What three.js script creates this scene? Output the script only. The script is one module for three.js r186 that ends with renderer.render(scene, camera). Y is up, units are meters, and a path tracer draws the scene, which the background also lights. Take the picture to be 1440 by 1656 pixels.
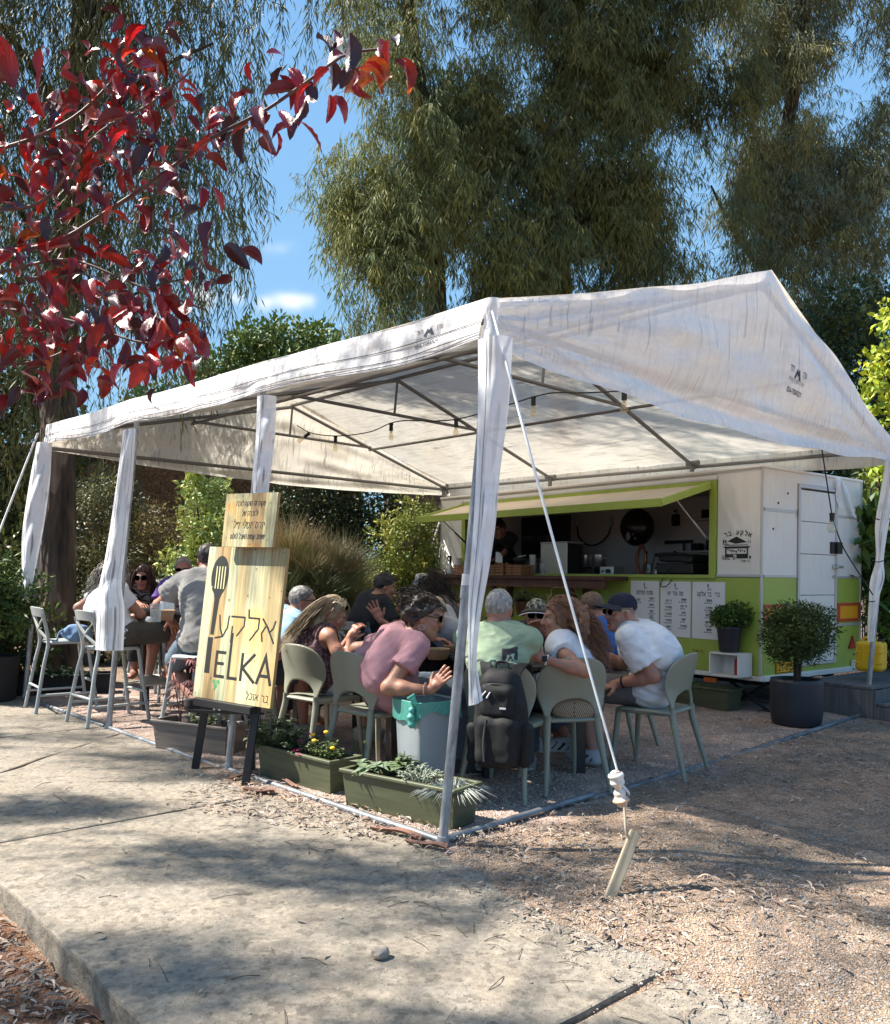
import * as THREE from 'three';
import { RoundedBoxGeometry } from 'three/addons/geometries/RoundedBoxGeometry.js';
import { toCreasedNormals } from 'three/addons/utils/BufferGeometryUtils.js';

// ---------------------------------------------------------------- camera, sky, sun, exposure
const ROLL = 0.0117, FOC = 1400, EYE = 1.35;
const scene = new THREE.Scene();
const camera = new THREE.PerspectiveCamera(2 * Math.atan(930 / FOC) * 180 / Math.PI, 1440 / 1860, 0.05, 3000);
camera.position.set(0, EYE, 0);
camera.rotation.set(0, 0, ROLL);
camera.setViewOffset(1440, 1860, 0, 0, 1440, 1656);
const renderer = new THREE.WebGLRenderer();
renderer.toneMapping = THREE.LinearToneMapping;
renderer.toneMappingExposure = 2.9;
renderer.shadowMap.enabled = true;
const SUN = new THREE.Vector3(-0.62, 0.78, -0.07).normalize();
{
  const sun = new THREE.DirectionalLight(new THREE.Color(1, 0.945, 0.85), 5);
  sun.name = 'sun'; sun.position.copy(SUN).multiplyScalar(60).add(new THREE.Vector3(0, 0, -7)); sun.target.position.set(0, 0, -7);
  sun.castShadow = true; sun.shadow.radius = 1;
  sun.shadow.mapSize.set(4096, 4096);
  const sc = sun.shadow.camera; sc.left = -22; sc.right = 22; sc.top = 22; sc.bottom = -22; sc.near = 1; sc.far = 140; sc.updateProjectionMatrix();
  scene.add(sun, sun.target);
}

// ---------------------------------------------------------------- noise
function rng(seed) { let s = seed | 0; return () => { s = (s + 0x6d2b79f5) | 0; let t = Math.imul(s ^ (s >>> 15), 1 | s); t = (t + Math.imul(t ^ (t >>> 7), 61 | t)) ^ t; return ((t ^ (t >>> 14)) >>> 0) / 4294967296; }; }
const hash3 = (x, y, z) => { let h = Math.imul(x, 374761393) + Math.imul(y, 668265263) + Math.imul(z, 2147483647 ^ 0x51ed27); h = Math.imul(h ^ (h >>> 13), 1274126177); return ((h ^ (h >>> 16)) >>> 0) / 4294967296; };
const sstep = (t) => t * t * (3 - 2 * t), mix = (a, b, t) => a + (b - a) * t, clamp = (x, a = 0, b = 1) => (x < a ? a : x > b ? b : x), smooth = (a, b, x) => sstep(clamp((x - a) / (b - a)));
function noise3(x, y, z) {
  const ix = Math.floor(x), iy = Math.floor(y), iz = Math.floor(z), u = sstep(x - ix), v = sstep(y - iy), w = sstep(z - iz), h = hash3;
  return mix(mix(mix(h(ix, iy, iz), h(ix + 1, iy, iz), u), mix(h(ix, iy + 1, iz), h(ix + 1, iy + 1, iz), u), v), mix(mix(h(ix, iy, iz + 1), h(ix + 1, iy, iz + 1), u), mix(h(ix, iy + 1, iz + 1), h(ix + 1, iy + 1, iz + 1), u), v), w);
}
// periodic 2D noise: x, y in 0..1, n cells across
function pn(x, y, nx, ny, s) {
  const X = x * nx, Y = y * ny, ix = Math.floor(X), iy = Math.floor(Y), u = sstep(X - ix), v = sstep(Y - iy), m = (a, n) => ((a % n) + n) % n;
  const x0 = m(ix, nx), x1 = m(ix + 1, nx), y0 = m(iy, ny), y1 = m(iy + 1, ny);
  return mix(mix(hash3(x0, y0, s), hash3(x1, y0, s), u), mix(hash3(x0, y1, s), hash3(x1, y1, s), u), v);
}
function pf(x, y, n, oct, s, ny = n) { let a = 0, k = 0.5, t = 0; for (let i = 0; i < oct; i++, n *= 2, ny *= 2, k *= 0.5) { a += k * pn(x, y, n, ny, s + i); t += k; } return a / t; }
// periodic cell noise: [distance to nearest, id of nearest]
function cell(x, y, n, s) {
  const X = x * n, Y = y * n, ix = Math.floor(X), iy = Math.floor(Y); let b = 9, c = 9, id = 0;
  for (let j = -1; j <= 1; j++) for (let i = -1; i <= 1; i++) {
    const gx = ((ix + i) % n + n) % n, gy = ((iy + j) % n + n) % n, dx = ix + i + hash3(gx, gy, s) - X, dy = iy + j + hash3(gx, gy, s + 7) - Y, d = Math.hypot(dx, dy);
    if (d < b) { c = b; b = d; id = hash3(gx, gy, s + 13); } else if (d < c) c = d;
  }
  return [b, id, c - b];
}

// ---------------------------------------------------------------- sky (air and clouds only)
{
  const W = 1024, H = 512, data = new Float32Array(W * H * 4);
  const puffs = [[-10.6, 17.2, 2.6, 0.8, 1.0], [-11.8, 17.0, 1.6, 0.6, 0.9], [-13.9, 17.2, 1.3, 0.7, 0.85], [-16.0, 17.1, 1.5, 1.0, 0.9], [-16.6, 18.7, 1.3, 0.9, 0.5], [-11.0, 20.2, 1.4, 0.6, 0.3], [14, 17, 5, 1.4, 0.7], [60, 24, 9, 2, 0.6], [-70, 20, 8, 2, 0.7], [150, 30, 12, 3, 0.6], [-140, 26, 10, 2.5, 0.6]];
  for (let j = 0; j < H; j++) {
    const el = ((j + 0.5) / H - 0.5) * 180;
    for (let i = 0; i < W; i++) {
      const az = ((i + 0.5) / W - 0.5) * 360;                         // three: direction x = cos(phi), z = sin(phi)
      const phi = az * Math.PI / 180, ce = Math.cos(el * Math.PI / 180), dx = Math.cos(phi) * ce, dz = Math.sin(phi) * ce, dy = Math.sin(el * Math.PI / 180);
      const yaw = Math.atan2(dx, -dz) * 180 / Math.PI;                // degrees to the right of straight ahead
      const t = clamp(el / 75), cs = dx * SUN.x + dy * SUN.y + dz * SUN.z;
      let r = mix(0.170, 0.042, Math.pow(t, 0.55)), g = mix(0.285, 0.120, Math.pow(t, 0.6)), b = mix(0.375, 0.275, Math.pow(t, 0.75));
      const glow = 0.06 * Math.pow(Math.max(0, cs), 6) + 0.4 * Math.pow(Math.max(0, cs), 60); r += glow; g += glow; b += glow;
      let c = 0;
      for (const [ya, e, wx, wy, s] of puffs) {
        const qx = (yaw - ya) / wx, qy = (el - e) / wy, n = noise3(yaw * 0.9 + 40, el * 2.2, 3) * 0.6 + noise3(yaw * 2.1, el * 4.8, 9) * 0.4;
        c = Math.max(c, s * smooth(0.15, 0.75, 1 - Math.hypot(qx, qy) * 0.8 - (0.75 - n) * 0.9));
      }
      r = mix(r, 0.42, c); g = mix(g, 0.43, c); b = mix(b, 0.44, c);
      if (el < 0) { const k = smooth(0, -6, el); r = mix(r, 0.16, k); g = mix(g, 0.14, k); b = mix(b, 0.11, k); }
      const o = (j * W + i) * 4; data[o] = r; data[o + 1] = g; data[o + 2] = b; data[o + 3] = 1;
    }
  }
  const t = new THREE.DataTexture(data, W, H, THREE.RGBAFormat, THREE.FloatType);
  t.mapping = THREE.EquirectangularReflectionMapping; t.magFilter = THREE.LinearFilter; t.needsUpdate = true; t.name = 'sky';
  scene.background = t; scene.environment = t;
}

// ---------------------------------------------------------------- points and geometry helpers
const V = (x, y, d) => new THREE.Vector3(x, y, -d);                    // right, up, distance ahead of the viewpoint (metres)
const CR = Math.cos(ROLL), SR = Math.sin(ROLL);
function W(u, v, d) { const a = u - 720, b = v - 930; return V((a * CR + b * SR) / FOC * d, EYE - (b * CR - a * SR) / FOC * d, d); }   // surveyed point: where a sight line reaches distance d
function G(u, v, h = 0) { const a = u - 720, b = v - 930; const d = (EYE - h) * FOC / (b * CR - a * SR); return V((a * CR + b * SR) / FOC * d, h, d); }  // where it meets the level h
const UP = new THREE.Vector3(0, 1, 0);
function merge(list) {
  list = list.filter(Boolean).map((g) => (g.index ? g.toNonIndexed() : g));
  let n = 0; for (const g of list) n += g.attributes.position.count;
  const col = list.some((g) => g.attributes.color), p = new Float32Array(n * 3), q = new Float32Array(n * 3), t = new Float32Array(n * 2), c = col ? new Float32Array(n * 3).fill(1) : null; let o = 0;
  for (const g of list) {
    if (!g.attributes.normal) g.computeVertexNormals();
    p.set(g.attributes.position.array, o * 3); q.set(g.attributes.normal.array, o * 3); if (g.attributes.uv) t.set(g.attributes.uv.array, o * 2);
    if (col && g.attributes.color) c.set(g.attributes.color.array, o * 3);
    o += g.attributes.position.count;
  }
  const r = new THREE.BufferGeometry();
  r.setAttribute('position', new THREE.BufferAttribute(p, 3)); r.setAttribute('normal', new THREE.BufferAttribute(q, 3)); r.setAttribute('uv', new THREE.BufferAttribute(t, 2));
  if (col) r.setAttribute('color', new THREE.BufferAttribute(c, 3));
  return r;
}
// uv in metres by the dominant direction of each face
function boxUV(g, off = 0) {
  g = g.index ? g.toNonIndexed() : g; const p = g.attributes.position, n = p.count, t = new Float32Array(n * 2), a = new THREE.Vector3(), b = new THREE.Vector3(), c = new THREE.Vector3();
  for (let i = 0; i < n; i += 3) {
    a.fromBufferAttribute(p, i); b.fromBufferAttribute(p, i + 1).sub(a); c.fromBufferAttribute(p, i + 2).sub(a); b.cross(c);
    const x = Math.abs(b.x), y = Math.abs(b.y), z = Math.abs(b.z);
    for (let k = 0; k < 3; k++) { const X = p.getX(i + k), Y = p.getY(i + k), Z = p.getZ(i + k); t[(i + k) * 2] = (x > y && x > z ? Z : X) + off; t[(i + k) * 2 + 1] = (y >= x && y >= z ? Z : Y) + off * 0.7; }
  }
  g.setAttribute('uv', new THREE.BufferAttribute(t, 2)); return g;
}
function bx(w, h, d, x = 0, y = 0, z = 0, r = 0, rot) {
  let g = r ? new RoundedBoxGeometry(w, h, d, 2, Math.min(r, w / 2.01, h / 2.01, d / 2.01)) : new THREE.BoxGeometry(w, h, d); g = boxUV(g);
  if (rot) g.applyMatrix4(new THREE.Matrix4().makeRotationFromEuler(new THREE.Euler(...rot)));
  return g.translate(x, y, z);
}
function rod(a, b, r, r2 = r, seg = 10, cap = true) {
  const d = b.clone().sub(a), L = d.length(), g = new THREE.CylinderGeometry(r2, r, L, seg, 1, !cap); g.translate(0, L / 2, 0);
  const uv = g.attributes.uv; for (let i = 0; i < uv.count; i++) uv.setXY(i, uv.getX(i) * 6.28 * r, uv.getY(i) * L);
  g.applyQuaternion(new THREE.Quaternion().setFromUnitVectors(UP, d.normalize())); return g.translate(a.x, a.y, a.z);
}
function tube(pts, r, seg = 24, rad = 7, closed = false) {
  const c = new THREE.CatmullRomCurve3(pts, closed, 'centripetal'), fn = typeof r === 'function' ? r : null, g = new THREE.TubeGeometry(c, seg, fn ? 1 : r, rad, closed);
  if (fn) { const p = g.attributes.position; for (let i = 0; i <= seg; i++) { const o = c.getPointAt(i / seg), k = fn(i / seg); for (let j = 0; j <= rad; j++) { const q = i * (rad + 1) + j; p.setXYZ(q, o.x + (p.getX(q) - o.x) * k, o.y + (p.getY(q) - o.y) * k, o.z + (p.getZ(q) - o.z) * k); } } g.computeVertexNormals(); }
  const L = c.getLength(), uv = g.attributes.uv, rr = fn ? fn(0.5) : r; for (let i = 0; i < uv.count; i++) uv.setXY(i, uv.getY(i) * 6.28 * rr, uv.getX(i) * L);
  return g;
}
// a cloth or board surface from rows of points
function sheet(fn, nu, nv, uS = 1, vS = 1) {
  const p = [], t = [], idx = [];
  for (let j = 0; j <= nv; j++) for (let i = 0; i <= nu; i++) { const q = fn(i / nu, j / nv); p.push(q.x, q.y, q.z); t.push(i / nu * uS, j / nv * vS); }
  for (let j = 0; j < nv; j++) for (let i = 0; i < nu; i++) { const a = j * (nu + 1) + i, b = a + 1, c = a + nu + 1, d = c + 1; idx.push(a, b, d, a, d, c); }
  const g = new THREE.BufferGeometry(); g.setAttribute('position', new THREE.Float32BufferAttribute(p, 3)); g.setAttribute('uv', new THREE.Float32BufferAttribute(t, 2)); g.setIndex(idx); g.computeVertexNormals(); return g;
}
// the same, closed to a solid of thickness th along its normals
function slab(fn, nu, nv, th, uS = 1, vS = 1) {
  const a = sheet(fn, nu, nv, uS, vS), n = a.attributes.normal, p = a.attributes.position.array, N = p.length / 3, P = new Float32Array(N * 6), T = new Float32Array(N * 4), I = [];
  for (let i = 0; i < N; i++) { const nx = n.getX(i) * th / 2, ny = n.getY(i) * th / 2, nz = n.getZ(i) * th / 2; P.set([p[i * 3] + nx, p[i * 3 + 1] + ny, p[i * 3 + 2] + nz], i * 3); P.set([p[i * 3] - nx, p[i * 3 + 1] - ny, p[i * 3 + 2] - nz], (N + i) * 3); T.set([a.attributes.uv.getX(i), a.attributes.uv.getY(i)], i * 2); T.set([a.attributes.uv.getX(i), a.attributes.uv.getY(i)], (N + i) * 2); }
  const id = a.index.array; for (let i = 0; i < id.length; i += 3) { I.push(id[i], id[i + 1], id[i + 2], id[i] + N, id[i + 2] + N, id[i + 1] + N); }
  const q = (x, y) => { I.push(x, x + N, y + N, x, y + N, y); }; const w = nu + 1;
  for (let i = 0; i < nu; i++) { q(i + 1, i); q(nv * w + i, nv * w + i + 1); } for (let j = 0; j < nv; j++) { q(j * w, (j + 1) * w); q((j + 1) * w + nu, j * w + nu); }
  let g = new THREE.BufferGeometry(); g.setAttribute('position', new THREE.BufferAttribute(P, 3)); g.setAttribute('uv', new THREE.BufferAttribute(T, 2)); g.setIndex(I); return toCreasedNormals(g, 0.7);
}
function lathe(pts, seg = 24, x = 0, y = 0, z = 0) { return new THREE.LatheGeometry(pts.map((p) => new THREE.Vector2(p[0], p[1])), seg).translate(x, y, z); }
function ball(r, x, y, z, sx = 1, sy = 1, sz = 1, n = 12) { return new THREE.SphereGeometry(r, n, Math.max(6, n * 0.7 | 0)).scale(sx, sy, sz).translate(x, y, z); }

// ---------------------------------------------------------------- naming
const used = {};
function numbered(n) { const k = used[n] = (used[n] ?? -1) + 1; return k ? n + '_' + String(k).padStart(3, '0') : n; }
function note(o, label, category, group, kind) { if (label) o.userData.label = label; if (category) o.userData.category = category; if (group) o.userData.group = group; if (kind) o.userData.kind = kind; return o; }
function thing(name, label, category, pos, turn = 0, group) { const o = new THREE.Group(); o.name = numbered(name); if (pos) o.position.copy(pos); o.rotation.y = turn; scene.add(o); return note(o, label, category, group); }
const APART = new Set('trim frame chassis riser jack_leg badge goods plug zip_pull apron collar lens lock_box side_wall knife wire_loop tie rim_bar screw wall_bolt'.split(' '));
function part(parent, name, geo, mat, label, kind) {
  if (Array.isArray(geo) && geo.length > 1 && APART.has(name)) { const all = geo.map((g) => part(parent, name, g, mat, label, kind)); return all[0]; } const m = new THREE.Mesh(Array.isArray(geo) ? merge(geo) : geo, mat); m.name = name; m.castShadow = m.receiveShadow = true; parent.add(m); if (label) m.userData.label = label; if (kind) m.userData.kind = kind; return m; }
function solo(name, geo, mat, label, category, pos, group) { const m = part(scene, numbered(name), geo, mat); if (pos) m.position.copy(pos); return note(m, label, category, group); }
function struct(name, geo, mat) { const m = part(scene, name, geo, mat); m.userData.kind = 'structure'; return m; }
function local(o, v) { return v.clone().sub(o.position).applyAxisAngle(UP, -o.rotation.y); }     // world point in a thing's own axes
function instances(parent, name, geo, mat, mats, cols, kind = 'stuff') {
  const m = new THREE.InstancedMesh(geo, mat, mats.length); mats.forEach((x, i) => m.setMatrixAt(i, x)); if (cols) cols.forEach((c, i) => m.setColorAt(i, c));
  m.name = name; m.castShadow = m.receiveShadow = true; m.userData.kind = kind; parent.add(m); return m;
}

// ---------------------------------------------------------------- textures
function tex(w, h, fn, srgb = true, su = 1, sv = su) {
  const d = new Uint8Array(w * h * 4);
  for (let j = 0; j < h; j++) for (let i = 0; i < w; i++) { const c = fn((i + 0.5) / w, (j + 0.5) / h), o = (j * w + i) * 4; d[o] = clamp(c[0]) * 255; d[o + 1] = clamp(c[1] ?? c[0]) * 255; d[o + 2] = clamp(c[2] ?? c[0]) * 255; d[o + 3] = 255; }
  const t = new THREE.DataTexture(d, w, h, THREE.RGBAFormat); t.wrapS = t.wrapT = THREE.RepeatWrapping; t.magFilter = THREE.LinearFilter; t.minFilter = THREE.LinearMipmapLinearFilter; if (srgb) t.colorSpace = THREE.SRGBColorSpace;
  t.repeat.set(1 / su, 1 / sv); t.needsUpdate = true; return t;                                      // su, sv: metres that one tile covers
}
function painted(w, h, draw) { const c = document.createElement('canvas'); c.width = w; c.height = h; draw(c.getContext('2d'), w, h); const t = new THREE.CanvasTexture(c); t.colorSpace = THREE.SRGBColorSpace; t.magFilter = THREE.LinearFilter; return t; }
const lin = (hex) => new THREE.Color(hex);
const std = (o) => new THREE.MeshStandardMaterial(o), phy = (o) => new THREE.MeshPhysicalMaterial({ side: THREE.DoubleSide, ...o });
// ---------------------------------------------------------------- lettering: Hebrew as pen strokes (x from the left, y down from the cap line, baseline at 1)
const HEB = {
  'א': [0.9, [[0.05, 0], [0.85, 1]], [[0.8, 0], [0.76, 0.35], [0.52, 0.55]], [[0.08, 1], [0.12, 0.62], [0.36, 0.38]]],
  'ב': [0.85, [[0.08, 0], [0.62, 0], [0.66, 0.1], [0.66, 1]], [[0, 1], [0.82, 1]]],
  'ג': [0.6, [[0.15, 0], [0.42, 0], [0.45, 0.6], [0.52, 1]], [[0.43, 0.65], [0.1, 1]]],
  'ד': [0.8, [[0.02, 0], [0.78, 0]], [[0.62, 0], [0.62, 1]]],
  'ה': [0.85, [[0.02, 0], [0.72, 0], [0.76, 0.1], [0.76, 1]], [[0.14, 0.35], [0.14, 1]]],
  'ו': [0.35, [[0.05, 0], [0.24, 0], [0.26, 0.1], [0.26, 1]]],
  'ז': [0.45, [[0.05, 0], [0.42, 0]], [[0.26, 0], [0.22, 1]]],
  'ח': [0.85, [[0.1, 1], [0.1, 0], [0.76, 0], [0.76, 1]]],
  'ט': [0.85, [[0.4, 0.15], [0.1, 0], [0.1, 0.85], [0.3, 1], [0.6, 1], [0.78, 0.8], [0.78, 0.2], [0.6, 0], [0.45, 0.15]]],
  'י': [0.35, [[0.05, 0], [0.24, 0], [0.26, 0.45]]],
  'כ': [0.8, [[0.05, 0], [0.5, 0], [0.7, 0.2], [0.7, 0.8], [0.5, 1], [0.03, 1]]],
  'ל': [0.75, [[0.06, -0.45], [0.06, 0], [0.66, 0], [0.66, 0.35], [0.3, 1]]],
  'מ': [0.9, [[0.05, 0], [0.25, 0.3], [0.12, 1]], [[0.2, 0.25], [0.5, 0], [0.72, 0.15], [0.8, 0.5], [0.8, 1], [0.45, 1]]],
  'ם': [0.85, [[0.02, 0], [0.74, 0], [0.74, 1], [0.12, 1], [0.12, 0]]],
  'נ': [0.5, [[0.1, 0], [0.36, 0], [0.4, 0.1], [0.4, 1], [0.03, 1]]],
  'ן': [0.35, [[0.05, 0], [0.24, 0], [0.26, 1.45]]],
  'ס': [0.9, [[0, 0], [0.65, 0], [0.82, 0.35], [0.7, 0.85], [0.42, 1], [0.18, 0.85], [0.1, 0.4], [0.2, 0]]],
  'ע': [0.85, [[0.12, 0], [0.2, 0.45], [0.36, 0.98]], [[0.74, 0], [0.7, 0.5], [0.5, 0.9], [0.03, 1]]],
  'פ': [0.85, [[0.4, 0.42], [0.12, 0.42], [0.14, 0], [0.6, 0], [0.74, 0.2], [0.74, 0.8], [0.55, 1], [0.05, 1]]],
  'צ': [0.85, [[0.05, 0], [0.75, 1], [0.03, 1]], [[0.75, 0], [0.7, 0.35], [0.48, 0.55]]],
  'ץ': [0.8, [[0.08, 0], [0.4, 0.55], [0.4, 1.45]], [[0.75, 0], [0.7, 0.35], [0.42, 0.6]]],
  'ק': [0.85, [[0.05, 0], [0.72, 0], [0.74, 0.4], [0.4, 1]], [[0.14, 0.4], [0.14, 1.45]]],
  'ר': [0.75, [[0.02, 0], [0.5, 0], [0.64, 0.15], [0.64, 1]]],
  'ש': [1.0, [[0.05, 0], [0.2, 1], [0.55, 1], [0.85, 0.7], [0.95, 0]], [[0.5, 0], [0.45, 0.45], [0.16, 0.7]]],
  'ת': [0.95, [[0.12, 0], [0.76, 0], [0.8, 0.1], [0.8, 1]], [[0.24, 0], [0.24, 1], [0.05, 1]]],
  '"': [0.4, [[0.1, 0], [0.1, 0.3]], [[0.3, 0], [0.3, 0.3]]], ' ': [0.5],
};
// writes right to left from xr, letters of height hgt standing on y
function hebrew(c, text, xr, y, hgt, lw, slant = 0, gap = 0.16, sq = 0.85, jit = 0) {
  c.lineWidth = lw; c.lineCap = 'round'; c.lineJoin = 'round'; let x = xr;
  for (const ch of text) {
    const L = HEB[ch] ?? HEB[' '], w = L[0] * hgt * sq; x -= w;
    for (let i = 1; i < L.length; i++) {
      const P = L[i].map(([a, b]) => [x + a * hgt * sq + slant * (1 - b) * hgt, y - hgt + b * hgt + (jit ? (hash3(x | 0, i, 3) - 0.5) * jit * hgt : 0)]); c.beginPath(); c.moveTo(...P[0]);
      if (P.length > 2 && jit) { for (let k = 1; k < P.length - 1; k++) c.quadraticCurveTo(...P[k], (P[k][0] + P[k + 1][0]) / 2, (P[k][1] + P[k + 1][1]) / 2); c.lineTo(...P[P.length - 1]); } else for (let k = 1; k < P.length; k++) c.lineTo(...P[k]);
      c.stroke();
    }
    x -= gap * hgt;
  }
  return x;
}
const hebWidth = (text, hgt, gap = 0.16, sq = 0.85) => [...text].reduce((a, ch) => a + ((HEB[ch] ?? HEB[' '])[0] * sq + gap) * hgt, 0) - gap * hgt;
function hebMid(c, text, xm, y, hgt, lw, slant = 0, gap = 0.16, sq = 0.85, jit = 0) { return hebrew(c, text, xm + hebWidth(text, hgt, gap, sq) / 2, y, hgt, lw, slant, gap, sq, jit); }
// ---------------------------------------------------------------- smooth solids from distance fields (surface nets on sparse blocks)
function solid(f, lo, hi, h, colour, slack = 1.5) {
  const nx = Math.ceil((hi[0] - lo[0]) / h) + 1, ny = Math.ceil((hi[1] - lo[1]) / h) + 1, nz = Math.ceil((hi[2] - lo[2]) / h) + 1, B = 5, val = new Float32Array(nx * ny * nz).fill(NaN), sx = 1, sy = nx, sz = nx * ny;
  const at = (i, j, k) => { const o = i + j * sy + k * sz; let v = val[o]; if (v !== v) v = val[o] = f(lo[0] + i * h, lo[1] + j * h, lo[2] + k * h); return v; };
  const vid = new Map(), P = [], I = [], cells = [], reach = B * h * 0.87 * slack;
  for (let bk = 0; bk < nz - 1; bk += B) for (let bj = 0; bj < ny - 1; bj += B) for (let bi = 0; bi < nx - 1; bi += B) {
    if (Math.abs(f(lo[0] + (bi + B / 2) * h, lo[1] + (bj + B / 2) * h, lo[2] + (bk + B / 2) * h)) > reach) continue;
    for (let k = bk; k < Math.min(bk + B, nz - 1); k++) for (let j = bj; j < Math.min(bj + B, ny - 1); j++) for (let i = bi; i < Math.min(bi + B, nx - 1); i++) {
      let m = 0; const c = []; for (let q = 0; q < 8; q++) { const v = at(i + (q & 1), j + (q >> 1 & 1), k + (q >> 2)); c.push(v); if (v < 0) m |= 1 << q; }
      if (m === 0 || m === 255) continue;
      let px = 0, py = 0, pz = 0, n = 0;
      const E = (a, b) => { const va = c[a], vb = c[b]; if ((va < 0) === (vb < 0)) return; const t = va / (va - vb); px += (a & 1) + t * ((b & 1) - (a & 1)); py += (a >> 1 & 1) + t * ((b >> 1 & 1) - (a >> 1 & 1)); pz += (a >> 2) + t * ((b >> 2) - (a >> 2)); n++; };
      E(0, 1); E(2, 3); E(4, 5); E(6, 7); E(0, 2); E(1, 3); E(4, 6); E(5, 7); E(0, 4); E(1, 5); E(2, 6); E(3, 7);
      vid.set(i + j * sy + k * sz, P.length / 3); P.push(lo[0] + (i + px / n) * h, lo[1] + (j + py / n) * h, lo[2] + (k + pz / n) * h); cells.push(i, j, k);
    }
  }
  const quad = (a, b, c, d, flip) => { if (a === undefined || b === undefined || c === undefined || d === undefined) return; if (flip) I.push(a, c, b, a, d, c); else I.push(a, b, c, a, c, d); };
  for (let q = 0; q < cells.length; q += 3) {
    const i = cells[q], j = cells[q + 1], k = cells[q + 2], o = i + j * sy + k * sz, v0 = at(i, j, k);
    if (j > 0 && k > 0 && (v0 < 0) !== (at(i + 1, j, k) < 0)) quad(vid.get(o), vid.get(o - sy), vid.get(o - sy - sz), vid.get(o - sz), v0 >= 0);
    if (i > 0 && k > 0 && (v0 < 0) !== (at(i, j + 1, k) < 0)) quad(vid.get(o), vid.get(o - sz), vid.get(o - sz - 1), vid.get(o - 1), v0 >= 0);
    if (i > 0 && j > 0 && (v0 < 0) !== (at(i, j, k + 1) < 0)) quad(vid.get(o), vid.get(o - 1), vid.get(o - 1 - sy), vid.get(o - sy), v0 >= 0);
  }
  const g = new THREE.BufferGeometry(); g.setAttribute('position', new THREE.Float32BufferAttribute(P, 3)); g.setIndex(I); g.computeVertexNormals();
  const N = g.attributes.normal.array, C = colour ? new Float32Array(P.length) : null;
  if (C) for (let i = 0; i < P.length; i += 3) { const q = colour(P[i], P[i + 1], P[i + 2], N[i], N[i + 1], N[i + 2]); C[i] = q[0]; C[i + 1] = q[1]; C[i + 2] = q[2]; }
  const uv = new Float32Array(P.length / 3 * 2); for (let i = 0; i < P.length / 3; i++) { uv[i * 2] = P[i * 3] + P[i * 3 + 2] * 0.6; uv[i * 2 + 1] = P[i * 3 + 1]; } g.setAttribute('uv', new THREE.BufferAttribute(uv, 2));
  if (C) g.setAttribute('color', new THREE.BufferAttribute(C, 3));
  return g;
}
const smin = (a, b, k) => { const h = Math.max(k - Math.abs(a - b), 0) / k; return Math.min(a, b) - h * h * k * 0.25; };
const smax = (a, b, k) => -smin(-a, -b, k);
// primitives are closures (x, y, z) -> distance
function bone(a, b, ra, rb) { const ax = a.x, ay = a.y, az = a.z, dx = b.x - ax, dy = b.y - ay, dz = b.z - az, L = dx * dx + dy * dy + dz * dz || 1e-9; return (x, y, z) => { const px = x - ax, py = y - ay, pz = z - az, t = clamp((px * dx + py * dy + pz * dz) / L); return Math.hypot(px - dx * t, py - dy * t, pz - dz * t) - (ra + (rb - ra) * t); }; }
function egg(c, r, X = new THREE.Vector3(1, 0, 0), Y = UP, Z = new THREE.Vector3(0, 0, 1)) {
  const [rx, ry, rz] = r; return (x, y, z) => { const px = x - c.x, py = y - c.y, pz = z - c.z, a = (px * X.x + py * X.y + pz * X.z) / rx, b = (px * Y.x + py * Y.y + pz * Y.z) / ry, d = (px * Z.x + py * Z.y + pz * Z.z) / rz, k = Math.hypot(a, b, d), q = Math.hypot(a / rx, b / ry, d / rz); return q < 1e-6 ? -Math.min(rx, ry, rz) : k * (k - 1) / q; };
}
const blend = (list, k) => (x, y, z) => { let d = list[0](x, y, z); for (let i = 1; i < list.length; i++) d = smin(d, list[i](x, y, z), k); return d; };
// signed distance to a polygon [[x, y] ...]
function poly(pts) { const n = pts.length; return (x, y) => { let d = 1e9, s = 1; for (let i = 0, j = n - 1; i < n; j = i++) { const [ax, ay] = pts[i], [bx_, by] = pts[j], ex = bx_ - ax, ey = by - ay, wx = x - ax, wy = y - ay, t = clamp((wx * ex + wy * ey) / (ex * ex + ey * ey)), qx = wx - ex * t, qy = wy - ey * t; d = Math.min(d, qx * qx + qy * qy); const c1 = y >= ay, c2 = y < by, c3 = ex * wy > ey * wx; if ((c1 && c2 && c3) || (!c1 && !c2 && !c3)) s = -s; } return s * Math.sqrt(d); }; }
function curve2(pts, n = 60, closed = true) { const c = new THREE.CatmullRomCurve3(pts.map((p) => new THREE.Vector3(p[0], p[1], 0)), closed, 'centripetal'); return c.getPoints(n).slice(0, closed ? n : n + 1).map((p) => [p.x, p.y]); }
// ---------------------------------------------------------------- leaves and bark
const leafMat = (r, g, b, tr = 0.32, rough = 0.55) => phy({ color: new THREE.Color(r, g, b), roughness: rough, transmission: tr });
const barkMat = (c, seed) => std({ map: tex(512, 1024, (x, y) => { const a = pf(x, y, 10, 4, seed, 3), b = pf(x, y, 40, 3, seed + 8, 9), p = smooth(0.55, 0.62, pf(x, y, 5, 3, seed + 20, 4)); const l = 0.62 + (a - 0.5) * 0.7 + (b - 0.5) * 0.35; return [c[0] * l * mix(1, 1.45, p), c[1] * l * mix(1, 1.5, p), c[2] * l * mix(1, 1.5, p)]; }, true, 0.9, 1.8), bumpMap: tex(256, 512, (x, y) => [pf(x, y, 14, 4, seed + 5, 4)], false, 0.9, 1.8), bumpScale: 0.05, roughness: 0.95 });
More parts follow.
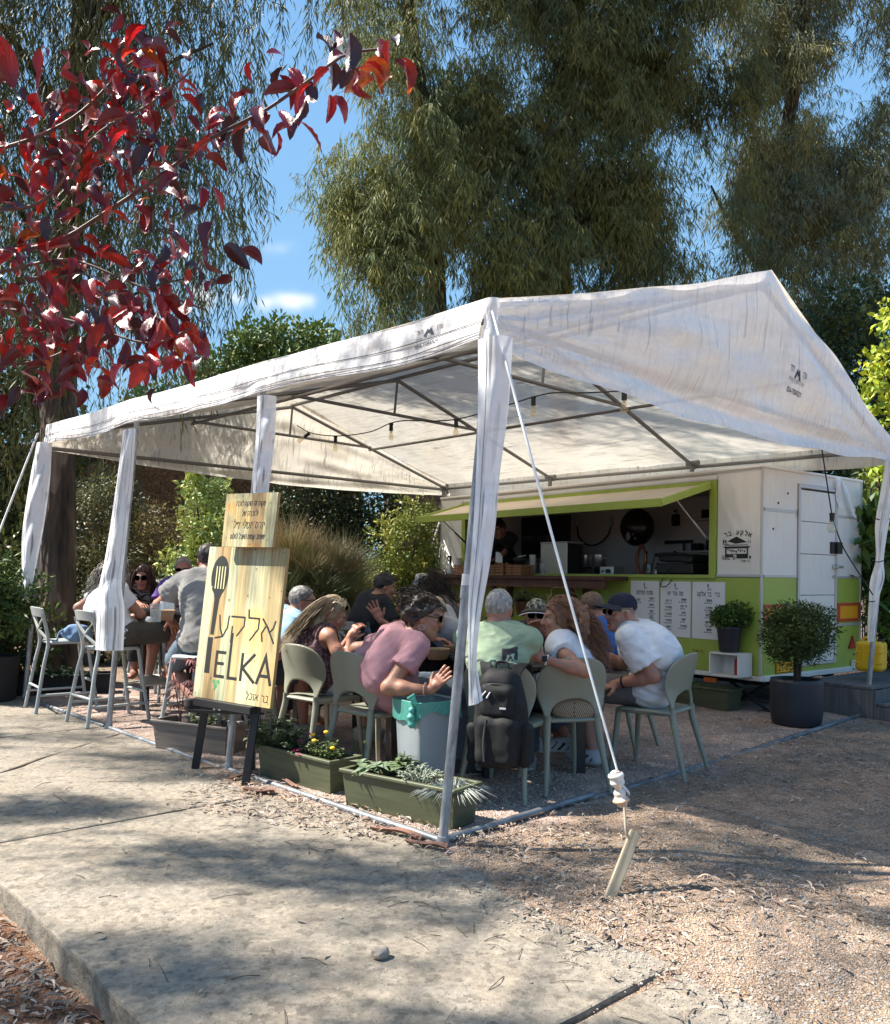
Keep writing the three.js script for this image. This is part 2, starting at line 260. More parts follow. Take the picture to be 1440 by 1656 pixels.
// one flat leaf of two bent halves; returns a triangle list
function bladeInto(P, at, dir, side, L, w, droop) {
  const up = new THREE.Vector3().crossVectors(side, dir).normalize(), q = (k, s, z) => { const p = at.clone().addScaledVector(dir, L * k).addScaledVector(side, w * s).addScaledVector(up, z); p.y -= droop * k * k * L; return p; };
  const a = q(0, 0, 0), b = q(0.4, -0.5, w * 0.12), c = q(0.4, 0.5, w * 0.12), m = q(0.45, 0, 0), t = q(1, 0, 0);
  for (const [x, y, z] of [[a, b, m], [a, m, c], [b, t, m], [m, t, c]]) P.push(x.x, x.y, x.z, y.x, y.y, y.z, z.x, z.y, z.z);
}
function fromTris(P) { const g = new THREE.BufferGeometry(); g.setAttribute('position', new THREE.Float32BufferAttribute(P, 3)); g.computeVertexNormals(); g.setAttribute('uv', new THREE.Float32BufferAttribute(new Float32Array(P.length / 3 * 2), 2)); return g; }
const rv = (R) => new THREE.Vector3(R() - 0.5, R() - 0.5, R() - 0.5).normalize();
// ================================================================ GROUND, PATH, LITTER
// path axes: s across (right-away), t along (left-away)
const st = (x, d) => [0.748 * x + 0.664 * d, -0.664 * x + 0.748 * d];
const xd = (s, t) => [0.748 * s - 0.664 * t, 0.664 * s + 0.748 * t];
const PATH_L = 1.06, PATH_R = 2.86;
function spillEdge(t) {                                               // where loose gravel begins on the path
  const k = [[-3, 2.3], [0.8, 2.34], [1.4, 2.42], [2.0, 2.50], [2.6, 2.58], [3.1, 2.72], [3.7, 2.80], [4.3, 2.72], [4.8, 2.56], [5.4, 2.60], [6, 2.78], [7.5, 2.80], [30, 2.84]];
  let r = 2.8; for (let i = 0; i < k.length - 1; i++) if (t >= k[i][0] && t < k[i + 1][0]) r = mix(k[i][1], k[i + 1][1], (t - k[i][0]) / (k[i + 1][0] - k[i][0]));
  return r + (noise3(t * 2.3, 1.5, 0) - 0.5) * 0.16 + (noise3(t * 9, 7.5, 0) - 0.5) * 0.07;
}
const TENT = { o: [0.003, 4.315], a: [-4.402, 4.774], b: [4.19, 4.275] };
function tentAB(x, d) { const X = x - TENT.o[0], D = d - TENT.o[1], q = TENT.a[0] * TENT.b[1] - TENT.a[1] * TENT.b[0]; return [(X * TENT.b[1] - D * TENT.b[0]) / q, (TENT.a[0] * D - TENT.a[1] * X) / q]; }
function groundH(x, d) {
  const [s, t] = st(x, d), n = (noise3(x * 1.7, d * 1.7, 4) - 0.5) * 0.035 + (noise3(x * 7, d * 7, 8) - 0.5) * 0.012 + (noise3(x * 26, d * 26, 5) - 0.5) * 0.006;
  if (s < PATH_L + 0.02) return -0.115 + n * 0.8 + 0.03 * smooth(-0.6, -3, s);
  const e = spillEdge(t);
  if (s < e - 0.05) return mix(-0.11, -0.022, smooth(PATH_L + 0.02, PATH_L + 0.2, s));
  const over = smooth(e - 0.04, e + 0.22, s); return mix(-0.012, 0.012, over) + n * (0.35 + 0.65 * over) * (s > 3 ? 1 : 0.6);
}
const gravelMap = tex(1024, 1024, (x, y) => {
  const [a, id, e] = cell(x, y, 76, 3), [a2, id2, e2] = cell(x, y, 140, 21), big = id > 0.35 && a < 0.62, k = big ? id : id2, ed = big ? e : e2 * 0.8;
  let l = 0.54 + 0.26 * hash3(k * 9999 | 0, 2, 5); l *= 0.72 + 0.28 * smooth(0.0, 0.16, ed); l += (pf(x, y, 9, 4, 40) - 0.5) * 0.22;
  const w = hash3(k * 9999 | 0, 5, 5), p = pf(x, y, 5, 3, 60); return [l * 1.0, l * mix(0.90, 0.96, w) * mix(0.98, 1, p), l * mix(0.80, 0.93, w)];
}, true, 0.85);
const gravelBump = tex(1024, 1024, (x, y) => { const [a, id, e] = cell(x, y, 76, 3), [a2, id2, e2] = cell(x, y, 140, 21), big = id > 0.35 && a < 0.62; return [big ? 0.45 + 0.5 * smooth(0, 0.35, e) : 0.3 * smooth(0, 0.35, e2) + 0.12 * id2]; }, false, 0.85);
const groundMat = std({ vertexColors: true, map: gravelMap, bumpMap: gravelBump, bumpScale: 0.007, roughness: 0.97 });
function groundTone(x, d) {                                            // what the ground is made of at a place
  const [s, t] = st(x, d), [a, b] = tentAB(x, d), n = noise3(x * 0.9, d * 0.9, 2), m = noise3(x * 3.1, d * 3.1, 6), f = noise3(x * 8, d * 8, 16);
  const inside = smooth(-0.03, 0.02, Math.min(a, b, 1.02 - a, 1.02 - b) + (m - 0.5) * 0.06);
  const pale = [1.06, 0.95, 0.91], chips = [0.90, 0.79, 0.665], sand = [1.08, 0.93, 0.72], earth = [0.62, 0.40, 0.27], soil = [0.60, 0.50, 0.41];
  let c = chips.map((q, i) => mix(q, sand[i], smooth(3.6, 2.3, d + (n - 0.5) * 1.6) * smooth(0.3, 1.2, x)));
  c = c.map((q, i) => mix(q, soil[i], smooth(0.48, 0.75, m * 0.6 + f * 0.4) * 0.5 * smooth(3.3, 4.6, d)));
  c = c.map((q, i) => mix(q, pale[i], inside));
  if (s < PATH_L) c = earth.map((q, i) => mix(q, [0.62, 0.42, 0.30][i], f));
  const far = smooth(10.5, 14, d) * (1 - inside); c = c.map((q, i) => mix(q, soil[i] * 0.9, far));
  return c.map((q) => q * (0.88 + 0.24 * m));
}
{
  const grow = (a, step, end) => { const r = []; let x = a, s = step; while (x < end) { x += s; s *= 1.22; r.push(x); } return r; };
  const xs = [...grow(3.4, 0.05, 600).map((x) => -x).reverse()]; for (let x = -3.4; x <= 5.001; x += 0.045) xs.push(x); xs.push(...grow(5, 0.05, 600));
  const ds = [...grow(-1.6, 0.05, 300).map((x) => -x).reverse()]; for (let d = 1.6; d <= 10.2; d += 0.045) ds.push(d); ds.push(...grow(10.2, 0.05, 1200));
  const P = [], C = [], T = [], I = [], w = xs.length, q = new THREE.Color();
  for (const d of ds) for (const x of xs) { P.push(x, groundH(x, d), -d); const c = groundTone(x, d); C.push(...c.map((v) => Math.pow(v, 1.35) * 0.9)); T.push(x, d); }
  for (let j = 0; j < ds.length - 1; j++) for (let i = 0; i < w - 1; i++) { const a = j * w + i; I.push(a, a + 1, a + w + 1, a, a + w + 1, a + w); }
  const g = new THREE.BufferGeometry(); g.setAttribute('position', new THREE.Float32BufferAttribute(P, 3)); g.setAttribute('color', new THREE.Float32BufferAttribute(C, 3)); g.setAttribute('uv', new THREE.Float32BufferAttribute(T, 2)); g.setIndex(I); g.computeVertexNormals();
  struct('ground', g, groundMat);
}
// ---- concrete path in slabs
const concreteMap = tex(1024, 1024, (x, y) => {
  let l = 0.60 + (pf(x, y, 5, 4, 3) - 0.5) * 0.07 + (pf(x, y, 90, 2, 30) - 0.5) * 0.17 + (pf(x, y, 34, 2, 61) - 0.5) * 0.08 + (hash3(x * 1024 | 0, y * 1024 | 0, 4) - 0.5) * 0.07;
  const st1 = smooth(0.64, 0.67, pf(x, y, 46, 4, 70)); l *= 1 - 0.16 * st1; const [a, id] = cell(x, y, 90, 11); if (id > 0.8 && a < 0.2) l *= 0.78; const v = pf(x, y, 14, 3, 90);
  return [l * 1.0, l * mix(0.93, 0.96, v), l * mix(0.83, 0.89, v)];
}, true, 1.6);
const concreteBump = tex(1024, 1024, (x, y) => { const [a, id] = cell(x, y, 130, 5); return [0.5 + (pf(x, y, 70, 3, 8) - 0.5) * 0.5 + (id > 0.7 && a < 0.3 ? -0.22 : 0)]; }, false, 1.6);
const concrete = std({ map: concreteMap, bumpMap: concreteBump, bumpScale: 0.005, roughness: 0.93, color: new THREE.Color(0.68, 0.655, 0.63) });
{
  const path = new THREE.Group(); path.name = 'path'; path.userData.kind = 'structure'; scene.add(path);
  const R = rng(5);
  const line = (a, b, n, amp, seed) => { const r = []; for (let i = 0; i < n; i++) { const k = i / n; r.push([mix(a[0], b[0], k) + (i ? (noise3(k * n * 0.35, seed, 1) - 0.5) * amp : 0), mix(a[1], b[1], k) + (i ? (noise3(k * n * 0.35, seed, 9) - 0.5) * amp : 0)]); } return r; };
  const slabAt = (cs, k) => {
    const pts = []; for (let i = 0; i < cs.length; i++) { const a = cs[i], b = cs[(i + 1) % cs.length], L = Math.hypot(a[0] - b[0], a[1] - b[1]); pts.push(...line(a, b, Math.max(3, L / 0.07 | 0), a[2] ?? 0.012, k * 7 + i)); }
    const sh = new THREE.Shape(pts.map(([s, t]) => { const [x, d] = xd(s, t); return new THREE.Vector2(x, d); }));
    const g = new THREE.ExtrudeGeometry(sh, { depth: 0.15, bevelEnabled: true, bevelThickness: 0.012, bevelSize: 0.012, bevelOffset: -0.012, bevelSegments: 2 });
    g.rotateX(-Math.PI / 2); g.translate(0, -0.162, 0);                 // shape y (distance) runs to -z, top at 0
    part(path, numbered('slab'), boxUV(g, k * 0.37), concrete);
  };
  const J = 0.011, L = PATH_L, Rr = PATH_R;
  slabAt([[L, -4], [Rr, -4], [Rr, 1.7 - 0.02], [L, 1.7 - 0.02, 0.018]], 1);
  slabAt([[L, 1.7 + 0.02], [Rr, 1.7 + 0.02], [Rr, 4.66 - J], [L, 4.66 - J, 0.022]], 2);
  slabAt([[L, 4.66 + J, 0.014], [Rr, 4.66 + J], [Rr, 7.25 - 0.004, 0.05], [L, 5.82 - 0.004, 0.05]], 3);
  slabAt([[L, 5.82 + 0.004, 0.05], [Rr, 7.25 + 0.004, 0.012], [Rr, 7.58 - J], [L, 7.58 - J, 0.016]], 4);
  slabAt([[L, 7.58 + J], [Rr, 7.58 + J], [Rr, 10.5 - J], [L, 10.5 - J, 0.03]], 5);
  slabAt([[L, 10.5 + J], [Rr, 10.5 + J], [Rr, 18], [L, 18, 0.03]], 6);
}
// ---- loose stones, dry leaves, twigs
const M4 = (p, q, s) => new THREE.Matrix4().compose(p, q, s instanceof THREE.Vector3 ? s : new THREE.Vector3(s, s, s));
const topAt = (x, d) => { const [s] = st(x, d), h = groundH(x, d); return s > PATH_L && s < PATH_R ? Math.max(0, h) : h; };
{
  const R = rng(77), pebble = new THREE.IcosahedronGeometry(1, 0), pos = pebble.attributes.position; for (let i = 0; i < pos.count; i++) { const k = 0.8 + 0.4 * hash3(pos.getX(i) * 99 | 0, pos.getY(i) * 99 | 0, pos.getZ(i) * 99 | 0); pos.setXYZ(i, pos.getX(i) * k, pos.getY(i) * k * 0.7, pos.getZ(i) * k); } pebble.computeVertexNormals();
  const mats = [], cols = [], c = new THREE.Color(), q = new THREE.Quaternion();
  for (let i = 0; i < 90000; i++) {
    const d = 2.2 + Math.pow(R(), 1.5) * 6.5, x = (R() * 2 - 1) * d * 0.56, [s, t] = st(x, d), [a, b] = tentAB(x, d), ins = a > 0 && b > 0 && a < 1 && b < 1;
    const e = spillEdge(t); let keep = s > e + 0.02 ? 1 : s > e - 0.12 ? 0.4 : s > PATH_L + 0.1 ? 0.006 : 0; if (!ins && s > 3.2 && d > 3.4) keep *= 0.6; if (R() > keep) continue;
    const z = (ins ? 0.0052 : 0.0044) * (0.5 + 1.0 * R() * R()) * (R() < 0.02 ? 1.7 : 1); q.setFromEuler(new THREE.Euler(R() * 0.6, R() * 6.28, R() * 0.6));
    mats.push(M4(V(x, topAt(x, d) + z * 0.35, d), q, new THREE.Vector3(z * (0.8 + 0.6 * R()), z, z * (0.8 + 0.6 * R()))));
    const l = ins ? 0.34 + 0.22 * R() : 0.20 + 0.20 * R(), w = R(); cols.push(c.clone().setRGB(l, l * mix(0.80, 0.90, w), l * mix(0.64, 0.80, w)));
  }
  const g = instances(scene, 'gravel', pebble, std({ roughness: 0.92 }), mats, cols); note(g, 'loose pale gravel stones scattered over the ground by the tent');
}
function dryLeaf(L, w, curl, twist) { return sheet((u, v) => { const k = Math.sin(Math.PI * Math.min(1, v * 0.96 + 0.03)) ** 0.8, x = (u - 0.5) * w * k, a = v * twist; return new THREE.Vector3(x * Math.cos(a) + Math.sin(v * 3) * w * 0.5, curl * Math.sin(v * Math.PI) + Math.abs(x) * 0.3 + x * Math.sin(a) * 0.6, (v - 0.5) * L); }, 2, 6); }
{
  const R = rng(31), kinds = [dryLeaf(0.085, 0.016, 0.012, 0.8), dryLeaf(0.11, 0.014, 0.02, 1.6), dryLeaf(0.06, 0.02, 0.006, 0.4), dryLeaf(0.07, 0.006, 0.004, 0.2)], lists = kinds.map(() => [[], []]), c = new THREE.Color();
  const drop = (x, d, up, k) => {
    const i = Math.min(3, R() * 4 | 0), z = (0.4 + 0.5 * R()) * k, q = new THREE.Quaternion().setFromEuler(new THREE.Euler((R() - 0.5) * 0.5, R() * 6.28, (R() - 0.5) * 0.7));
    lists[i][0].push(M4(V(x, topAt(x, d) + 0.006 + up, d), q, z)); const l = 0.13 + 0.30 * R() * R() + 0.10 * R(), r = R(); lists[i][1].push(c.clone().setRGB(l, l * mix(0.66, 0.88, r), l * mix(0.48, 0.76, r)));
  };
  for (let i = 0; i < 30000; i++) {
    const d = 2.2 + R() * 7.5, x = (R() * 2 - 1) * d * 0.56, [s, t] = st(x, d), [a, b] = tentAB(x, d); let w = 0;
    const n = noise3(x * 1.4, d * 1.4, 44);
    if (s < PATH_L - 0.02) w = 0.9 * smooth(0.35, 0.6, noise3(x * 2, d * 2, 3) + 0.4 * smooth(2.9, 3.6, d));
    else if (s < spillEdge(t) - 0.05) w = 0.006 + 0.03 * smooth(0.5, 0, spillEdge(t) - s);
    else { const out = Math.max(-a, -b); w = out > 0 ? 0.24 + 0.55 * smooth(0.48, 0.62, n) + 0.5 * smooth(0.3, 0.02, Math.abs(-a * 6) ) : 0.05; if (x > 0.9 && d < 3.4) w *= 0.3; }
    if (R() < w) drop(x, d, R() * 0.012, 0.9);
  }
  for (let i = 0; i < 900; i++) { const k = R(), x = mix(-1.5, 0.55, k) + (R() - 0.5) * 0.3, d = mix(5.2, 4.25, k) + (R() - 0.5) * 0.55; drop(x, d, R() * 0.015, 1); }   // swept against the tent rail
  for (let i = 0; i < 1500; i++) { const t = 2.0 + R() * 4, s = 0.98 - Math.pow(R(), 1.6) * 0.8, [x, d] = xd(s, t); drop(x, d, R() * 0.04, 1.0); }                        // drifted against the kerb
  const mat = std({ roughness: 0.85, side: THREE.DoubleSide });
  const lit = new THREE.Group(); lit.name = 'leaf_litter'; scene.add(lit); note(lit, 'dry fallen eucalyptus leaves and bark strips lying on the ground', 0, 0, 'stuff');
  kinds.forEach((g, i) => instances(lit, 'leaves', g, mat, lists[i][0], lists[i][1]));
  const tw = [], twigMat = std({ color: new THREE.Color(0.10, 0.075, 0.055), roughness: 0.9 });
  for (let i = 0; i < 95; i++) {
    const t = 1.2 + R() * 4.6, e = spillEdge(t), s = R() < 0.65 ? e - Math.pow(R(), 1.3) * 0.55 : 1.2 + R() * 1.4, [x, d] = xd(s, t), a = R() * 6.28, L = 0.015 + 0.10 * R() * R() * R() + 0.02, k = (R() - 0.5) * 0.25, y = topAt(x, d) + 0.002;
    tw.push(tube([V(x - Math.cos(a) * L, y, d - Math.sin(a) * L), V(x - Math.sin(a) * L * k, y + 0.003 + R() * 0.006, d + Math.cos(a) * L * k), V(x + Math.cos(a) * L, y, d + Math.sin(a) * L)], 0.0010 + 0.0010 * R(), 5, 4));
  }
  const twm = part(scene, 'twig_litter', tw, twigMat); note(twm, 'thin dark twigs strewn along the edge of the concrete path', 0, 0, 'stuff');
  // bark strips big enough to tell apart
  const bark = std({ color: new THREE.Color(0.17, 0.085, 0.06), roughness: 0.85, side: THREE.DoubleSide });
  const strips = [[640, 1352, 0.34, 2.42, 0.05], [690, 1372, 0.24, 2.5, 0.045], [420, 1285, 0.2, 2.9, 0.05], [470, 1276, 0.16, 2.2, 0.04], [150, 1588, 0.12, 2.7, 0.03], [395, 1262, 0.18, 0.4, 0.04]];
  strips.forEach(([u, v, L, ang, w], i) => {
    const p = G(u, v), y = topAt(p.x, -p.z) + 0.012, g = slab((a, b) => { const k = (a - 0.5) * w * (1 - 0.4 * b) + Math.sin(b * 4) * 0.01; return new THREE.Vector3((b - 0.5) * L, Math.abs(a - 0.5) * w * 0.8 + 0.01 * Math.sin(b * 5 + i), k); }, 6, 14, 0.004).rotateY(ang);
    solo('bark_strip', g, bark, ['long reddish bark strip lying along the ground rail near the front pole', 'reddish bark curl touching the foot of the front tent pole', 'brown bark piece between the easel legs and the green planter', 'short bark curl beside the left end of the green planter', 'dark red bark strip on the bare earth below the kerb', 'bark strip behind the front leg of the easel'][i], 'bark', new THREE.Vector3(p.x, y, p.z));
  });
  const sg = new THREE.IcosahedronGeometry(0.03, 2), sp = sg.attributes.position; for (let i = 0; i < sp.count; i++) { const n = 0.7 + 0.6 * noise3(sp.getX(i) * 50 + 9, sp.getY(i) * 50, sp.getZ(i) * 50); sp.setXYZ(i, sp.getX(i) * n * 1.1, sp.getY(i) * n * 0.8, sp.getZ(i) * n); } sg.computeVertexNormals();
  solo('stone', sg, std({ color: new THREE.Color(0.30, 0.25, 0.20), roughness: 0.95 }), 'small rough stone lying on the concrete path', 'stone', G(614, 1549).add(new THREE.Vector3(0, 0.018, 0)));
}
// ================================================================ PARTY TENT
const LEAN = 0.21;                                                     // the whole frame has racked to the right
function TP(a, b, h) { return V(TENT.o[0] + TENT.a[0] * a + TENT.b[0] * b + LEAN * h / 2.6, h, TENT.o[1] + TENT.a[1] * a + TENT.b[1] * b); }
const NA = new THREE.Vector3(-0.70, 0, 0.715), NB = new THREE.Vector3(-0.735, 0, 0.68); // toward the viewer's right-front (gable) / left-front (side)
const gableOut = new THREE.Vector3(0.70, 0, 0.70).normalize(), sideOut = new THREE.Vector3(-0.715, 0, 0.699).normalize();
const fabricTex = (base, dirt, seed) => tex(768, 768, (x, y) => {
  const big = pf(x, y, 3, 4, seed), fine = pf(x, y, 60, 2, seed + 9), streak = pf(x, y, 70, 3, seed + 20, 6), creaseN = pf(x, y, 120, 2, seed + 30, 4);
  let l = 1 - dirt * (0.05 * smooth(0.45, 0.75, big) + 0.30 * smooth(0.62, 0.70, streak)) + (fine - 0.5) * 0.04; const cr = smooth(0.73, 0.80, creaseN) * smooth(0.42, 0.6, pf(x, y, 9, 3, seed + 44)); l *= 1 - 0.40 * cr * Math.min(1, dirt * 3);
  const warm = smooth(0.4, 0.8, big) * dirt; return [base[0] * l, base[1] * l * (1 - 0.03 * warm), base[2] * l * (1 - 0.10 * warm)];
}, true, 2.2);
const fabricBump = tex(512, 512, (x, y) => [0.5 + (pf(x, y, 5, 4, 3) - 0.5) * 0.8 + (pf(x, y, 30, 3, 8, 8) - 0.5) * 0.25], false, 1.1);
const wovenBump = tex(256, 256, (x, y) => [0.5 + 0.25 * Math.sin(x * 402) * Math.sin(y * 402) + (pf(x, y, 12, 3, 3) - 0.5) * 0.3], false, 0.5);
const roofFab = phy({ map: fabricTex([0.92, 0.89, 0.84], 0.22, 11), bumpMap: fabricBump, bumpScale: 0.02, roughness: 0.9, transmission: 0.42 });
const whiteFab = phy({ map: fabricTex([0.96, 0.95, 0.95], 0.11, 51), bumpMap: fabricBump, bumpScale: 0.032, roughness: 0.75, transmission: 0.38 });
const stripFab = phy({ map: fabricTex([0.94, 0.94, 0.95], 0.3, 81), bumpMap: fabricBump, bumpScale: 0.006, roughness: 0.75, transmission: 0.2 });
const galv = std({ map: tex(256, 512, (x, y) => { const l = 0.60 + (pf(x, y, 12, 4, 5) - 0.5) * 0.3 + (pf(x, y, 40, 2, 9) - 0.5) * 0.12; const ru = smooth(0.68, 0.8, pf(x, y, 4, 3, 30)); return [l * mix(0.98, 0.85, ru), l * mix(1, 0.74, ru), l * mix(1.02, 0.62, ru)]; }, true, 0.4, 1.1), metalness: 0.55, roughness: 0.5 });
const railMat = galv.clone(); railMat.color.setRGB(0.55, 0.56, 0.58);
const darkSteel = std({ color: new THREE.Color(0.20, 0.195, 0.19), metalness: 0.5, roughness: 0.55 });
const black = std({ color: new THREE.Color(0.012, 0.012, 0.013), roughness: 0.55 });
const blackMatte = std({ color: new THREE.Color(0.014, 0.014, 0.016), roughness: 0.85 });
const seamMat = std({ color: new THREE.Color(0.08, 0.085, 0.1), roughness: 0.9 });
const rib = (u, n) => Math.sin(u * n);
const tent = thing('party_tent', 'large white gabled party tent with fabric roof over the seated guests', 'tent', V(0, 0, 4.315));
{
  const T0 = tent.position, L = (g) => g.translate(-T0.x, -T0.y, -T0.z), add = (n, g, m, l) => part(tent, n, L(Array.isArray(g) ? merge(g) : g), m, l);
  const EA = [2.72, 2.78, 2.83, 2.87];
  const eaveL = (a) => { const k = a * 3, i = Math.min(2, Math.floor(k)); return mix(EA[i], EA[i + 1], k - i) - 0.012 * Math.sin((k - i) * Math.PI); };
  const eave = (a, b) => mix(eaveL(a), mix(2.72, 2.76, a), b);
  const ridge = (a) => mix(3.65, 3.62, a);
  const roofH = (a, b) => { const e = eave(a, b), k = 1 - Math.abs(2 * b - 1), bay = Math.abs(Math.sin(a * 3 * Math.PI)); return mix(e, ridge(a), k) - (0.035 * bay + 0.036) * Math.sin(Math.PI * k) * (b < 0.5 ? 1 : 0.7) - 0.018 * bay * k + (noise3(a * 9, b * 9, 3) - 0.5) * 0.03 * Math.sin(Math.PI * clamp(k)); };
  add('roof', sheet((u, v) => TP(mix(-0.0025, 1.0065, v), mix(-0.006, 1.006, u), roofH(v, u)), 64, 60, 6.2, 6.5), roofFab, 'sagging roof sheet, glowing tan from beneath');
  // gable panels
  const foldY = (b) => 2.62 - 0.10 * Math.sin(Math.PI * b) ;
  const gable = (a, out, low, belly, seed) => sheet((u, v) => {
    const top = roofH(a, u), bot = low(u), h = mix(top, bot, v), p = TP(a, u, h); const k = Math.sin(Math.PI * u);
    const pleat = Math.sin(u * 38 + v * 5 + 3 * noise3(u * 6, v * 3, seed)) * 0.012 * k * (0.3 + v) + Math.sin(u * 19 - v * 9) * 0.014 * k + (noise3(u * 14, v * 8, seed) - 0.5) * 0.05 * k;
    const fold = Math.exp(-(((h - foldY(u)) / 0.05) ** 2)) * 0.05 * k, flare = Math.max(0, foldY(u) - h) * 0.32 * k;
    return p.addScaledVector(out, 0.03 + belly * k * Math.sin(Math.PI * Math.min(1, v * 1.05)) + pleat - fold + flare);
  }, 140, 46, 6.2, 1.4);
  add('gable_panel', gable(0, gableOut, (u) => mix(2.50, 2.53, u) - 0.13 * Math.sin(Math.PI * Math.pow(u, 0.85)) - 0.012 * Math.sin(u * 26), 0.05, 5), whiteFab, 'creased white triangular end panel facing the path');
  add('gable_panel', gable(1, gableOut.clone().negate(), (u) => mix(2.62, 2.58, u) - 0.10 * Math.sin(Math.PI * u), 0.02, 8), roofFab, 'tan rear end panel seen from inside');
  // valances along both long sides
  const val = (b, out, lo, hang, seed) => sheet((u, v) => { const e = eave(u, b), p = TP(u, b, mix(e + 0.005, e - lo - hang(u), v)); const w = Math.sin(u * 27 + seed) * 0.012 + (noise3(u * 22, v * 4, seed) - 0.5) * 0.026; return p.addScaledVector(out, 0.035 + w * (0.4 + v) + 0.03 * v); }, 130, 10, 6.5, 0.22);
  add('valance', val(0, sideOut, 0.21, (u) => 0.012 * Math.sin(u * 19) + 0.014 * Math.sin(Math.PI * ((u * 3) % 1)), 2), whiteFab, 'weathered white side valance above the path');
  add('valance', val(1, sideOut.clone().negate(), 0.21, (u) => 0.02 * Math.sin(u * 23), 9), roofFab, 'tan side valance in front of the trailer');
  for (const [k, off] of [[0.83, 0.004], [0.95, 0.004], [0.55, 0.004]]) add('seam', tube([...Array(40)].map((_, i) => { const u = i / 39, e = eave(u, 0), w = Math.sin(u * 27 + 2) * 0.012 + (noise3(u * 22, k * 4, 2) - 0.5) * 0.026; return TP(u, 0, mix(e, e - 0.21 - 0.012 * Math.sin(u * 19) - 0.014 * Math.sin(Math.PI * ((u * 3) % 1)), k)).addScaledVector(sideOut, 0.041 + w * (0.4 + k) + 0.03 * k); }), 0.0022, 120, 4), blackMatte);
  // corner pieces that join the side valance to the end panel
  for (const [cb, so] of [[0, sideOut], [1, sideOut.clone().negate()]]) add('corner_patch', sheet((u, v) => { const h = mix(cb ? 2.75 : 2.725, cb ? 2.54 : 2.50, v), d = so.clone().lerp(gableOut, u).normalize(); return TP(0, cb, h).addScaledVector(d, 0.042 + 0.02 * v + 0.004 * Math.sin(v * 9)); }, 8, 8, 0.1, 0.22), whiteFab);
  // frame
  const R1 = 0.021;
  for (const a of [0.005, 1 / 3, 2 / 3, 0.995]) for (const s of [-1, 1]) add('rafter', rod(TP(a, 0.5, ridge(a) - 0.12), TP(a, s < 0 ? 0.004 : 0.996, eave(a, s < 0 ? 0 : 1) - 0.09), R1), darkSteel);
  for (const a of [1 / 3, 2 / 3, 0.995]) { add('collar_beam', rod(TP(a, 0.27, 3.13), TP(a, 0.73, 3.13), 0.018), darkSteel); add('king_post', rod(TP(a, 0.5, 3.13), TP(a, 0.5, 3.52), 0.014), darkSteel); }
  add('ridge_beam', rod(TP(0, 0.5, 3.55), TP(1, 0.5, 3.52), R1), darkSteel);
  for (const b of [0.27, 0.73]) for (let i = 0; i < 3; i++) add('purlin', rod(TP(i / 3, b, 3.10), TP((i + 1) / 3, b, 3.10), 0.017), darkSteel);
  for (const b of [0.004, 0.996]) for (let i = 0; i < 3; i++) add('eave_beam', rod(TP(i / 3, b, eave(i / 3, b) - 0.08), TP((i + 1) / 3, b, eave((i + 1) / 3, b) - 0.08), R1), darkSteel);
  for (const a of [0.005, 0.995]) add('gable_beam', rod(TP(a, 0, 2.63), TP(a, 1, 2.66), R1), darkSteel);
  for (const a of [1 / 3, 2 / 3, 0.995]) add('bracket', merge([rod(TP(a - 0.012, 0.985, 2.69), TP(a + 0.012, 0.985, 2.69), 0.032), rod(TP(a, 0.985, 2.7), TP(a, 0.985, 2.55), 0.026)]), darkSteel);
  const legs = [[0, 0], [1 / 3, 0], [2 / 3 - 0.013, 0], [1, 0], [0, 1], [1, 1]];
  for (const [a, b] of legs) { const p = add('pole', [rod(TP(a, b, 0.0), TP(a, b, 1.28), 0.0245, 0.0245, 16), rod(TP(a, b, 1.27), TP(a, b, 2.64), 0.021, 0.021, 16)], galv); part(p, 'collar', L(rod(TP(a, b, 1.235), TP(a, b, 1.30), 0.0285, 0.0285, 16)), galv); part(p, 'foot', L(rod(TP(a, b, 0), TP(a, b, 0.05), 0.032, 0.030, 16)), galv); }
  for (const [a, b, h] of [[0, 0, 1.30], [1, 0, 1.62]]) add('tape_band', rod(TP(a, b, h), TP(a, b, h + 0.055), 0.0275, 0.0275, 14), stripFab);
  // ground rails
  const gr = (a0, b0, a1, b1, y0, y1) => add('ground_rail', rod(TP(a0, b0, 0).setY(y0), TP(a1, b1, 0).setY(y1), 0.021, 0.021, 14), railMat);
  gr(0, 0, 0.33, 0, 0.022, 0.006); gr(0.335, 0, 0.66, 0, -0.004, 0.006); gr(0.665, 0, 1, 0, 0.010, 0.006); gr(0, 0, 0, 0.215, 0.026, 0.03); gr(0, 0.215, 0, 0.6, 0.006, 0.004); gr(0, 0.6, 0, 1, 0.008, 0.024); gr(0, 1, 0.2, 1, 0.028, 0.028);
  // loose fabric sleeves round the poles: outline points [left u, v, right u, v] surveyed at the pole's distance
  const sleeve = (rows, d, bow, seed, mat = stripFab, lbl) => {
    const lc = new THREE.CatmullRomCurve3(rows.map((r) => W(r[0], r[1], d))), rc = new THREE.CatmullRomCurve3(rows.map((r) => W(r[2], r[3], d - 0.01))), toward = new THREE.Vector3(0, 0, 1);
    const g = sheet((u, v) => { const a = lc.getPoint(v), b = rc.getPoint(v), w = a.distanceTo(b), p = a.clone().lerp(b, u); const k = Math.sin(Math.PI * u); return p.addScaledVector(toward, 0.03 + k * w * bow + (noise3(u * 3, v * 14, seed) - 0.5) * 0.03 * k + Math.sin(v * 21 + u * 5 + seed) * 0.006 * k); }, 18, 60, 0.2, 1.9);
    const m = add('pole_sleeve', g, mat, lbl);
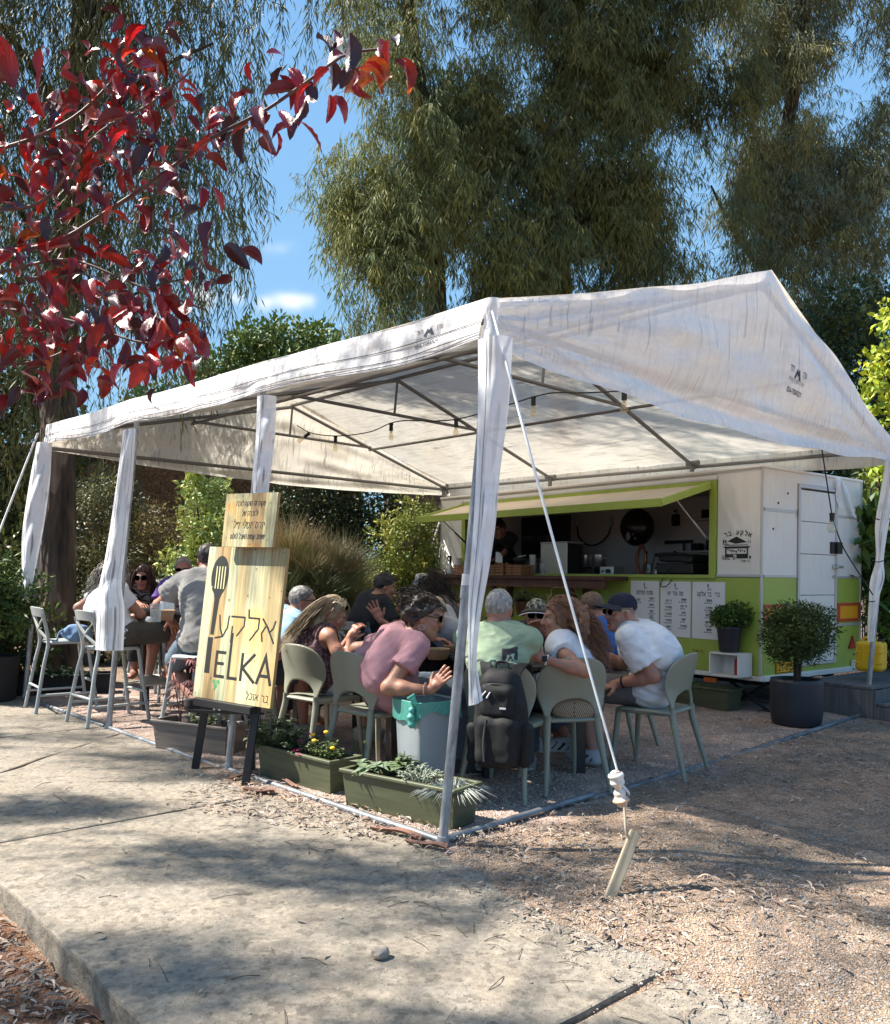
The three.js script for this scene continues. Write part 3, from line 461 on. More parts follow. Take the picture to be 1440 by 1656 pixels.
    for (const k of seed === 9 ? [0.2, 0.42, 0.5, 0.86] : [0.24]) { const s = new THREE.Mesh(L(tube([...Array(30)].map((_, i) => { const v = i / 29 * 0.985 + 0.005, a = lc.getPoint(v), b = rc.getPoint(v), w = a.distanceTo(b), q = Math.sin(Math.PI * k); return a.lerp(b, k).addScaledVector(toward, 0.0315 + q * w * bow + (noise3(k * 3, v * 14, seed) - 0.5) * 0.03 * q + Math.sin(v * 21 + k * 5 + seed) * 0.006 * q); }), 0.0009, 60, 4)), seamMat); s.name = 'seam'; s.castShadow = s.receiveShadow = true; m.add(s); }
  };
  sleeve([[773, 552, 829, 549], [773, 640, 822, 660], [771, 740, 808, 770], [766, 840, 801, 850], [762, 900, 791, 920], [757, 985, 776, 1005], [757, 1060, 771, 1065], [758, 1100, 775, 1100], [758, 1140, 781, 1131]], 4.24, 0.35, 3, stripFab, 'long white sleeve hanging in front of the front corner pole');
  sleeve([[418, 642, 449, 642], [416, 700, 447, 700], [412, 760, 441, 760], [411, 800, 436, 800], [409, 880, 433, 880]], 5.77, 0.22, 6, stripFab, 'white sleeve round the pole behind the sign');
  sleeve([[202, 696, 222, 694], [194, 760, 218, 760], [184, 830, 211, 830], [173, 900, 203, 905], [163, 950, 199, 948], [160, 985, 204, 985], [157, 1050, 202, 1051]], 7.18, 0.3, 9, stripFab, 'flat white sleeve with dark seams hanging over the second pole');
  sleeve([[62, 716, 87, 716], [47, 800, 83, 780], [38, 870, 72, 860], [38, 930, 60, 920], [38, 965, 50, 975]], 8.98, 0.2, 12, stripFab, 'open white sleeve round the far left pole');
  sleeve([[1431, 742, 1448, 742], [1421, 800, 1441, 815], [1413, 850, 1433, 860], [1414, 905, 1427, 906], [1405, 940, 1428, 935], [1403, 970, 1418, 972], [1401, 1005, 1415, 1005], [1401, 1038, 1411, 1036]], 8.46, 0.5, 15, stripFab, 'twisted white sleeve tied round the right pole');
  for (const [u, v, w] of [[1431, 838, 14], [1420, 906, 9], [1410, 970, 10]]) add('tie', tube([W(u - w, v + 1, 8.42), W(u, v + 3, 8.38), W(u + w, v, 8.42), W(u, v - 1, 8.52)], 0.005, 20, 5, true), blackMatte);
  // printed maker's mark: two peaks over two lines of print
  const logo = painted(512, 320, (c, w, h) => {
    c.fillStyle = '#3b4450'; c.strokeStyle = '#3b4450';
    c.beginPath(); c.moveTo(170, 150); c.lineTo(235, 40); c.lineTo(262, 80); c.lineTo(290, 36); c.lineTo(352, 150); c.lineTo(300, 150); c.lineTo(285, 110); c.lineTo(262, 120); c.lineTo(238, 98); c.lineTo(212, 150); c.fill();
    hebrew(c, 'עדן', 500, 96, 52, 9); hebrew(c, 'דוד', 150, 96, 52, 9);
    hebrew(c, 'השכרת ומכירת אוהלים', 470, 186, 30, 4); c.font = 'bold 74px sans-serif'; c.fillText('054-7384321', 30, 300, 450);
  });
  const logoMat = phy({ map: logo, roughness: 0.8, transparent: true });
  const eL = (u) => eave(u, 0), at = (u, k) => { const e = eL(u), w = Math.sin(u * 27 + 2) * 0.012 + (noise3(u * 22, k * 4, 2) - 0.5) * 0.026; return TP(u, 0, mix(e + 0.005, e - 0.21 - 0.012 * Math.sin(u * 19) - 0.014 * Math.sin(Math.PI * ((u * 3) % 1)), k)).addScaledVector(sideOut, 0.039 + w * (0.4 + k) + 0.03 * k); };
  add('printed_mark', sheet((u, v) => at(mix(0.083, 0.045, u), mix(0.74, 0.24, v)), 12, 6, 1, 1), logoMat, 'grey printed maker mark on the side valance');
  const gm = (u, v) => { const b = mix(0.552, 0.600, u), top = roofH(0, b), bot = mix(2.50, 2.53, b) - 0.13 * Math.sin(Math.PI * Math.pow(b, 0.85)) - 0.012 * Math.sin(b * 26), vv = mix(0.66, 0.44, v), h = mix(top, bot, vv), k = Math.sin(Math.PI * b); const pleat = Math.sin(b * 38 + vv * 5 + 3 * noise3(b * 6, vv * 3, 5)) * 0.012 * k * (0.3 + vv) + Math.sin(b * 19 - vv * 9) * 0.014 * k + (noise3(b * 14, vv * 8, 5) - 0.5) * 0.05 * k; const fold = Math.exp(-(((h - foldY(b)) / 0.05) ** 2)) * 0.05 * k, flare = Math.max(0, foldY(b) - h) * 0.32 * k; return TP(0, b, h).addScaledVector(gableOut, 0.034 + 0.05 * k * Math.sin(Math.PI * Math.min(1, vv * 1.05)) + pleat - fold + flare); };
  add('printed_mark', sheet(gm, 12, 8, 1, 1), logoMat, 'grey printed maker mark on the end panel');
}
// ---- guy rope and stake
{
  const foot = W(985, 1455, 3.62).setY(0), top = W(1028, 1345, 3.72), dir = top.clone().sub(foot);
  const stake = thing('wooden_stake', 'weathered wooden stake driven slanting into the gravel in front of the tent', 'stake', foot);
  const g = bx(0.048, dir.length() + 0.06, 0.026, 0, dir.length() / 2 - 0.03, 0, 0.004); g.applyQuaternion(new THREE.Quaternion().setFromUnitVectors(UP, dir.clone().normalize()));
  part(stake, 'post', g, std({ map: tex(128, 512, (x, y) => { const l = 0.64 + (pf(x, y, 10, 4, 3, 2) - 0.5) * 0.35; return [l, l * 0.92, l * 0.78]; }, true, 0.1, 0.5), roughness: 0.9 }));
  const a = W(797, 503, 4.20), b = W(1003, 1262, 3.74), c = W(1013, 1345, 3.67);
  const rope = thing('guy_rope', 'white guy rope from the front tent corner down to the wooden stake', 'rope', c.clone());
  const Lc = (q) => q.translate(-c.x, -c.y, -c.z), mid = a.clone().lerp(b, 0.5).add(new THREE.Vector3(-0.004, -0.012, 0.004));
  part(rope, 'strap', Lc(tube([a, mid, b], (k) => mix(0.0085, 0.0055, k), 40, 6)), std({ color: new THREE.Color(0.78, 0.78, 0.77), roughness: 0.85 }));
  part(rope, 'lower_cord', Lc(tube([b, b.clone().lerp(c, 0.6).add(new THREE.Vector3(0.004, 0, 0)), c, c.clone().add(new THREE.Vector3(0.02, -0.04, -0.015))], 0.006, 16, 6)), std({ color: new THREE.Color(0.45, 0.37, 0.27), roughness: 0.9 }));
  const wrap = (k) => { const p = W(mix(996, 1006, k), mix(1252, 1300, k), 3.735); return p; };
  const pack = tube([wrap(-0.05), wrap(0.25), wrap(0.5), wrap(0.8), wrap(1.02)], (k) => 0.027 + 0.007 * Math.sin(k * 9) + 0.004 * Math.sin(k * 23) - 0.006 * (k > 0.93), 30, 10);
  part(rope, 'tape_wrap', Lc(merge([pack, ball(0.024, ...wrap(0).toArray(), 1, 0.8, 0.8), ball(0.024, ...wrap(1).toArray(), 1, 0.7, 0.8)])), std({ map: tex(256, 256, (x, y) => { const l = 0.86 + (pf(x, y, 5, 4, 4) - 0.5) * 0.3; const w = smooth(0.5, 0.7, pf(x, y, 3, 3, 9)); return [l, l * mix(0.96, 0.82, w), l * mix(0.92, 0.68, w)]; }, true, 0.2), roughness: 0.6, bumpMap: fabricBump, bumpScale: 0.02 }), 'white tape wound round the rope end');
  part(rope, 'loose_end', Lc(sheet((u, v) => W(mix(1003, 1019, v), mix(1262, 1281, v) + u * 6, 3.70), 2, 8)), stripFab);
}
// ================================================================ FOOD TRAILER  (own axes: x along the serving side, right end at 0; z out of that side; y up)
const TA = -51.8 * Math.PI / 180, TO = V(3.18, 0, 8.7);
const trailer = thing('food_trailer', 'white and lime green food trailer with open serving hatch standing behind the guests', 'food trailer', TO, TA);
const TW = (x, y, z) => new THREE.Vector3(x, y, z).applyAxisAngle(UP, TA).add(TO);
const whitePanel = std({ map: tex(512, 512, (x, y) => { const l = 0.93 + (pf(x, y, 4, 4, 3) - 0.5) * 0.06, s = smooth(0.62, 0.8, pf(x, y, 24, 3, 8, 4)) * 0.018; return [l - s, l - s * 1.1, (l - s * 1.4) * 0.985]; }, true, 1.6), color: new THREE.Color(0.86, 0.85, 0.84), roughness: 0.42 });
const limePanel = std({ map: tex(512, 512, (x, y) => { const l = 0.95 + (pf(x, y, 4, 4, 13) - 0.5) * 0.08, s = smooth(0.6, 0.8, pf(x, y, 22, 3, 18, 4)) * 0.025; return [l - s, l - s, l - s]; }, true, 1.5), color: new THREE.Color(0.36, 0.47, 0.075), roughness: 0.45 });
const alu = std({ color: new THREE.Color(0.52, 0.52, 0.53), metalness: 0.55, roughness: 0.5 });
const steel = std({ color: new THREE.Color(0.56, 0.56, 0.55), metalness: 0.85, roughness: 0.3 });
const darkWood = std({ map: tex(256, 256, (x, y) => { const l = 0.42 + (pf(x, y, 30, 3, 3, 3) - 0.5) * 0.25; return [l, l * 0.68, l * 0.54]; }, true, 0.3, 1), roughness: 0.6, color: new THREE.Color(0.5, 0.45, 0.42) });
const plyLight = std({ map: tex(256, 512, (x, y) => { const l = 0.80 + (pf(x, y, 30, 3, 3, 3) - 0.5) * 0.12; return [l, l * 0.92, l * 0.81]; }, true, 0.5, 1.2), roughness: 0.55 });
{
  const L = -5.25, D = -2.03, B = 0.36, M = 1.37, H = 2.47, P = (n, g, m, l) => part(trailer, n, g, m, l);
  const x0 = -4.66, x1 = -0.60, y0 = 1.385, y1 = 2.31, F = 0.075;          // the serving opening
  const wall = 0.04;
  // serving side, in panels round the opening
  P('side_panel', bx(x0 - F - L - 0.02, H - M - 0.02, wall, (L + x0 - F) / 2, (H + M) / 2, -wall / 2), whitePanel);
  P('side_panel', bx(-(x1 + F) - 0.02, H - M - 0.02, wall, (x1 + F) / 2, (H + M) / 2, -wall / 2), whitePanel);
  P('side_panel', bx(x1 - x0 + 2 * F, H - y1 - F - 0.01, wall, (x0 + x1) / 2, (H + y1 + F - 0.01) / 2, -wall / 2), whitePanel, 'white strip above the hatch');
  P('lower_panel', bx(-L - 0.02, M - B - 0.02, wall, L / 2, (M + B) / 2, -wall / 2), limePanel);
  P('trim', [bx(-(x1 + F) - 0.01, 0.025, 0.012, (x1 + F) / 2, M + 0.01, 0.004), bx(x0 - F - L - 0.01, 0.025, 0.012, (L + x0 - F) / 2, M + 0.01, 0.004), bx(0.028, H - B + 0.02, 0.02, -0.004, (H + B) / 2, -0.004, 0.006), bx(0.028, H - B + 0.02, 0.02, L + 0.004, (H + B) / 2, -0.004, 0.006)], alu);
  P('skirt_rail', bx(-L + 0.02, 0.05, 0.05, L / 2, B - 0.02, -0.012, 0.008), whitePanel);
  const fr = P('hatch_frame', [bx(x1 - x0 + 2 * F, F, 0.05, (x0 + x1) / 2, y1 + F / 2, 0.002), bx(F, y1 - y0, 0.05, x0 - F / 2, (y0 + y1) / 2, 0.002), bx(F, y1 - y0, 0.05, x1 + F / 2, (y0 + y1) / 2, 0.002), bx(x1 - x0 + 2 * F, 0.035, 0.06, (x0 + x1) / 2, y0 - 0.018, 0.006)], limePanel, 'lime green frame of the serving opening');
  part(fr, 'edge_lip', bx(x1 - x0 + 2 * F + 0.02, 0.014, 0.02, (x0 + x1) / 2, y1 + F + 0.007, 0.02), alu);
  // shell: roof, floor, far wall, ends
  P('roof', [bx(-L, 0.04, -D, L / 2, H - 0.012, D / 2), bx(-L + 0.03, 0.03, -D + 0.03, L / 2, H + 0.012, D / 2, 0.01)], whitePanel);
  P('floor', bx(-L - 0.06, 0.06, -D - 0.06, L / 2, B + 0.03, D / 2), blackMatte);
  P('far_wall', bx(-L - 0.06, H - B - 0.05, 0.04, L / 2, (H + B) / 2, D + 0.03), std({ color: new THREE.Color(0.62, 0.62, 0.61), roughness: 0.6 }));
  P('end_wall', bx(0.04, H - B - 0.04, -D - 0.05, L + 0.025, (H + B) / 2, D / 2), whitePanel);
  // right end with the door
  const e = (za, zb, ya, yb, m, n = 'end_panel') => P(n, bx(0.04, yb - ya, Math.abs(zb - za), -0.02, (ya + yb) / 2, (za + zb) / 2), m);
  e(-0.02, -0.66, 2.07, H - 0.03, whitePanel); e(-0.02, -0.66, M + 0.02, 2.04, whitePanel); e(-0.02, -0.66, B, M - 0.005, limePanel);
  e(-1.47, -2.02, 2.07, H - 0.03, whitePanel); e(-1.47, -2.02, M + 0.02, 2.04, whitePanel); e(-1.47, -2.02, 0.86, M - 0.005, limePanel); e(-1.47, -2.02, B, 0.835, limePanel); e(-0.66, -1.47, 2.36, H - 0.03, whitePanel); e(-0.66, -1.47, B, 0.44, limePanel, 'lower_panel');
  P('trim', [bx(0.014, 0.03, 0.62, 0.0, 2.055, -0.35), bx(0.014, 0.03, 0.53, 0.0, 2.055, -1.75), bx(0.014, 0.024, 0.62, 0.0, M + 0.008, -0.35), bx(0.014, 0.024, 0.53, 0, M + 0.008, -1.75), bx(0.014, 0.03, 0.53, 0, 0.848, -1.75), bx(0.02, H - B, 0.03, 0.0, (H + B) / 2, D + 0.0, 0.006)], alu);
  const door = P('door', [0.46, 0.80, 1.18, 1.62, 1.965].map((a, i, q) => { const b = [0.80, 1.18, 1.62, 1.965, 2.30][i]; return bx(0.04, b - a - 0.006, 0.72, -0.012, (a + b) / 2, -1.075, 0.004); }), whitePanel, 'white panelled door in the end wall');
  part(door, 'frame', [bx(0.05, 1.92, 0.035, -0.006, 1.40, -0.685, 0.006), bx(0.05, 1.92, 0.035, -0.006, 1.40, -1.455, 0.006), bx(0.05, 0.04, 0.80, -0.004, 2.335, -1.07, 0.006), bx(0.05, 0.03, 0.80, -0.004, 0.445, -1.07, 0.006)], alu);
  part(door, 'lock_box', [bx(0.06, 0.13, 0.10, 0.03, 1.70, -1.46, 0.01), bx(0.03, 0.13, 0.07, 0.015, 1.70, -1.36, 0.006)], black);
  part(door, 'handle', [rod(new THREE.Vector3(0.0, 1.49, -1.40), new THREE.Vector3(0.05, 1.49, -1.40), 0.03), bx(0.02, 0.03, 0.13, 0.06, 1.49, -1.45, 0.008), rod(new THREE.Vector3(0, 1.38, -1.40), new THREE.Vector3(0.03, 1.38, -1.40), 0.02)], steel);
  for (const y of [0.7, 2.0]) part(door, 'hinge', rod(new THREE.Vector3(0.02, y, -0.665), new THREE.Vector3(0.02, y + 0.09, -0.665), 0.012), alu);
  const refl = painted(256, 160, (c, w, h) => { c.fillStyle = '#b8432c'; c.fillRect(0, 0, w, h); c.fillStyle = '#e8a21e'; c.fillRect(26, 26, w - 52, h - 52); c.strokeStyle = '#c98412'; c.lineWidth = 1; for (let i = 26; i < w - 26; i += 7) { c.beginPath(); c.moveTo(i, 26); c.lineTo(i, h - 26); c.stroke(); } });
  const reflM = std({ map: refl, roughness: 0.45 });
  const plate = (w, h) => new THREE.BoxGeometry(0.008, h, w);
  P('reflector_panel', plate(0.50, 0.21).translate(0.008, 0.985, -1.76), reflM, 'orange and yellow marker panel right of the door');
  P('reflector_panel', plate(0.50, 0.21).translate(0.008, 0.985, -0.30), reflM, 'orange and yellow marker panel left of the door');
  P('reflector_triangle', new THREE.CylinderGeometry(0.095, 0.095, 0.018, 3).rotateX(-Math.PI / 2).rotateY(Math.PI / 2).translate(0.012, 0.62, -1.84), std({ color: new THREE.Color(0.35, 0.03, 0.015), roughness: 0.3 }));
  const lic = painted(512, 128, (c, w, h) => { c.fillStyle = '#e7a812'; c.fillRect(0, 0, w, h); c.strokeStyle = '#15130c'; c.lineWidth = 8; c.strokeRect(6, 6, w - 12, h - 12); c.fillStyle = '#15130c'; c.font = 'bold 104px sans-serif'; c.fillText('21-015-71', 26, 102, 460); });
  P('licence_plate', new THREE.BoxGeometry(0.012, 0.12, 0.50).translate(0.012, 0.44, -0.52), std({ map: lic, roughness: 0.4 }));
  P('bumper_rail', bx(0.05, 0.06, 1.98, 0.0, B - 0.02, -1.02, 0.01), whitePanel);
  P('tail_light', [bx(0.05, 0.10, 0.09, 0.03, 0.39, -1.86, 0.012)], std({ color: new THREE.Color(0.75, 0.72, 0.70), roughness: 0.3 }));
  P('tail_light', [rod(new THREE.Vector3(0.05, 0.39, -1.86), new THREE.Vector3(0.06, 0.39, -1.86), 0.035)], std({ color: new THREE.Color(0.42, 0.05, 0.03), roughness: 0.3 }), 'red round lens on the rear light');
  P('side_light', bx(0.16, 0.05, 0.03, -0.60, 0.27, -0.03, 0.008), std({ color: new THREE.Color(0.55, 0.13, 0.02), roughness: 0.35 }));
  for (const [x, y, z] of [[0.003, 2.24, -0.47], [0.003, 1.86, -0.2], [0.003, 2.13, -0.29], [0.003, 0.5, -1.9]]) P('screw_hole', new THREE.CylinderGeometry(0.012, 0.012, 0.006, 8).rotateZ(Math.PI / 2).translate(x, y, z), blackMatte);
  // running gear
  P('chassis', [bx(-L - 0.3, 0.08, 0.06, L / 2, B - 0.08, -0.3), bx(-L - 0.3, 0.08, 0.06, L / 2, B - 0.08, -1.7), bx(0.06, 0.08, 1.6, -0.3, B - 0.08, -1.0), bx(0.06, 0.08, 1.6, -3, B - 0.08, -1.0)], blackMatte);
  const wheelGeo = merge([new THREE.TorusGeometry(0.22, 0.085, 10, 28)]);
  for (const x of [-2.35, -3.05]) { const w = P('wheel', wheelGeo.clone().translate(x, 0.30, -0.22), blackMatte); part(w, 'rim', new THREE.CylinderGeometry(0.16, 0.16, 0.09, 20).rotateX(Math.PI / 2).translate(x, 0.30, -0.22), alu); }
  for (const x of [-0.25, -4.9]) { P('jack_leg', [rod(new THREE.Vector3(x - 0.22, B - 0.06, -0.12), new THREE.Vector3(x + 0.26, 0.02, -0.12), 0.018), rod(new THREE.Vector3(x + 0.26, B - 0.06, -0.16), new THREE.Vector3(x - 0.18, 0.02, -0.16), 0.018), bx(0.14, 0.02, 0.14, x + 0.26, 0.012, -0.13), bx(0.14, 0.02, 0.14, x - 0.18, 0.012, -0.15)], blackMatte); }
  // hatch door propped open
  const hp = [[x0, 2.335, 0.02], [x1 - 0.02, 2.335, 0.02]], hz = 0.86, hy = 2.10, q = (x, k) => new THREE.Vector3(x, mix(2.335, hy, k), mix(0.02, hz, k));
  const hat = P('hatch', slab((u, v) => q(mix(x0 - 0.03, x1 - 0.0, u), v), 8, 4, 0.02, 4, 0.9), plyLight, 'pale board of the hatch held open as an awning');
  const bar = (a, b, w = 0.03, h = 0.06) => { const d = b.clone().sub(a), g = bx(w, h, d.length(), 0, 0, 0, 0.004); g.applyMatrix4(new THREE.Matrix4().lookAt(a, b, UP)); const m = a.clone().add(b).multiplyScalar(0.5); return g.translate(m.x, m.y, m.z); };
  part(hat, 'rim', [bar(q(x0 - 0.05, 1.0), q(x1 + 0.02, 1.0), 0.03, 0.085), bar(q(x0 - 0.045, 0), q(x0 - 0.045, 1), 0.03, 0.075), bar(q(x1 + 0.015, 0.02), q(x1 + 0.015, 1), 0.03, 0.075)], limePanel, 'lime green rim of the hatch');
  for (const x of [x0 + 0.05, x1 - 0.05]) { const a = q(x, 0.62).add(new THREE.Vector3(0, -0.03, 0)), b = new THREE.Vector3(x, 1.78, 0.01), m = a.clone().lerp(b, 0.55); part(hat, 'gas_strut', merge([rod(a, m, 0.007), rod(m, b, 0.012)]), x < -3 ? black : alu); }
  // serving counter on brackets
  const ct = P('counter', [bx(3.62, 0.045, 0.42, -3.50, 1.335, 0.23, 0.006)], darkWood, 'dark wooden serving counter along the hatch');
  part(ct, 'fascia', bx(3.60, 0.10, 0.03, -3.50, 1.262, 0.40, 0.005), darkWood);
  for (const x of [-5.15, -3.7, -2.32]) part(ct, 'bracket', [bx(0.09, 0.5, 0.05, x, 1.06, 0.03), bar(new THREE.Vector3(x, 0.84, 0.05), new THREE.Vector3(x, 1.28, 0.38), 0.06, 0.05)], darkWood);
  P('inner_counter', [bx(x1 - x0 + 0.1, 0.04, 0.60, (x0 + x1) / 2, 1.34, -0.36), bx(x1 - x0 + 0.1, 0.9, 0.03, (x0 + x1) / 2, 0.88, -0.6)], std({ color: new THREE.Color(0.05, 0.05, 0.05), roughness: 0.3, metalness: 0.4 }));
  // printed emblem of the bar on the white panel: name, roofed stall, trees
  const emblem = painted(640, 700, (c, w, h) => {
    c.fillStyle = '#15140f'; c.strokeStyle = '#15140f';
    const word = 'אלקע בר', n = word.length; [...word].forEach((ch, i) => { if (ch === ' ') return; const k = i / (n - 1), a = mix(0.42, -0.38, k); c.save(); c.translate(mix(585, 75, k), 190 - 80 * Math.cos((k - 0.5) * 2.2)); c.rotate(a); hebrew(c, ch, 42, 40, 66, 15, 0, 0, 1); c.restore(); });
    c.beginPath(); c.moveTo(130, 270); c.lineTo(300, 195); c.lineTo(330, 190); c.lineTo(520, 285); c.lineTo(560, 290); c.lineTo(300, 318); c.closePath(); c.fill(); c.fillRect(20, 318, 140, 9);
    for (const [x, s] of [[48, 1], [95, 0.85]]) { c.beginPath(); c.ellipse(x, 275, 17 * s, 40 * s, 0, 0, 7); c.fill(); c.fillRect(x - 4, 290, 8, 26); } c.fillRect(560, 230, 5, 90); c.fillRect(580, 270, 34, 10); c.fillRect(580, 295, 30, 8);
    c.lineWidth = 6; c.strokeRect(70, 338, 480, 8); c.beginPath(); c.moveTo(28, 365); c.lineTo(610, 365); c.lineTo(560, 400); c.lineTo(84, 400); c.fill();
    c.strokeRect(84, 400, 470, 110); c.fillRect(84, 400, 30, 170); c.fillRect(530, 400, 26, 170); c.fillRect(84, 500, 470, 14); c.fillRect(320, 514, 236, 70); c.fillRect(84, 520, 170, 40);
    for (let i = 0; i < 9; i++) c.fillRect(130 + i * 43, 412 + (i * 37) % 30, 24, 22 + (i * 13) % 30); c.beginPath(); c.arc(270, 575, 30, 0, 7); c.fill(); c.fillStyle = '#f0efec'; c.beginPath(); c.arc(270, 575, 13, 0, 7); c.fill(); c.fillStyle = '#15140f';
    for (let i = 0; i < 4; i++) { c.strokeRect(15 + i * 45, 520 + (i % 2) * 20, 30, 60); } c.fillRect(20, 590, 170, 8); c.fillRect(580, 540, 36, 40); c.fillRect(576, 590, 44, 6); hebrew(c, 'בר אוכל', 590, 650, 34, 6);
  });
  P('printed_emblem', new THREE.PlaneGeometry(0.36, 0.40).translate(-0.285, 1.69, 0.0045), std({ map: emblem, roughness: 0.5, transparent: true }), 'black printed emblem of a roofed food stall');
  P('wall_notice', new THREE.PlaneGeometry(0.20, 0.05).translate(-0.76, 0.565, -0.004 + 0.008), std({ map: painted(256, 64, (c, w, h) => { c.strokeStyle = '#7a3c10'; hebrew(c, 'בר אוכל', 240, 50, 34, 7); }), roughness: 0.6, transparent: true }));
  // folded fabric flap on the roof edge
  P('roof_flap', [sheet((u, v) => new THREE.Vector3(0.03 + 0.012 * Math.sin(v * 7), H + 0.01 - v * 0.33, -1.40 - u * 0.09 - v * 0.04 + 0.02 * Math.sin(v * 4)), 4, 12), sheet((u, v) => new THREE.Vector3(0.02 + 0.05 * v + 0.012 * Math.sin(v * 5), H - 0.0 - v * 0.42, -1.50 - u * 0.06 - v * 0.26), 4, 12)], stripFab, 'dirty white strap flap hanging off the roof edge');
}
// ---- menu boards on the trailer side
{
  const board = (k, seed, title, label) => {
    const t = painted(512, 640, (c, w, h) => {
      const R = rng(seed); c.fillStyle = '#d9dadd'; c.fillRect(0, 0, w, h); c.fillStyle = c.strokeStyle = '#1d1d20';
      c.beginPath(); c.ellipse(250, 38, 11, 20, 0, 0, 7); c.fill(); c.fillRect(247, 50, 7, 46); c.lineWidth = 3; c.strokeRect(262, 66, 14, 26); c.strokeRect(284, 70, 14, 22);
      hebMid(c, title, 256, 158, 40, 8);
      const row = (x, y, bold, len) => { if (bold) hebMid(c, ['קציצות דג', 'סלט ירקות', 'חביתה', 'כריך הבית', 'לימונדה', 'שקשוקה', 'פוקצה'][R() * 7 | 0] + ' ' + (20 + (R() * 40 | 0)), x, y, 20, 5, 0, 0.1, 0.75); else { hebMid(c, ['ירוקים עגבניות בצל וגבינה', 'לחם ביצה טחינה וסלט', 'שמן זית לימון וזעתר', 'מוגש עם לחם'][R() * 4 | 0].slice(0, len), x, y, 11, 2.2, 0, 0.1, 0.75); } };
      if (seed === 3) { for (let i = 0; i < 5; i++) { const y = 216 + i * 82; row(256, y, 1); row(256, y + 26, 0, 26); if (i % 2) row(256, y + 46, 0, 12); } }
      else for (let i = 0; i < 5; i++) { const y = 216 + i * 76; row(seed === 1 ? 370 : 385, y, 1); row(380, y + 26, 0, 24); if (seed === 2 || i < 1) { row(130, y + 18, 1); row(130, y + 46, 0, 22); } if (i > 1 && seed === 1) row(380, y + 46, 0, 12); }
    });
    const q = thing('menu_board', label, 'menu board', TW(k, 0.70, 0.006), TA, 0);
    part(q, 'panel', bx(0.405, 0.61, 0.006, 0, 0.305, -0.002), std({ color: new THREE.Color(0.62, 0.62, 0.64), roughness: 0.4 })); part(q, 'print', new THREE.PlaneGeometry(0.4, 0.605).translate(0, 0.305, 0.0045), std({ map: t, roughness: 0.4 }));
  };
  board(-1.458, 1, 'מנות פתיחה', 'white menu sheet nearest the counter, partly behind the navy cap');
  board(-1.035, 2, 'מה עוד יש', 'white middle menu sheet with a subheading low down, between two others');
  board(-0.612, 3, 'כריך בר אלקע', 'white menu sheet with one centred column, next to the potted herb');
}
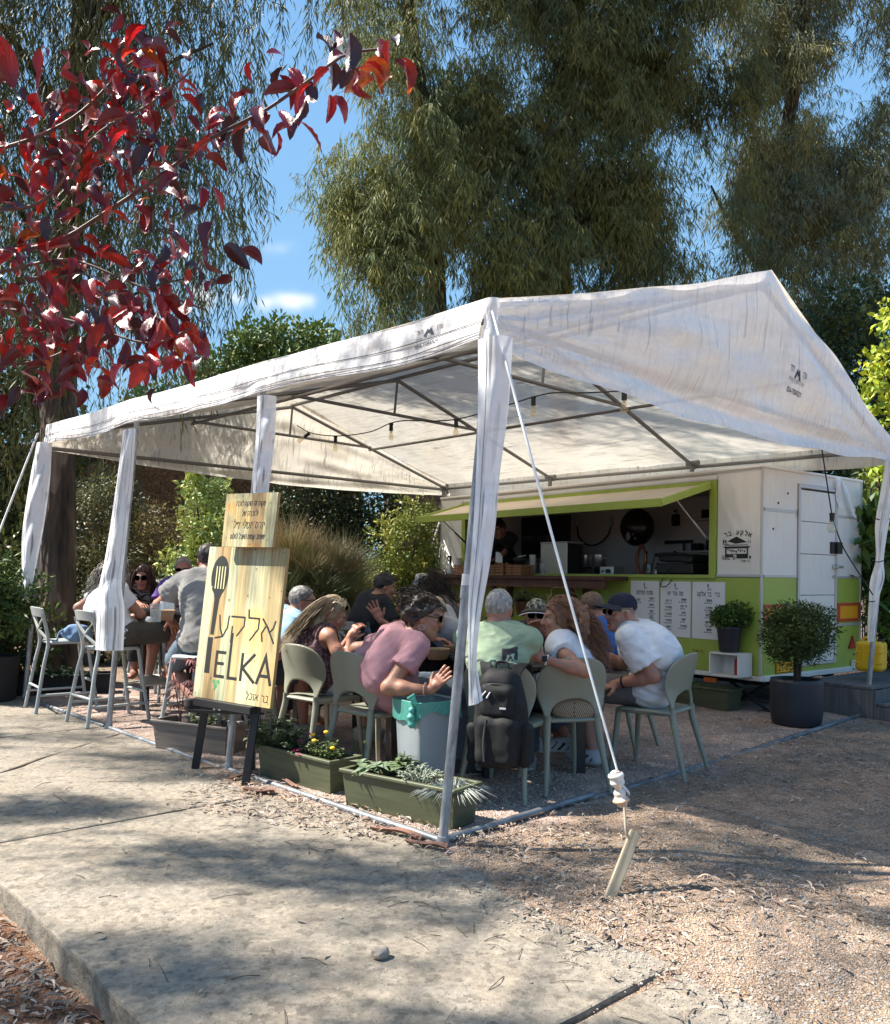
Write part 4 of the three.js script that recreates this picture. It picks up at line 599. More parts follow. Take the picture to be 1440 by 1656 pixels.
// ---- what stands and hangs inside the trailer
{
  const at = (n, l, c, x, y, z, g) => thing(n, l, c, TW(x, y, z), TA, g), C = 1.362;
  const vt = (x, y, z) => new THREE.Vector3(x, y, z);
  { const o = at('hanging_gong_oven', 'round black smoker dome hung on the trailer wall above copper pipes', 'oven', -2.77, 1.76, -1.5); part(o, 'dome', [lathe([[0, -0.1], [0.22, -0.09], [0.255, -0.03], [0.255, 0.04], [0.2, 0.12], [0.08, 0.17], [0, 0.18]], 32).rotateX(Math.PI / 2).translate(0, 0.27, 0.05)], std({ color: new THREE.Color(0.012, 0.012, 0.012), roughness: 0.25 })); part(o, 'badge', [ball(0.05, 0, 0.14, 0.24, 0.8, 1.2, 0.3), ball(0.02, 0.07, 0.17, 0.22), ball(0.018, 0.09, 0.11, 0.2), ball(0.02, -0.03, 0.10, 0.22)], std({ color: new THREE.Color(0.35, 0.34, 0.33), roughness: 0.5, metalness: 0.6 })); for (const [x, y] of [[-0.2, 0.5], [0.28, 0.5], [-0.2, -0.06], [0.28, -0.06]]) part(o, 'wall_bolt', ball(0.02, x, y, -0.40), black); o.name = numbered('wall_smoker'); }
  { const o = at('copper_pipe', 'pair of curved copper pipes rising from the worktop below the black dome', 'pipe', -2.57, C, -1.30); for (const s of [-1, 1]) part(o, 'pipe', tube([vt(0.03 * s, 0, 0), vt(0.045 * s, 0.1, 0), vt(0.075 * s, 0.22, 0), vt(0.04 * s, 0.36, 0), vt(0.0, 0.42, 0.0)], 0.022, 24, 9), std({ color: new THREE.Color(0.42, 0.17, 0.10), metalness: 0.7, roughness: 0.35 })); }
  { const o = at('coffee_machine', 'brushed steel coffee machine standing on the counter inside the hatch', 'coffee machine', -2.95, C, -0.17); part(o, 'body', bx(0.45, 0.40, 0.28, 0, 0.20, -0.02, 0.012), black); part(o, 'front_plate', bx(0.47, 0.40, 0.014, 0, 0.21, 0.13, 0.006), std({ color: new THREE.Color(0.52, 0.50, 0.42), metalness: 0.6, roughness: 0.4 })); part(o, 'top_tray', bx(0.48, 0.02, 0.31, 0, 0.42, -0.01, 0.006), alu); }
  { const o = at('wall_screen', 'dark menu blackboard hung beside the server inside the trailer', 'blackboard', -4.28, 1.62, -1.2); part(o, 'board', bx(1.0, 0.62, 0.03, 0, 0.31, 0, 0.004), black); part(o, 'chalk_text', new THREE.PlaneGeometry(0.94, 0.5).translate(0, 0.31, 0.0175), std({ map: painted(512, 256, (c, w, h) => { c.fillStyle = '#0c0d0f'; c.fillRect(0, 0, w, h); c.strokeStyle = '#6d7175'; hebrew(c, 'קפה תה לימונדה', 320, 150, 30, 6); c.fillStyle = '#3c1512'; c.fillRect(310, 180, 150, 40); }), roughness: 0.6 })); o.name = numbered('wall_blackboard'); }
  { const o = at('cable', 'black cable drooping along the white inner wall', 'cable', -4.0, 1.84, -1.95); part(o, 'wire', tube([vt(-0.34, 0.30, 0), vt(-0.3, 0.14, 0.02), vt(-0.12, 0.0, 0.03), vt(0.1, 0.0, 0.03), vt(0.3, 0.14, 0.02), vt(0.34, 0.36, 0)], 0.011, 30, 6), black); part(o, 'plug', [bx(0.05, 0.14, 0.04, 0.34, 0.33, 0.01, 0.01), bx(0.05, 0.06, 0.04, -0.34, 0.32, 0.01, 0.01)], alu); }
  { const o = at('griddle', 'black contact grill with its lid at the right end of the worktop', 'grill', -1.17, C, -0.33); part(o, 'base', bx(0.5, 0.12, 0.38, 0, 0.09, 0, 0.02), black); part(o, 'lid', bx(0.46, 0.10, 0.36, 0, 0.21, 0, 0.03, [0, 0, -0.05]), black); part(o, 'handle', tube([vt(-0.2, 0.22, 0.15), vt(-0.22, 0.25, 0.25), vt(0.2, 0.25, 0.25), vt(0.2, 0.22, 0.15)], 0.012, 16), blackMatte); part(o, 'cable', tube([vt(-0.02, 0.12, 0.2), vt(-0.03, -0.04, 0.36), vt(-0.02, -0.11, 0.39), vt(0.06, -0.1, 0.39), vt(0.1, -0.03, 0.36)], 0.006, 20, 5), blackMatte); }
  { const o = at('control_box', 'small steel control box with a black knob on the worktop', 'hob control', -2.30, C, -0.40); part(o, 'case', bx(0.22, 0.115, 0.2, 0, 0.058, 0, 0.006), steel); part(o, 'knob', [rod(vt(0.03, 0.06, 0.1), vt(0.03, 0.06, 0.125), 0.028), rod(vt(-0.06, 0.06, 0.1), vt(-0.06, 0.06, 0.108), 0.014)], black); }
  { const o = at('hob', 'low black gas hob beside the steel control box', 'hob', -2.72, C, -0.52); part(o, 'body', bx(0.4, 0.09, 0.4, 0, 0.05, 0, 0.008), black); for (const s of [-1, 1]) part(o, 'burner', rod(vt(s * 0.1, 0.095, 0), vt(s * 0.1, 0.115, 0), 0.07, 0.06, 16), blackMatte); }
  [[-2.66, 0.09, 'wide'], [-2.90, 0.075, 'narrow']].forEach(([x, r, w]) => { const o = at('cooking_pot', w === 'wide' ? 'wide steel pot on the hob nearer the copper pipes' : 'narrow steel pot on the hob next to the coffee machine', 'pot', x + 0.04, C + 0.118, -0.52); part(o, 'body', lathe([[0, 0], [r, 0], [r, 0.15], [r + 0.006, 0.155], [r - 0.006, 0.15], [r - 0.008, 0.01], [0, 0.01]], 22), steel); for (const k of [1, -1]) part(o, 'handle', tube([vt(k * r, 0.11, -0.03), vt(k * (r + 0.04), 0.11, 0), vt(k * r, 0.11, 0.03)], 0.006, 10), steel); });
  { const o = at('glass_jar', 'clear glass jar with a spoon on the worktop near the copper pipes', 'jar', -1.67, C, -0.34); part(o, 'glass', lathe([[0, 0], [0.04, 0], [0.045, 0.02], [0.045, 0.13], [0.036, 0.16], [0.036, 0.165], [0.03, 0.16], [0.04, 0.13], [0.04, 0.02], [0, 0.01]], 18), phy({ color: new THREE.Color(0.85, 0.88, 0.88), transmission: 1, roughness: 0.05 })); part(o, 'spoon', [rod(vt(0.01, 0.02, 0), vt(0.07, 0.23, 0), 0.005), ball(0.02, 0.08, 0.25, 0, 0.7, 1.2, 0.4)], black); }
  { const o = at('sauce_bottle', 'small dark bottle with white label beside the contact grill', 'bottle', -1.52, C, -0.30); part(o, 'body', lathe([[0, 0], [0.032, 0], [0.032, 0.10], [0.014, 0.13], [0.014, 0.16], [0, 0.16]], 16), black); part(o, 'label', lathe([[0.033, 0.03], [0.0332, 0.08]], 16), stripFab); }
  // on the outer counter
  const crate = (x, label) => { const o = at('wooden_crate', label, 'crate', x, 1.36, 0.17, 'slatted cutlery crates on the counter'); const slat = bx(0.30, 0.028, 0.008); for (let k = 0; k < 4; k++) { part(o, 'slat', slat.clone().translate(0, 0.016 + k * 0.034, 0.11), plankM); part(o, 'slat', slat.clone().translate(0, 0.016 + k * 0.034, -0.11), plankM); part(o, 'side_slat', bx(0.008, 0.028, 0.21, 0.146, 0.016 + k * 0.034, 0), plankM); part(o, 'side_slat', bx(0.008, 0.028, 0.21, -0.146, 0.016 + k * 0.034, 0), plankM); } for (const [a, b] of [[1, 1], [1, -1], [-1, 1], [-1, -1]]) part(o, 'corner_post', bx(0.018, 0.135, 0.018, a * 0.132, 0.068, b * 0.094), plankM); part(o, 'base', bx(0.28, 0.008, 0.2, 0, 0.006, 0), plankM); return o; };
  const plankM = std({ map: tex(128, 256, (x, y) => { const l = 0.55 + (pf(x, y, 20, 3, 3, 2) - 0.5) * 0.25; return [l, l * 0.7, l * 0.48]; }, true, 0.3), roughness: 0.7 });
  crate(-3.70, 'slatted wooden crate with folded paper on the counter, right of the server'); crate(-3.36, 'slatted wooden crate beside the coffee machine, right of the other crates'); crate(-4.45, 'slatted wooden crate on the counter behind the front tent pole');
  const paper = std({ color: new THREE.Color(0.78, 0.79, 0.80), roughness: 0.8, side: THREE.DoubleSide });
  { const o = at('napkin', 'white folded napkin sticking up from the crate in front of the server', 'napkin', -3.78, 1.49, 0.16); part(o, 'fold', slab((u, v) => vt((u - 0.5) * 0.2 - v * 0.05, v * 0.13 + 0.03 * Math.sin(u * 3), (u - 0.5) * 0.05), 6, 5, 0.006).rotateZ(-0.4), paper); }
  { const o = at('bread_rolls', 'heap of wrapped cutlery in the crate beside the server', 'cutlery', -3.68, 1.46, 0.17); for (let i = 0; i < 9; i++) part(o, 'bundle', ball(0.03, (i % 3 - 1) * 0.075, 0.03 + (i % 2) * 0.015, (Math.floor(i / 3) - 1) * 0.06, 1.3, 0.7, 0.8, 8), plankM); o.name = numbered('cutlery_heap'); }
  { const o = at('black_bowl', 'black round bowl resting on the right wooden crate', 'bowl', -3.38, 1.495, 0.15); part(o, 'bowl', lathe([[0, 0], [0.05, 0], [0.09, 0.06], [0.09, 0.09], [0.05, 0.1], [0, 0.1]], 20), black); part(o, 'paper', bx(0.14, 0.01, 0.1, 0, 0.105, 0, 0.003, [0.1, 0.3, 0.2]), paper); }
  { const o = at('cup_stack', 'tall stack of pale plastic cups behind the right crate', 'cup stack', -3.32, 1.36, -0.02); for (let k = 0; k < 7; k++) part(o, 'cup', lathe([[0.034, 0], [0.046, 0.11], [0.048, 0.112], [0.044, 0.11]], 16).translate(0, k * 0.026, 0), phy({ color: new THREE.Color(0.75, 0.76, 0.76), roughness: 0.4, transmission: 0.3 })); }
  { const o = at('plastic_cup', 'clear plastic cup on the counter in front of the coffee machine', 'cup', -2.86, 1.36, 0.24); part(o, 'cup', lathe([[0, 0], [0.032, 0], [0.044, 0.15], [0.046, 0.152], [0.042, 0.15], [0.031, 0.005], [0, 0.005]], 18), phy({ color: new THREE.Color(0.85, 0.87, 0.88), roughness: 0.1, transmission: 0.9 })); }
  { const o = at('cup_tower', 'white cup tower on the far left end of the counter', 'cup stack', -4.72, 1.36, 0.10); for (let k = 0; k < 5; k++) part(o, 'cup', lathe([[0.035, 0], [0.05, 0.12], [0.052, 0.122], [0.047, 0.12]], 16).translate(0, k * 0.028, 0), paper); }
  { const o = at('spray_bottle', 'grey spray bottle at the left end of the counter', 'spray bottle', -4.68, 1.36, 0.27); part(o, 'bottle', lathe([[0, 0], [0.06, 0], [0.062, 0.02], [0.045, 0.09], [0.018, 0.13], [0.016, 0.16], [0, 0.16]], 18), std({ color: new THREE.Color(0.45, 0.46, 0.48), roughness: 0.4 })); part(o, 'trigger', [bx(0.03, 0.10, 0.03, 0, 0.20, 0, 0.008), bx(0.07, 0.025, 0.03, -0.02, 0.25, 0, 0.008), bx(0.012, 0.06, 0.015, -0.05, 0.21, 0, 0.004, [0, 0, 0.4])], black); }
  // wall fittings on the right
  { const o = at('shelf', 'two small wall shelves with dark goods at the right end of the kitchen', 'shelf', -1.95, 1.70, -1.85); for (const y of [0, 0.42]) part(o, 'board', bx(0.6, 0.02, 0.22, 0, y, 0), alu); part(o, 'goods', [bx(0.14, 0.10, 0.1, -0.14, 0.06, 0, 0.01), bx(0.1, 0.15, 0.1, 0.08, 0.08, 0, 0.01), bx(0.2, 0.12, 0.1, 0.05, 0.49, 0, 0.01)], blackMatte); o.name = numbered('wall_shelf'); }
  { const o = at('knife_rack', 'black magnetic knife strip with a hanging knife on the back wall', 'knife rack', -2.45, 1.84, -1.93); part(o, 'strip', bx(0.46, 0.045, 0.02, 0, 0, 0, 0.005), black); part(o, 'knife', [bx(0.03, 0.14, 0.01, 0.1, -0.08, 0.012), bx(0.022, 0.10, 0.02, 0.1, -0.19, 0.012, 0.006)], black); }
  { const o = at('wall_dispenser', 'small dark dispenser hung high on the back wall', 'dispenser', -2.5, 2.14, -1.93); part(o, 'body', bx(0.1, 0.16, 0.08, 0, 0, 0, 0.02), blackMatte); part(o, 'hook', tube([vt(0, 0.08, 0), vt(0.03, 0.12, 0), vt(0, 0.15, 0), vt(-0.03, 0.12, 0)], 0.006, 12, 5), black); }
}
// ---- herb pot on its white box, yellow canister, deck
{
  const t = thing('white_box_shelf', 'open white box shelf fixed under the trailer corner with a red can inside', 'box shelf', TW(-0.25, 0.36, 0.02), TA);
  part(t, 'shell', [bx(0.34, 0.015, 0.24, 0, 0.008, 0.12), bx(0.34, 0.015, 0.24, 0, 0.23, 0.12), bx(0.015, 0.23, 0.24, -0.163, 0.117, 0.12), bx(0.015, 0.23, 0.24, 0.163, 0.117, 0.12), bx(0.31, 0.21, 0.01, 0, 0.12, 0.02)], whitePanel);
  const can = thing('red_can', 'red metal can standing inside the open white box', 'can', TW(-0.17, 0.376, 0.13), TA); part(can, 'body', lathe([[0, 0], [0.032, 0], [0.035, 0.01], [0.035, 0.15], [0.02, 0.17], [0, 0.17]], 18), std({ color: new THREE.Color(0.35, 0.02, 0.02), roughness: 0.3 })); part(can, 'lid', lathe([[0, 0.17], [0.02, 0.17], [0.02, 0.195], [0, 0.195]], 14), stripFab);
  const y = thing('yellow_canister', 'yellow plastic water canister standing on the grey deck by the trailer', 'canister', W(1409, 1085, 8.95), -0.7);
  const yel = std({ color: new THREE.Color(0.72, 0.42, 0.008), roughness: 0.4 }), cg = new RoundedBoxGeometry(0.26, 0.31, 0.24, 4, 0.045).translate(0, 0.155, 0);
  part(y, 'body', [cg, bx(0.265, 0.012, 0.245, 0, 0.09, 0, 0.006), bx(0.265, 0.012, 0.245, 0, 0.2, 0, 0.006), bx(0.02, 0.22, 0.25, 0.05, 0.15, 0, 0.006), bx(0.02, 0.22, 0.25, -0.05, 0.15, 0, 0.006)], yel); part(y, 'handle', tube([new THREE.Vector3(-0.09, 0.29, 0), new THREE.Vector3(-0.07, 0.335, 0), new THREE.Vector3(0.03, 0.335, 0), new THREE.Vector3(0.05, 0.29, 0)], 0.014, 16), yel); part(y, 'cap', rod(new THREE.Vector3(0.09, 0.29, 0), new THREE.Vector3(0.09, 0.335, 0), 0.03, 0.03, 14), black);
  const dk = thing('wooden_deck', 'dark grey stepped wooden deck at the door of the trailer', 'deck', TW(0.02, 0, -1.2), TA);
  const grey = std({ map: tex(256, 256, (x, y) => { const l = 0.34 + (pf(x, y, 20, 3, 3, 3) - 0.5) * 0.14; return [l, l, l * 1.03]; }, true, 0.3, 1), roughness: 0.75 });
  for (let i = 0; i < 6; i++) part(dk, 'plank', bx(0.118, 0.03, 2.0, 0.16 + i * 0.122, 0.30, -0.35, 0.004), grey);
  for (let i = 0; i < 3; i++) part(dk, 'plank', bx(0.118, 0.03, 2.0, 0.95 + i * 0.122, 0.15, -0.35, 0.004), grey);
  part(dk, 'riser', [bx(0.03, 0.28, 2.0, 0.86, 0.14, -0.35), bx(0.76, 0.28, 0.03, 0.47, 0.14, 0.64)], grey); part(dk, 'riser', [bx(0.03, 0.13, 2.0, 1.28, 0.065, -0.35), bx(0.4, 0.13, 0.03, 1.08, 0.065, 0.64)], grey);
}
// ---- cable with a bare bulb across the trailer door
{
  const a = W(1329, 724, 7.7), b = W(1346, 835, 7.85), c = W(1385, 920, 8.2), d = W(1412, 962, 8.35), o = thing('hanging_bulb', 'bare bulb on a black cable hanging in front of the trailer door', 'bulb', b.clone()), L = (g) => g.translate(-b.x, -b.y, -b.z);
  part(o, 'cable', L(merge([tube([a, a.clone().lerp(b, 0.5), b], 0.006, 16, 6), tube([b, b.clone().lerp(c, 0.5).add(new THREE.Vector3(-0.02, -0.02, 0)), c, d], 0.006, 24, 6)])), black);
  part(o, 'socket', L(rod(b.clone().add(new THREE.Vector3(0, 0.03, 0)), b.clone().add(new THREE.Vector3(0, -0.05, 0)), 0.024, 0.02, 12)), black);
  part(o, 'glass', L(lathe([[0, -0.155], [0.03, -0.145], [0.045, -0.115], [0.04, -0.085], [0.022, -0.05], [0.02, -0.04]], 18, b.x, b.y, b.z)), phy({ color: new THREE.Color(0.9, 0.88, 0.82), transmission: 0.9, roughness: 0.12 }));
}
// ================================================================ CHAIRS, STOOLS, TABLES
const face = (fx, fd) => Math.atan2(-fx, fd);                          // turn of a thing whose own front is -z
const plastic = std({ color: new THREE.Color(0.245, 0.250, 0.190), roughness: 0.42 }), stoolPlastic = std({ color: new THREE.Color(0.36, 0.38, 0.37), roughness: 0.42 });
const chairProto = (() => {
  const vt = (x, y, z) => new THREE.Vector3(x, y, z);
  // backrest: a bent shell with a rounded head and an arched lower edge that runs down into the rear legs
  const half = [[0.175, 0.415], [0.198, 0.50], [0.222, 0.58], [0.236, 0.66], [0.228, 0.73], [0.19, 0.79], [0.12, 0.828], [0, 0.842]], inn = [[0, 0.578], [0.07, 0.566], [0.115, 0.54], [0.142, 0.50], [0.148, 0.455], [0.145, 0.415]];
  const top = half.concat(half.slice(0, -1).reverse().map(([x, y]) => [-x, y])), low = inn.slice().reverse().map(([x, y]) => [-x, y]).concat(inn.slice(1));
  const outline = poly(curve2(top, 64, false).concat(curve2(low, 40, false)));
  const zc = (x, y) => 0.205 + 0.19 * (y - 0.42) * (0.6 + 0.4 * smooth(0.42, 0.8, y)) - 1.25 * x * x * smooth(0.42, 0.62, y);
  const back = solid((x, y, z) => smax((Math.abs(z - zc(x, y)) - 0.0075) * 0.94, outline(x, y), 0.008), [-0.25, 0.40, 0.10], [0.25, 0.86, 0.33], 0.0075, null, 1.7);
  const seat = solid((x, y, z) => { const q = Math.hypot(Math.max(Math.abs(x) - 0.13, 0), Math.max(Math.abs(z) - 0.13, 0)) - 0.092; const dip = 0.012 * (1 - smooth(0.02, 0.2, Math.hypot(x, z * 0.9))) + 0.02 * smooth(0.13, 0.24, -z); return smax(Math.abs(y - 0.44 + dip) - 0.014, q, 0.02) ; }, [-0.24, 0.40, -0.24], [0.24, 0.47, 0.24], 0.01);
  const g = new THREE.Group(); part(g, 'seat', seat, plastic); part(g, 'backrest', back, plastic);
  for (const s of [-1, 1]) {
    part(g, 'leg', tube([vt(s * 0.165, 0.47, zc(0.165, 0.47)), vt(s * 0.168, 0.42, 0.205), vt(s * 0.185, 0.25, 0.245), vt(s * 0.215, 0, 0.315)], (k) => mix(0.023, 0.0145, smooth(0.1, 1, k)), 24, 10), plastic);
    part(g, 'leg', tube([vt(s * 0.165, 0.435, -0.185), vt(s * 0.172, 0.36, -0.192), vt(s * 0.185, 0.2, -0.205), vt(s * 0.20, 0, -0.225)], (k) => mix(0.022, 0.0145, k), 18, 10), plastic);
    part(g, 'seat_rail', tube([vt(s * 0.19, 0.428, -0.19), vt(s * 0.205, 0.43, 0), vt(s * 0.18, 0.43, 0.2)], 0.014, 16, 8), plastic);
  }
  return g;
})();
const crossProto = (() => {
  const vt = (x, y, z) => new THREE.Vector3(x, y, z), m = stoolPlastic, g = new THREE.Group();
  part(g, 'seat', solid((x, y, z) => { const q = Math.hypot(Math.max(Math.abs(x) - 0.12, 0), Math.max(Math.abs(z) - 0.11, 0)) - 0.08; return smax(Math.abs(y - 0.66 + 0.008 * (1 - smooth(0.03, 0.18, Math.hypot(x, z)))) - 0.016, q, 0.02); }, [-0.23, 0.62, -0.22], [0.23, 0.70, 0.22], 0.011), m);
  const post = (s) => [vt(s * 0.235, 0, 0.31), vt(s * 0.195, 0.45, 0.235), vt(s * 0.178, 0.66, 0.195), vt(s * 0.185, 0.80, 0.215), vt(s * 0.20, 0.94, 0.255)];
  for (const s of [-1, 1]) { part(g, 'leg', tube(post(s), (k) => mix(0.017, 0.0165, k), 30, 9), m); part(g, 'leg', tube([vt(s * 0.215, 0, -0.255), vt(s * 0.185, 0.35, -0.205), vt(s * 0.165, 0.655, -0.165)], 0.0165, 20, 9), m); part(g, 'foot_rail', rod(vt(s * 0.222, 0.17, -0.24), vt(s * 0.222, 0.17, 0.28), 0.012), m); }
  part(g, 'foot_rail', rod(vt(-0.205, 0.27, -0.222), vt(0.205, 0.27, -0.222), 0.013), m); part(g, 'foot_rail', rod(vt(-0.21, 0.24, 0.272), vt(0.21, 0.24, 0.272), 0.012), m);
  part(g, 'top_rail', slab((u, v) => { const x = (u - 0.5) * 0.41; return vt(x, 0.905 + v * 0.085 + 0.012 * (1 - (2 * u - 1) ** 2), 0.262 + v * 0.02 + 0.055 * (1 - (2 * u - 1) ** 2) - 0.03); }, 14, 4, 0.016), m);
  const strip = (s) => slab((u, v) => { const k = u, x = mix(-s * 0.175, s * 0.185, k), y = mix(0.69, 0.90, k), z = mix(0.20, 0.248, k) + 0.035 * Math.sin(Math.PI * k) * 0.6; return vt(x + (v - 0.5) * 0.012, y + (v - 0.5) * 0.022, z); }, 16, 2, 0.012);
  part(g, 'cross_bar', strip(1), m); part(g, 'cross_bar', strip(-1), m);
  return g;
})();
function place(proto, name, label, cat, x, d, fx, fd, group, s = 1) { const o = proto.clone(); o.name = numbered(name); o.position.copy(V(x, topAt(x, d) - 0.004, d)); o.rotation.y = face(fx, fd); o.scale.setScalar(s); scene.add(o); return note(o, label, cat, group); }
place(chairProto, 'plastic_chair', 'grey-green round-backed chair of the blonde woman in white shorts', 'chair', -0.89, 6.37, 0.66, 0.75, 'grey-green plastic chairs round the table');
place(chairProto, 'plastic_chair', 'grey-green round-backed chair of the woman in the pink shirt, behind the grey bin', 'chair', -0.45, 5.75, 0.66, 0.75, 'grey-green plastic chairs round the table');
place(chairProto, 'plastic_chair', 'grey-green round-backed chair with the black backpack hung over it', 'chair', 0.41, 5.42, 0.40, 0.91, 'grey-green plastic chairs round the table');
place(chairProto, 'plastic_chair', 'grey-green round-backed chair of the curly-haired woman with a woven bag inside it', 'chair', 0.755, 5.60, -0.25, 0.97, 'grey-green plastic chairs round the table');
place(chairProto, 'plastic_chair', 'grey-green round-backed chair of the man in the navy cap, rightmost of the chairs', 'chair', 1.47, 6.05, -0.80, 0.60, 'grey-green plastic chairs round the table');
place(chairProto, 'plastic_chair', 'grey-green chair under the man in the pale blue shirt, behind the easel sign', 'chair', -1.60, 6.90, 0.84, 0.54, 'grey-green plastic chairs round the table');
place(chairProto, 'plastic_chair', 'grey-green chair under the man in the camouflage cap at the far end of the table', 'chair', 0.72, 7.12, -0.1, -0.99, 'grey-green plastic chairs round the table');
place(chairProto, 'plastic_chair', 'grey-green chair under the man in the blue shirt near the trailer', 'chair', 1.35, 6.98, -0.8, 0.6, 'grey-green plastic chairs round the table');
const CB = 'tall grey cross-backed stools';
place(crossProto, 'bar_stool', 'empty tall grey cross-backed stool with a blue bag on it, leftmost under the tent', 'stool', -3.72, 8.50, 0.80, 0.60, CB);
place(crossProto, 'bar_stool', 'tall grey cross-backed stool of the woman with grey curls behind the hanging sleeve', 'stool', -2.98, 7.78, 0.72, 0.69, CB);
place(crossProto, 'bar_stool', 'tall grey cross-backed stool of the man in the grey shirt beside the easel', 'stool', -1.98, 7.08, -0.95, 0.3, CB);
place(crossProto, 'bar_stool', 'grey cross-backed stool under the man in the black shirt at the back', 'stool', -0.74, 8.35, 0.55, 0.83, CB, 0.9);
place(crossProto, 'bar_stool', 'grey cross-backed stool of the long-haired woman near the counter', 'stool', -0.02, 8.55, 0.1, 0.99, CB, 0.94);
place(crossProto, 'bar_stool', 'tall grey cross-backed stool of the red-haired woman in the zebra top', 'stool', -3.02, 9.1, -0.3, -0.95, CB);
place(crossProto, 'bar_stool', 'tall grey cross-backed stool of the man in the purple shirt', 'stool', -2.55, 8.85, 0.1, -0.99, CB);
function table(label, x, d, fx, fd, w, l, h, name = 'dining_table') {
  const t = thing(name, label, 'table', V(x, topAt(x, d) - 0.004, d), face(fx, fd)), top = std({ color: new THREE.Color(0.020, 0.019, 0.019), roughness: 0.35 });
  const n = Math.round(w / 0.1), bw = w / n; for (let i = 0; i < n; i++) part(t, 'board', bx(bw - 0.005, 0.028, l, -w / 2 + (i + 0.5) * bw, h - 0.014, 0, 0.003), top);
  part(t, 'apron', [bx(w - 0.14, 0.09, 0.025, 0, h - 0.075, l / 2 - 0.07), bx(w - 0.14, 0.09, 0.025, 0, h - 0.075, -l / 2 + 0.07), bx(0.025, 0.09, l - 0.14, w / 2 - 0.07, h - 0.075, 0), bx(0.025, 0.09, l - 0.14, -w / 2 + 0.07, h - 0.075, 0)], top);
  for (const [a, b] of [[1, 1], [1, -1], [-1, 1], [-1, -1]]) part(t, 'leg', bx(0.07, h - 0.03, 0.07, a * (w / 2 - 0.075), (h - 0.03) / 2, b * (l / 2 - 0.075), 0.006), top);
  return t;
}
table('black table of boards in front of the blonde woman and the woman in pink', -0.55, 6.80, -0.68, 0.735, 0.75, 1.35, 0.745);
table('black table of boards between the man in green and the man in the camouflage cap', 0.50, 6.25, -0.25, 0.97, 0.80, 1.05, 0.735);
table('tall black bar table by the woman with grey curls and the man in grey', -2.32, 8.05, -0.68, 0.735, 0.62, 1.25, 0.98, 'bar_table');
table('small black table of the guests seated near the serving counter', -0.25, 8.95, -0.62, 0.786, 0.7, 1.1, 0.86);
// ================================================================ TREES, SHRUBS, POTS
// hanging twig of long narrow leaves, drooping from its origin
function spray(seed, L, n, leafL, leafW, spread = 0.16) {
  const R = rng(seed), P = [], c = new THREE.CatmullRomCurve3([new THREE.Vector3(0, 0, 0), new THREE.Vector3(spread * (R() - 0.2), -L * 0.25, spread * (R() - 0.5)), new THREE.Vector3(spread * (R() - 0.2) * 1.4, -L * 0.62, spread * (R() - 0.5) * 1.4), new THREE.Vector3(spread * (R() - 0.3) * 1.7, -L, spread * (R() - 0.5) * 1.7)]);
  for (let i = 0; i < n; i++) {
    const k = (i + R()) / n, p = c.getPoint(k), sub = R() < 0.55 ? R() * 0.15 : 0, a = R() * 6.28; p.add(new THREE.Vector3(Math.cos(a) * sub, -sub * 0.5, Math.sin(a) * sub));
    const dir = new THREE.Vector3(Math.cos(a) * 0.5, -1 + (R() - 0.5) * 0.5, Math.sin(a) * 0.5).normalize(), side = new THREE.Vector3().crossVectors(dir, rv(R)).normalize();
    bladeInto(P, p, dir, side, leafL * (0.6 + 0.7 * R()), leafW * (0.7 + 0.6 * R()), 0.15);
  }
  const t = tube(c.getPoints(6), 0.004, 6, 3).toNonIndexed(); P.push(...t.attributes.position.array); return fromTris(P);
}
// rounded tuft of broad leaves
function tuft(seed, r, n, L, w, up = 0.3) { const R = rng(seed), P = []; for (let i = 0; i < n; i++) { const o = rv(R).multiplyScalar(r * (0.3 + 0.7 * R())), dir = o.clone().normalize().add(new THREE.Vector3(0, up, 0)).addScaledVector(rv(R), 0.6).normalize(), side = new THREE.Vector3().crossVectors(dir, rv(R)).normalize(); bladeInto(P, o, dir, side, L * (0.6 + 0.7 * R()), w * (0.7 + 0.6 * R()), 0.12); } return fromTris(P); }
const hangKinds = [spray(1, 0.95, 46, 0.13, 0.017), spray(2, 0.75, 40, 0.12, 0.016, 0.24), spray(3, 1.15, 52, 0.14, 0.016, 0.12)];
const clumpKinds = [spray(61, 0.62, 46, 0.135, 0.019, 0.42), spray(62, 0.5, 44, 0.13, 0.018, 0.55), spray(63, 0.75, 50, 0.14, 0.018, 0.34)];
const qrot = (R, tilt) => new THREE.Quaternion().setFromEuler(new THREE.Euler((R() - 0.5) * tilt, R() * 6.283, (R() - 0.5) * tilt));
function hang(parent, spots, mat, R, base, vary, kinds = hangKinds) {       // spots: [Vector3, scale]
  const lists = kinds.map(() => [[], []]), col = new THREE.Color();
  for (const [p, s, tone] of spots) { const i = R() * kinds.length | 0, k = 1 + (R() - 0.5) * vary, y = tone ?? R(); lists[i][0].push(M4(p, qrot(R, 0.6), s)); lists[i][1].push(col.clone().setRGB(base[0] * k * mix(0.8, 1.5, y), base[1] * k * mix(0.9, 1.15, y), base[2] * k * mix(1.1, 0.7, y))); }
  const cr = new THREE.Group(); cr.name = 'crown'; parent.add(cr); cr.userData.kind = 'stuff';
  lists.forEach(([m, c], i) => { if (m.length) { const x = instances(cr, 'leaves', kinds[i], mat, m, c); } });
  return cr;
}
const gumLeaf = leafMat(1, 1, 1, 0.38, 0.5), crownLeaf = leafMat(1, 1, 1, 0.42, 0.7), bark1 = barkMat([0.50, 0.42, 0.36], 3), bark2 = barkMat([0.36, 0.29, 0.24], 7);
crownLeaf.specularIntensity = 0.35; gumLeaf.specularIntensity = 0.5;
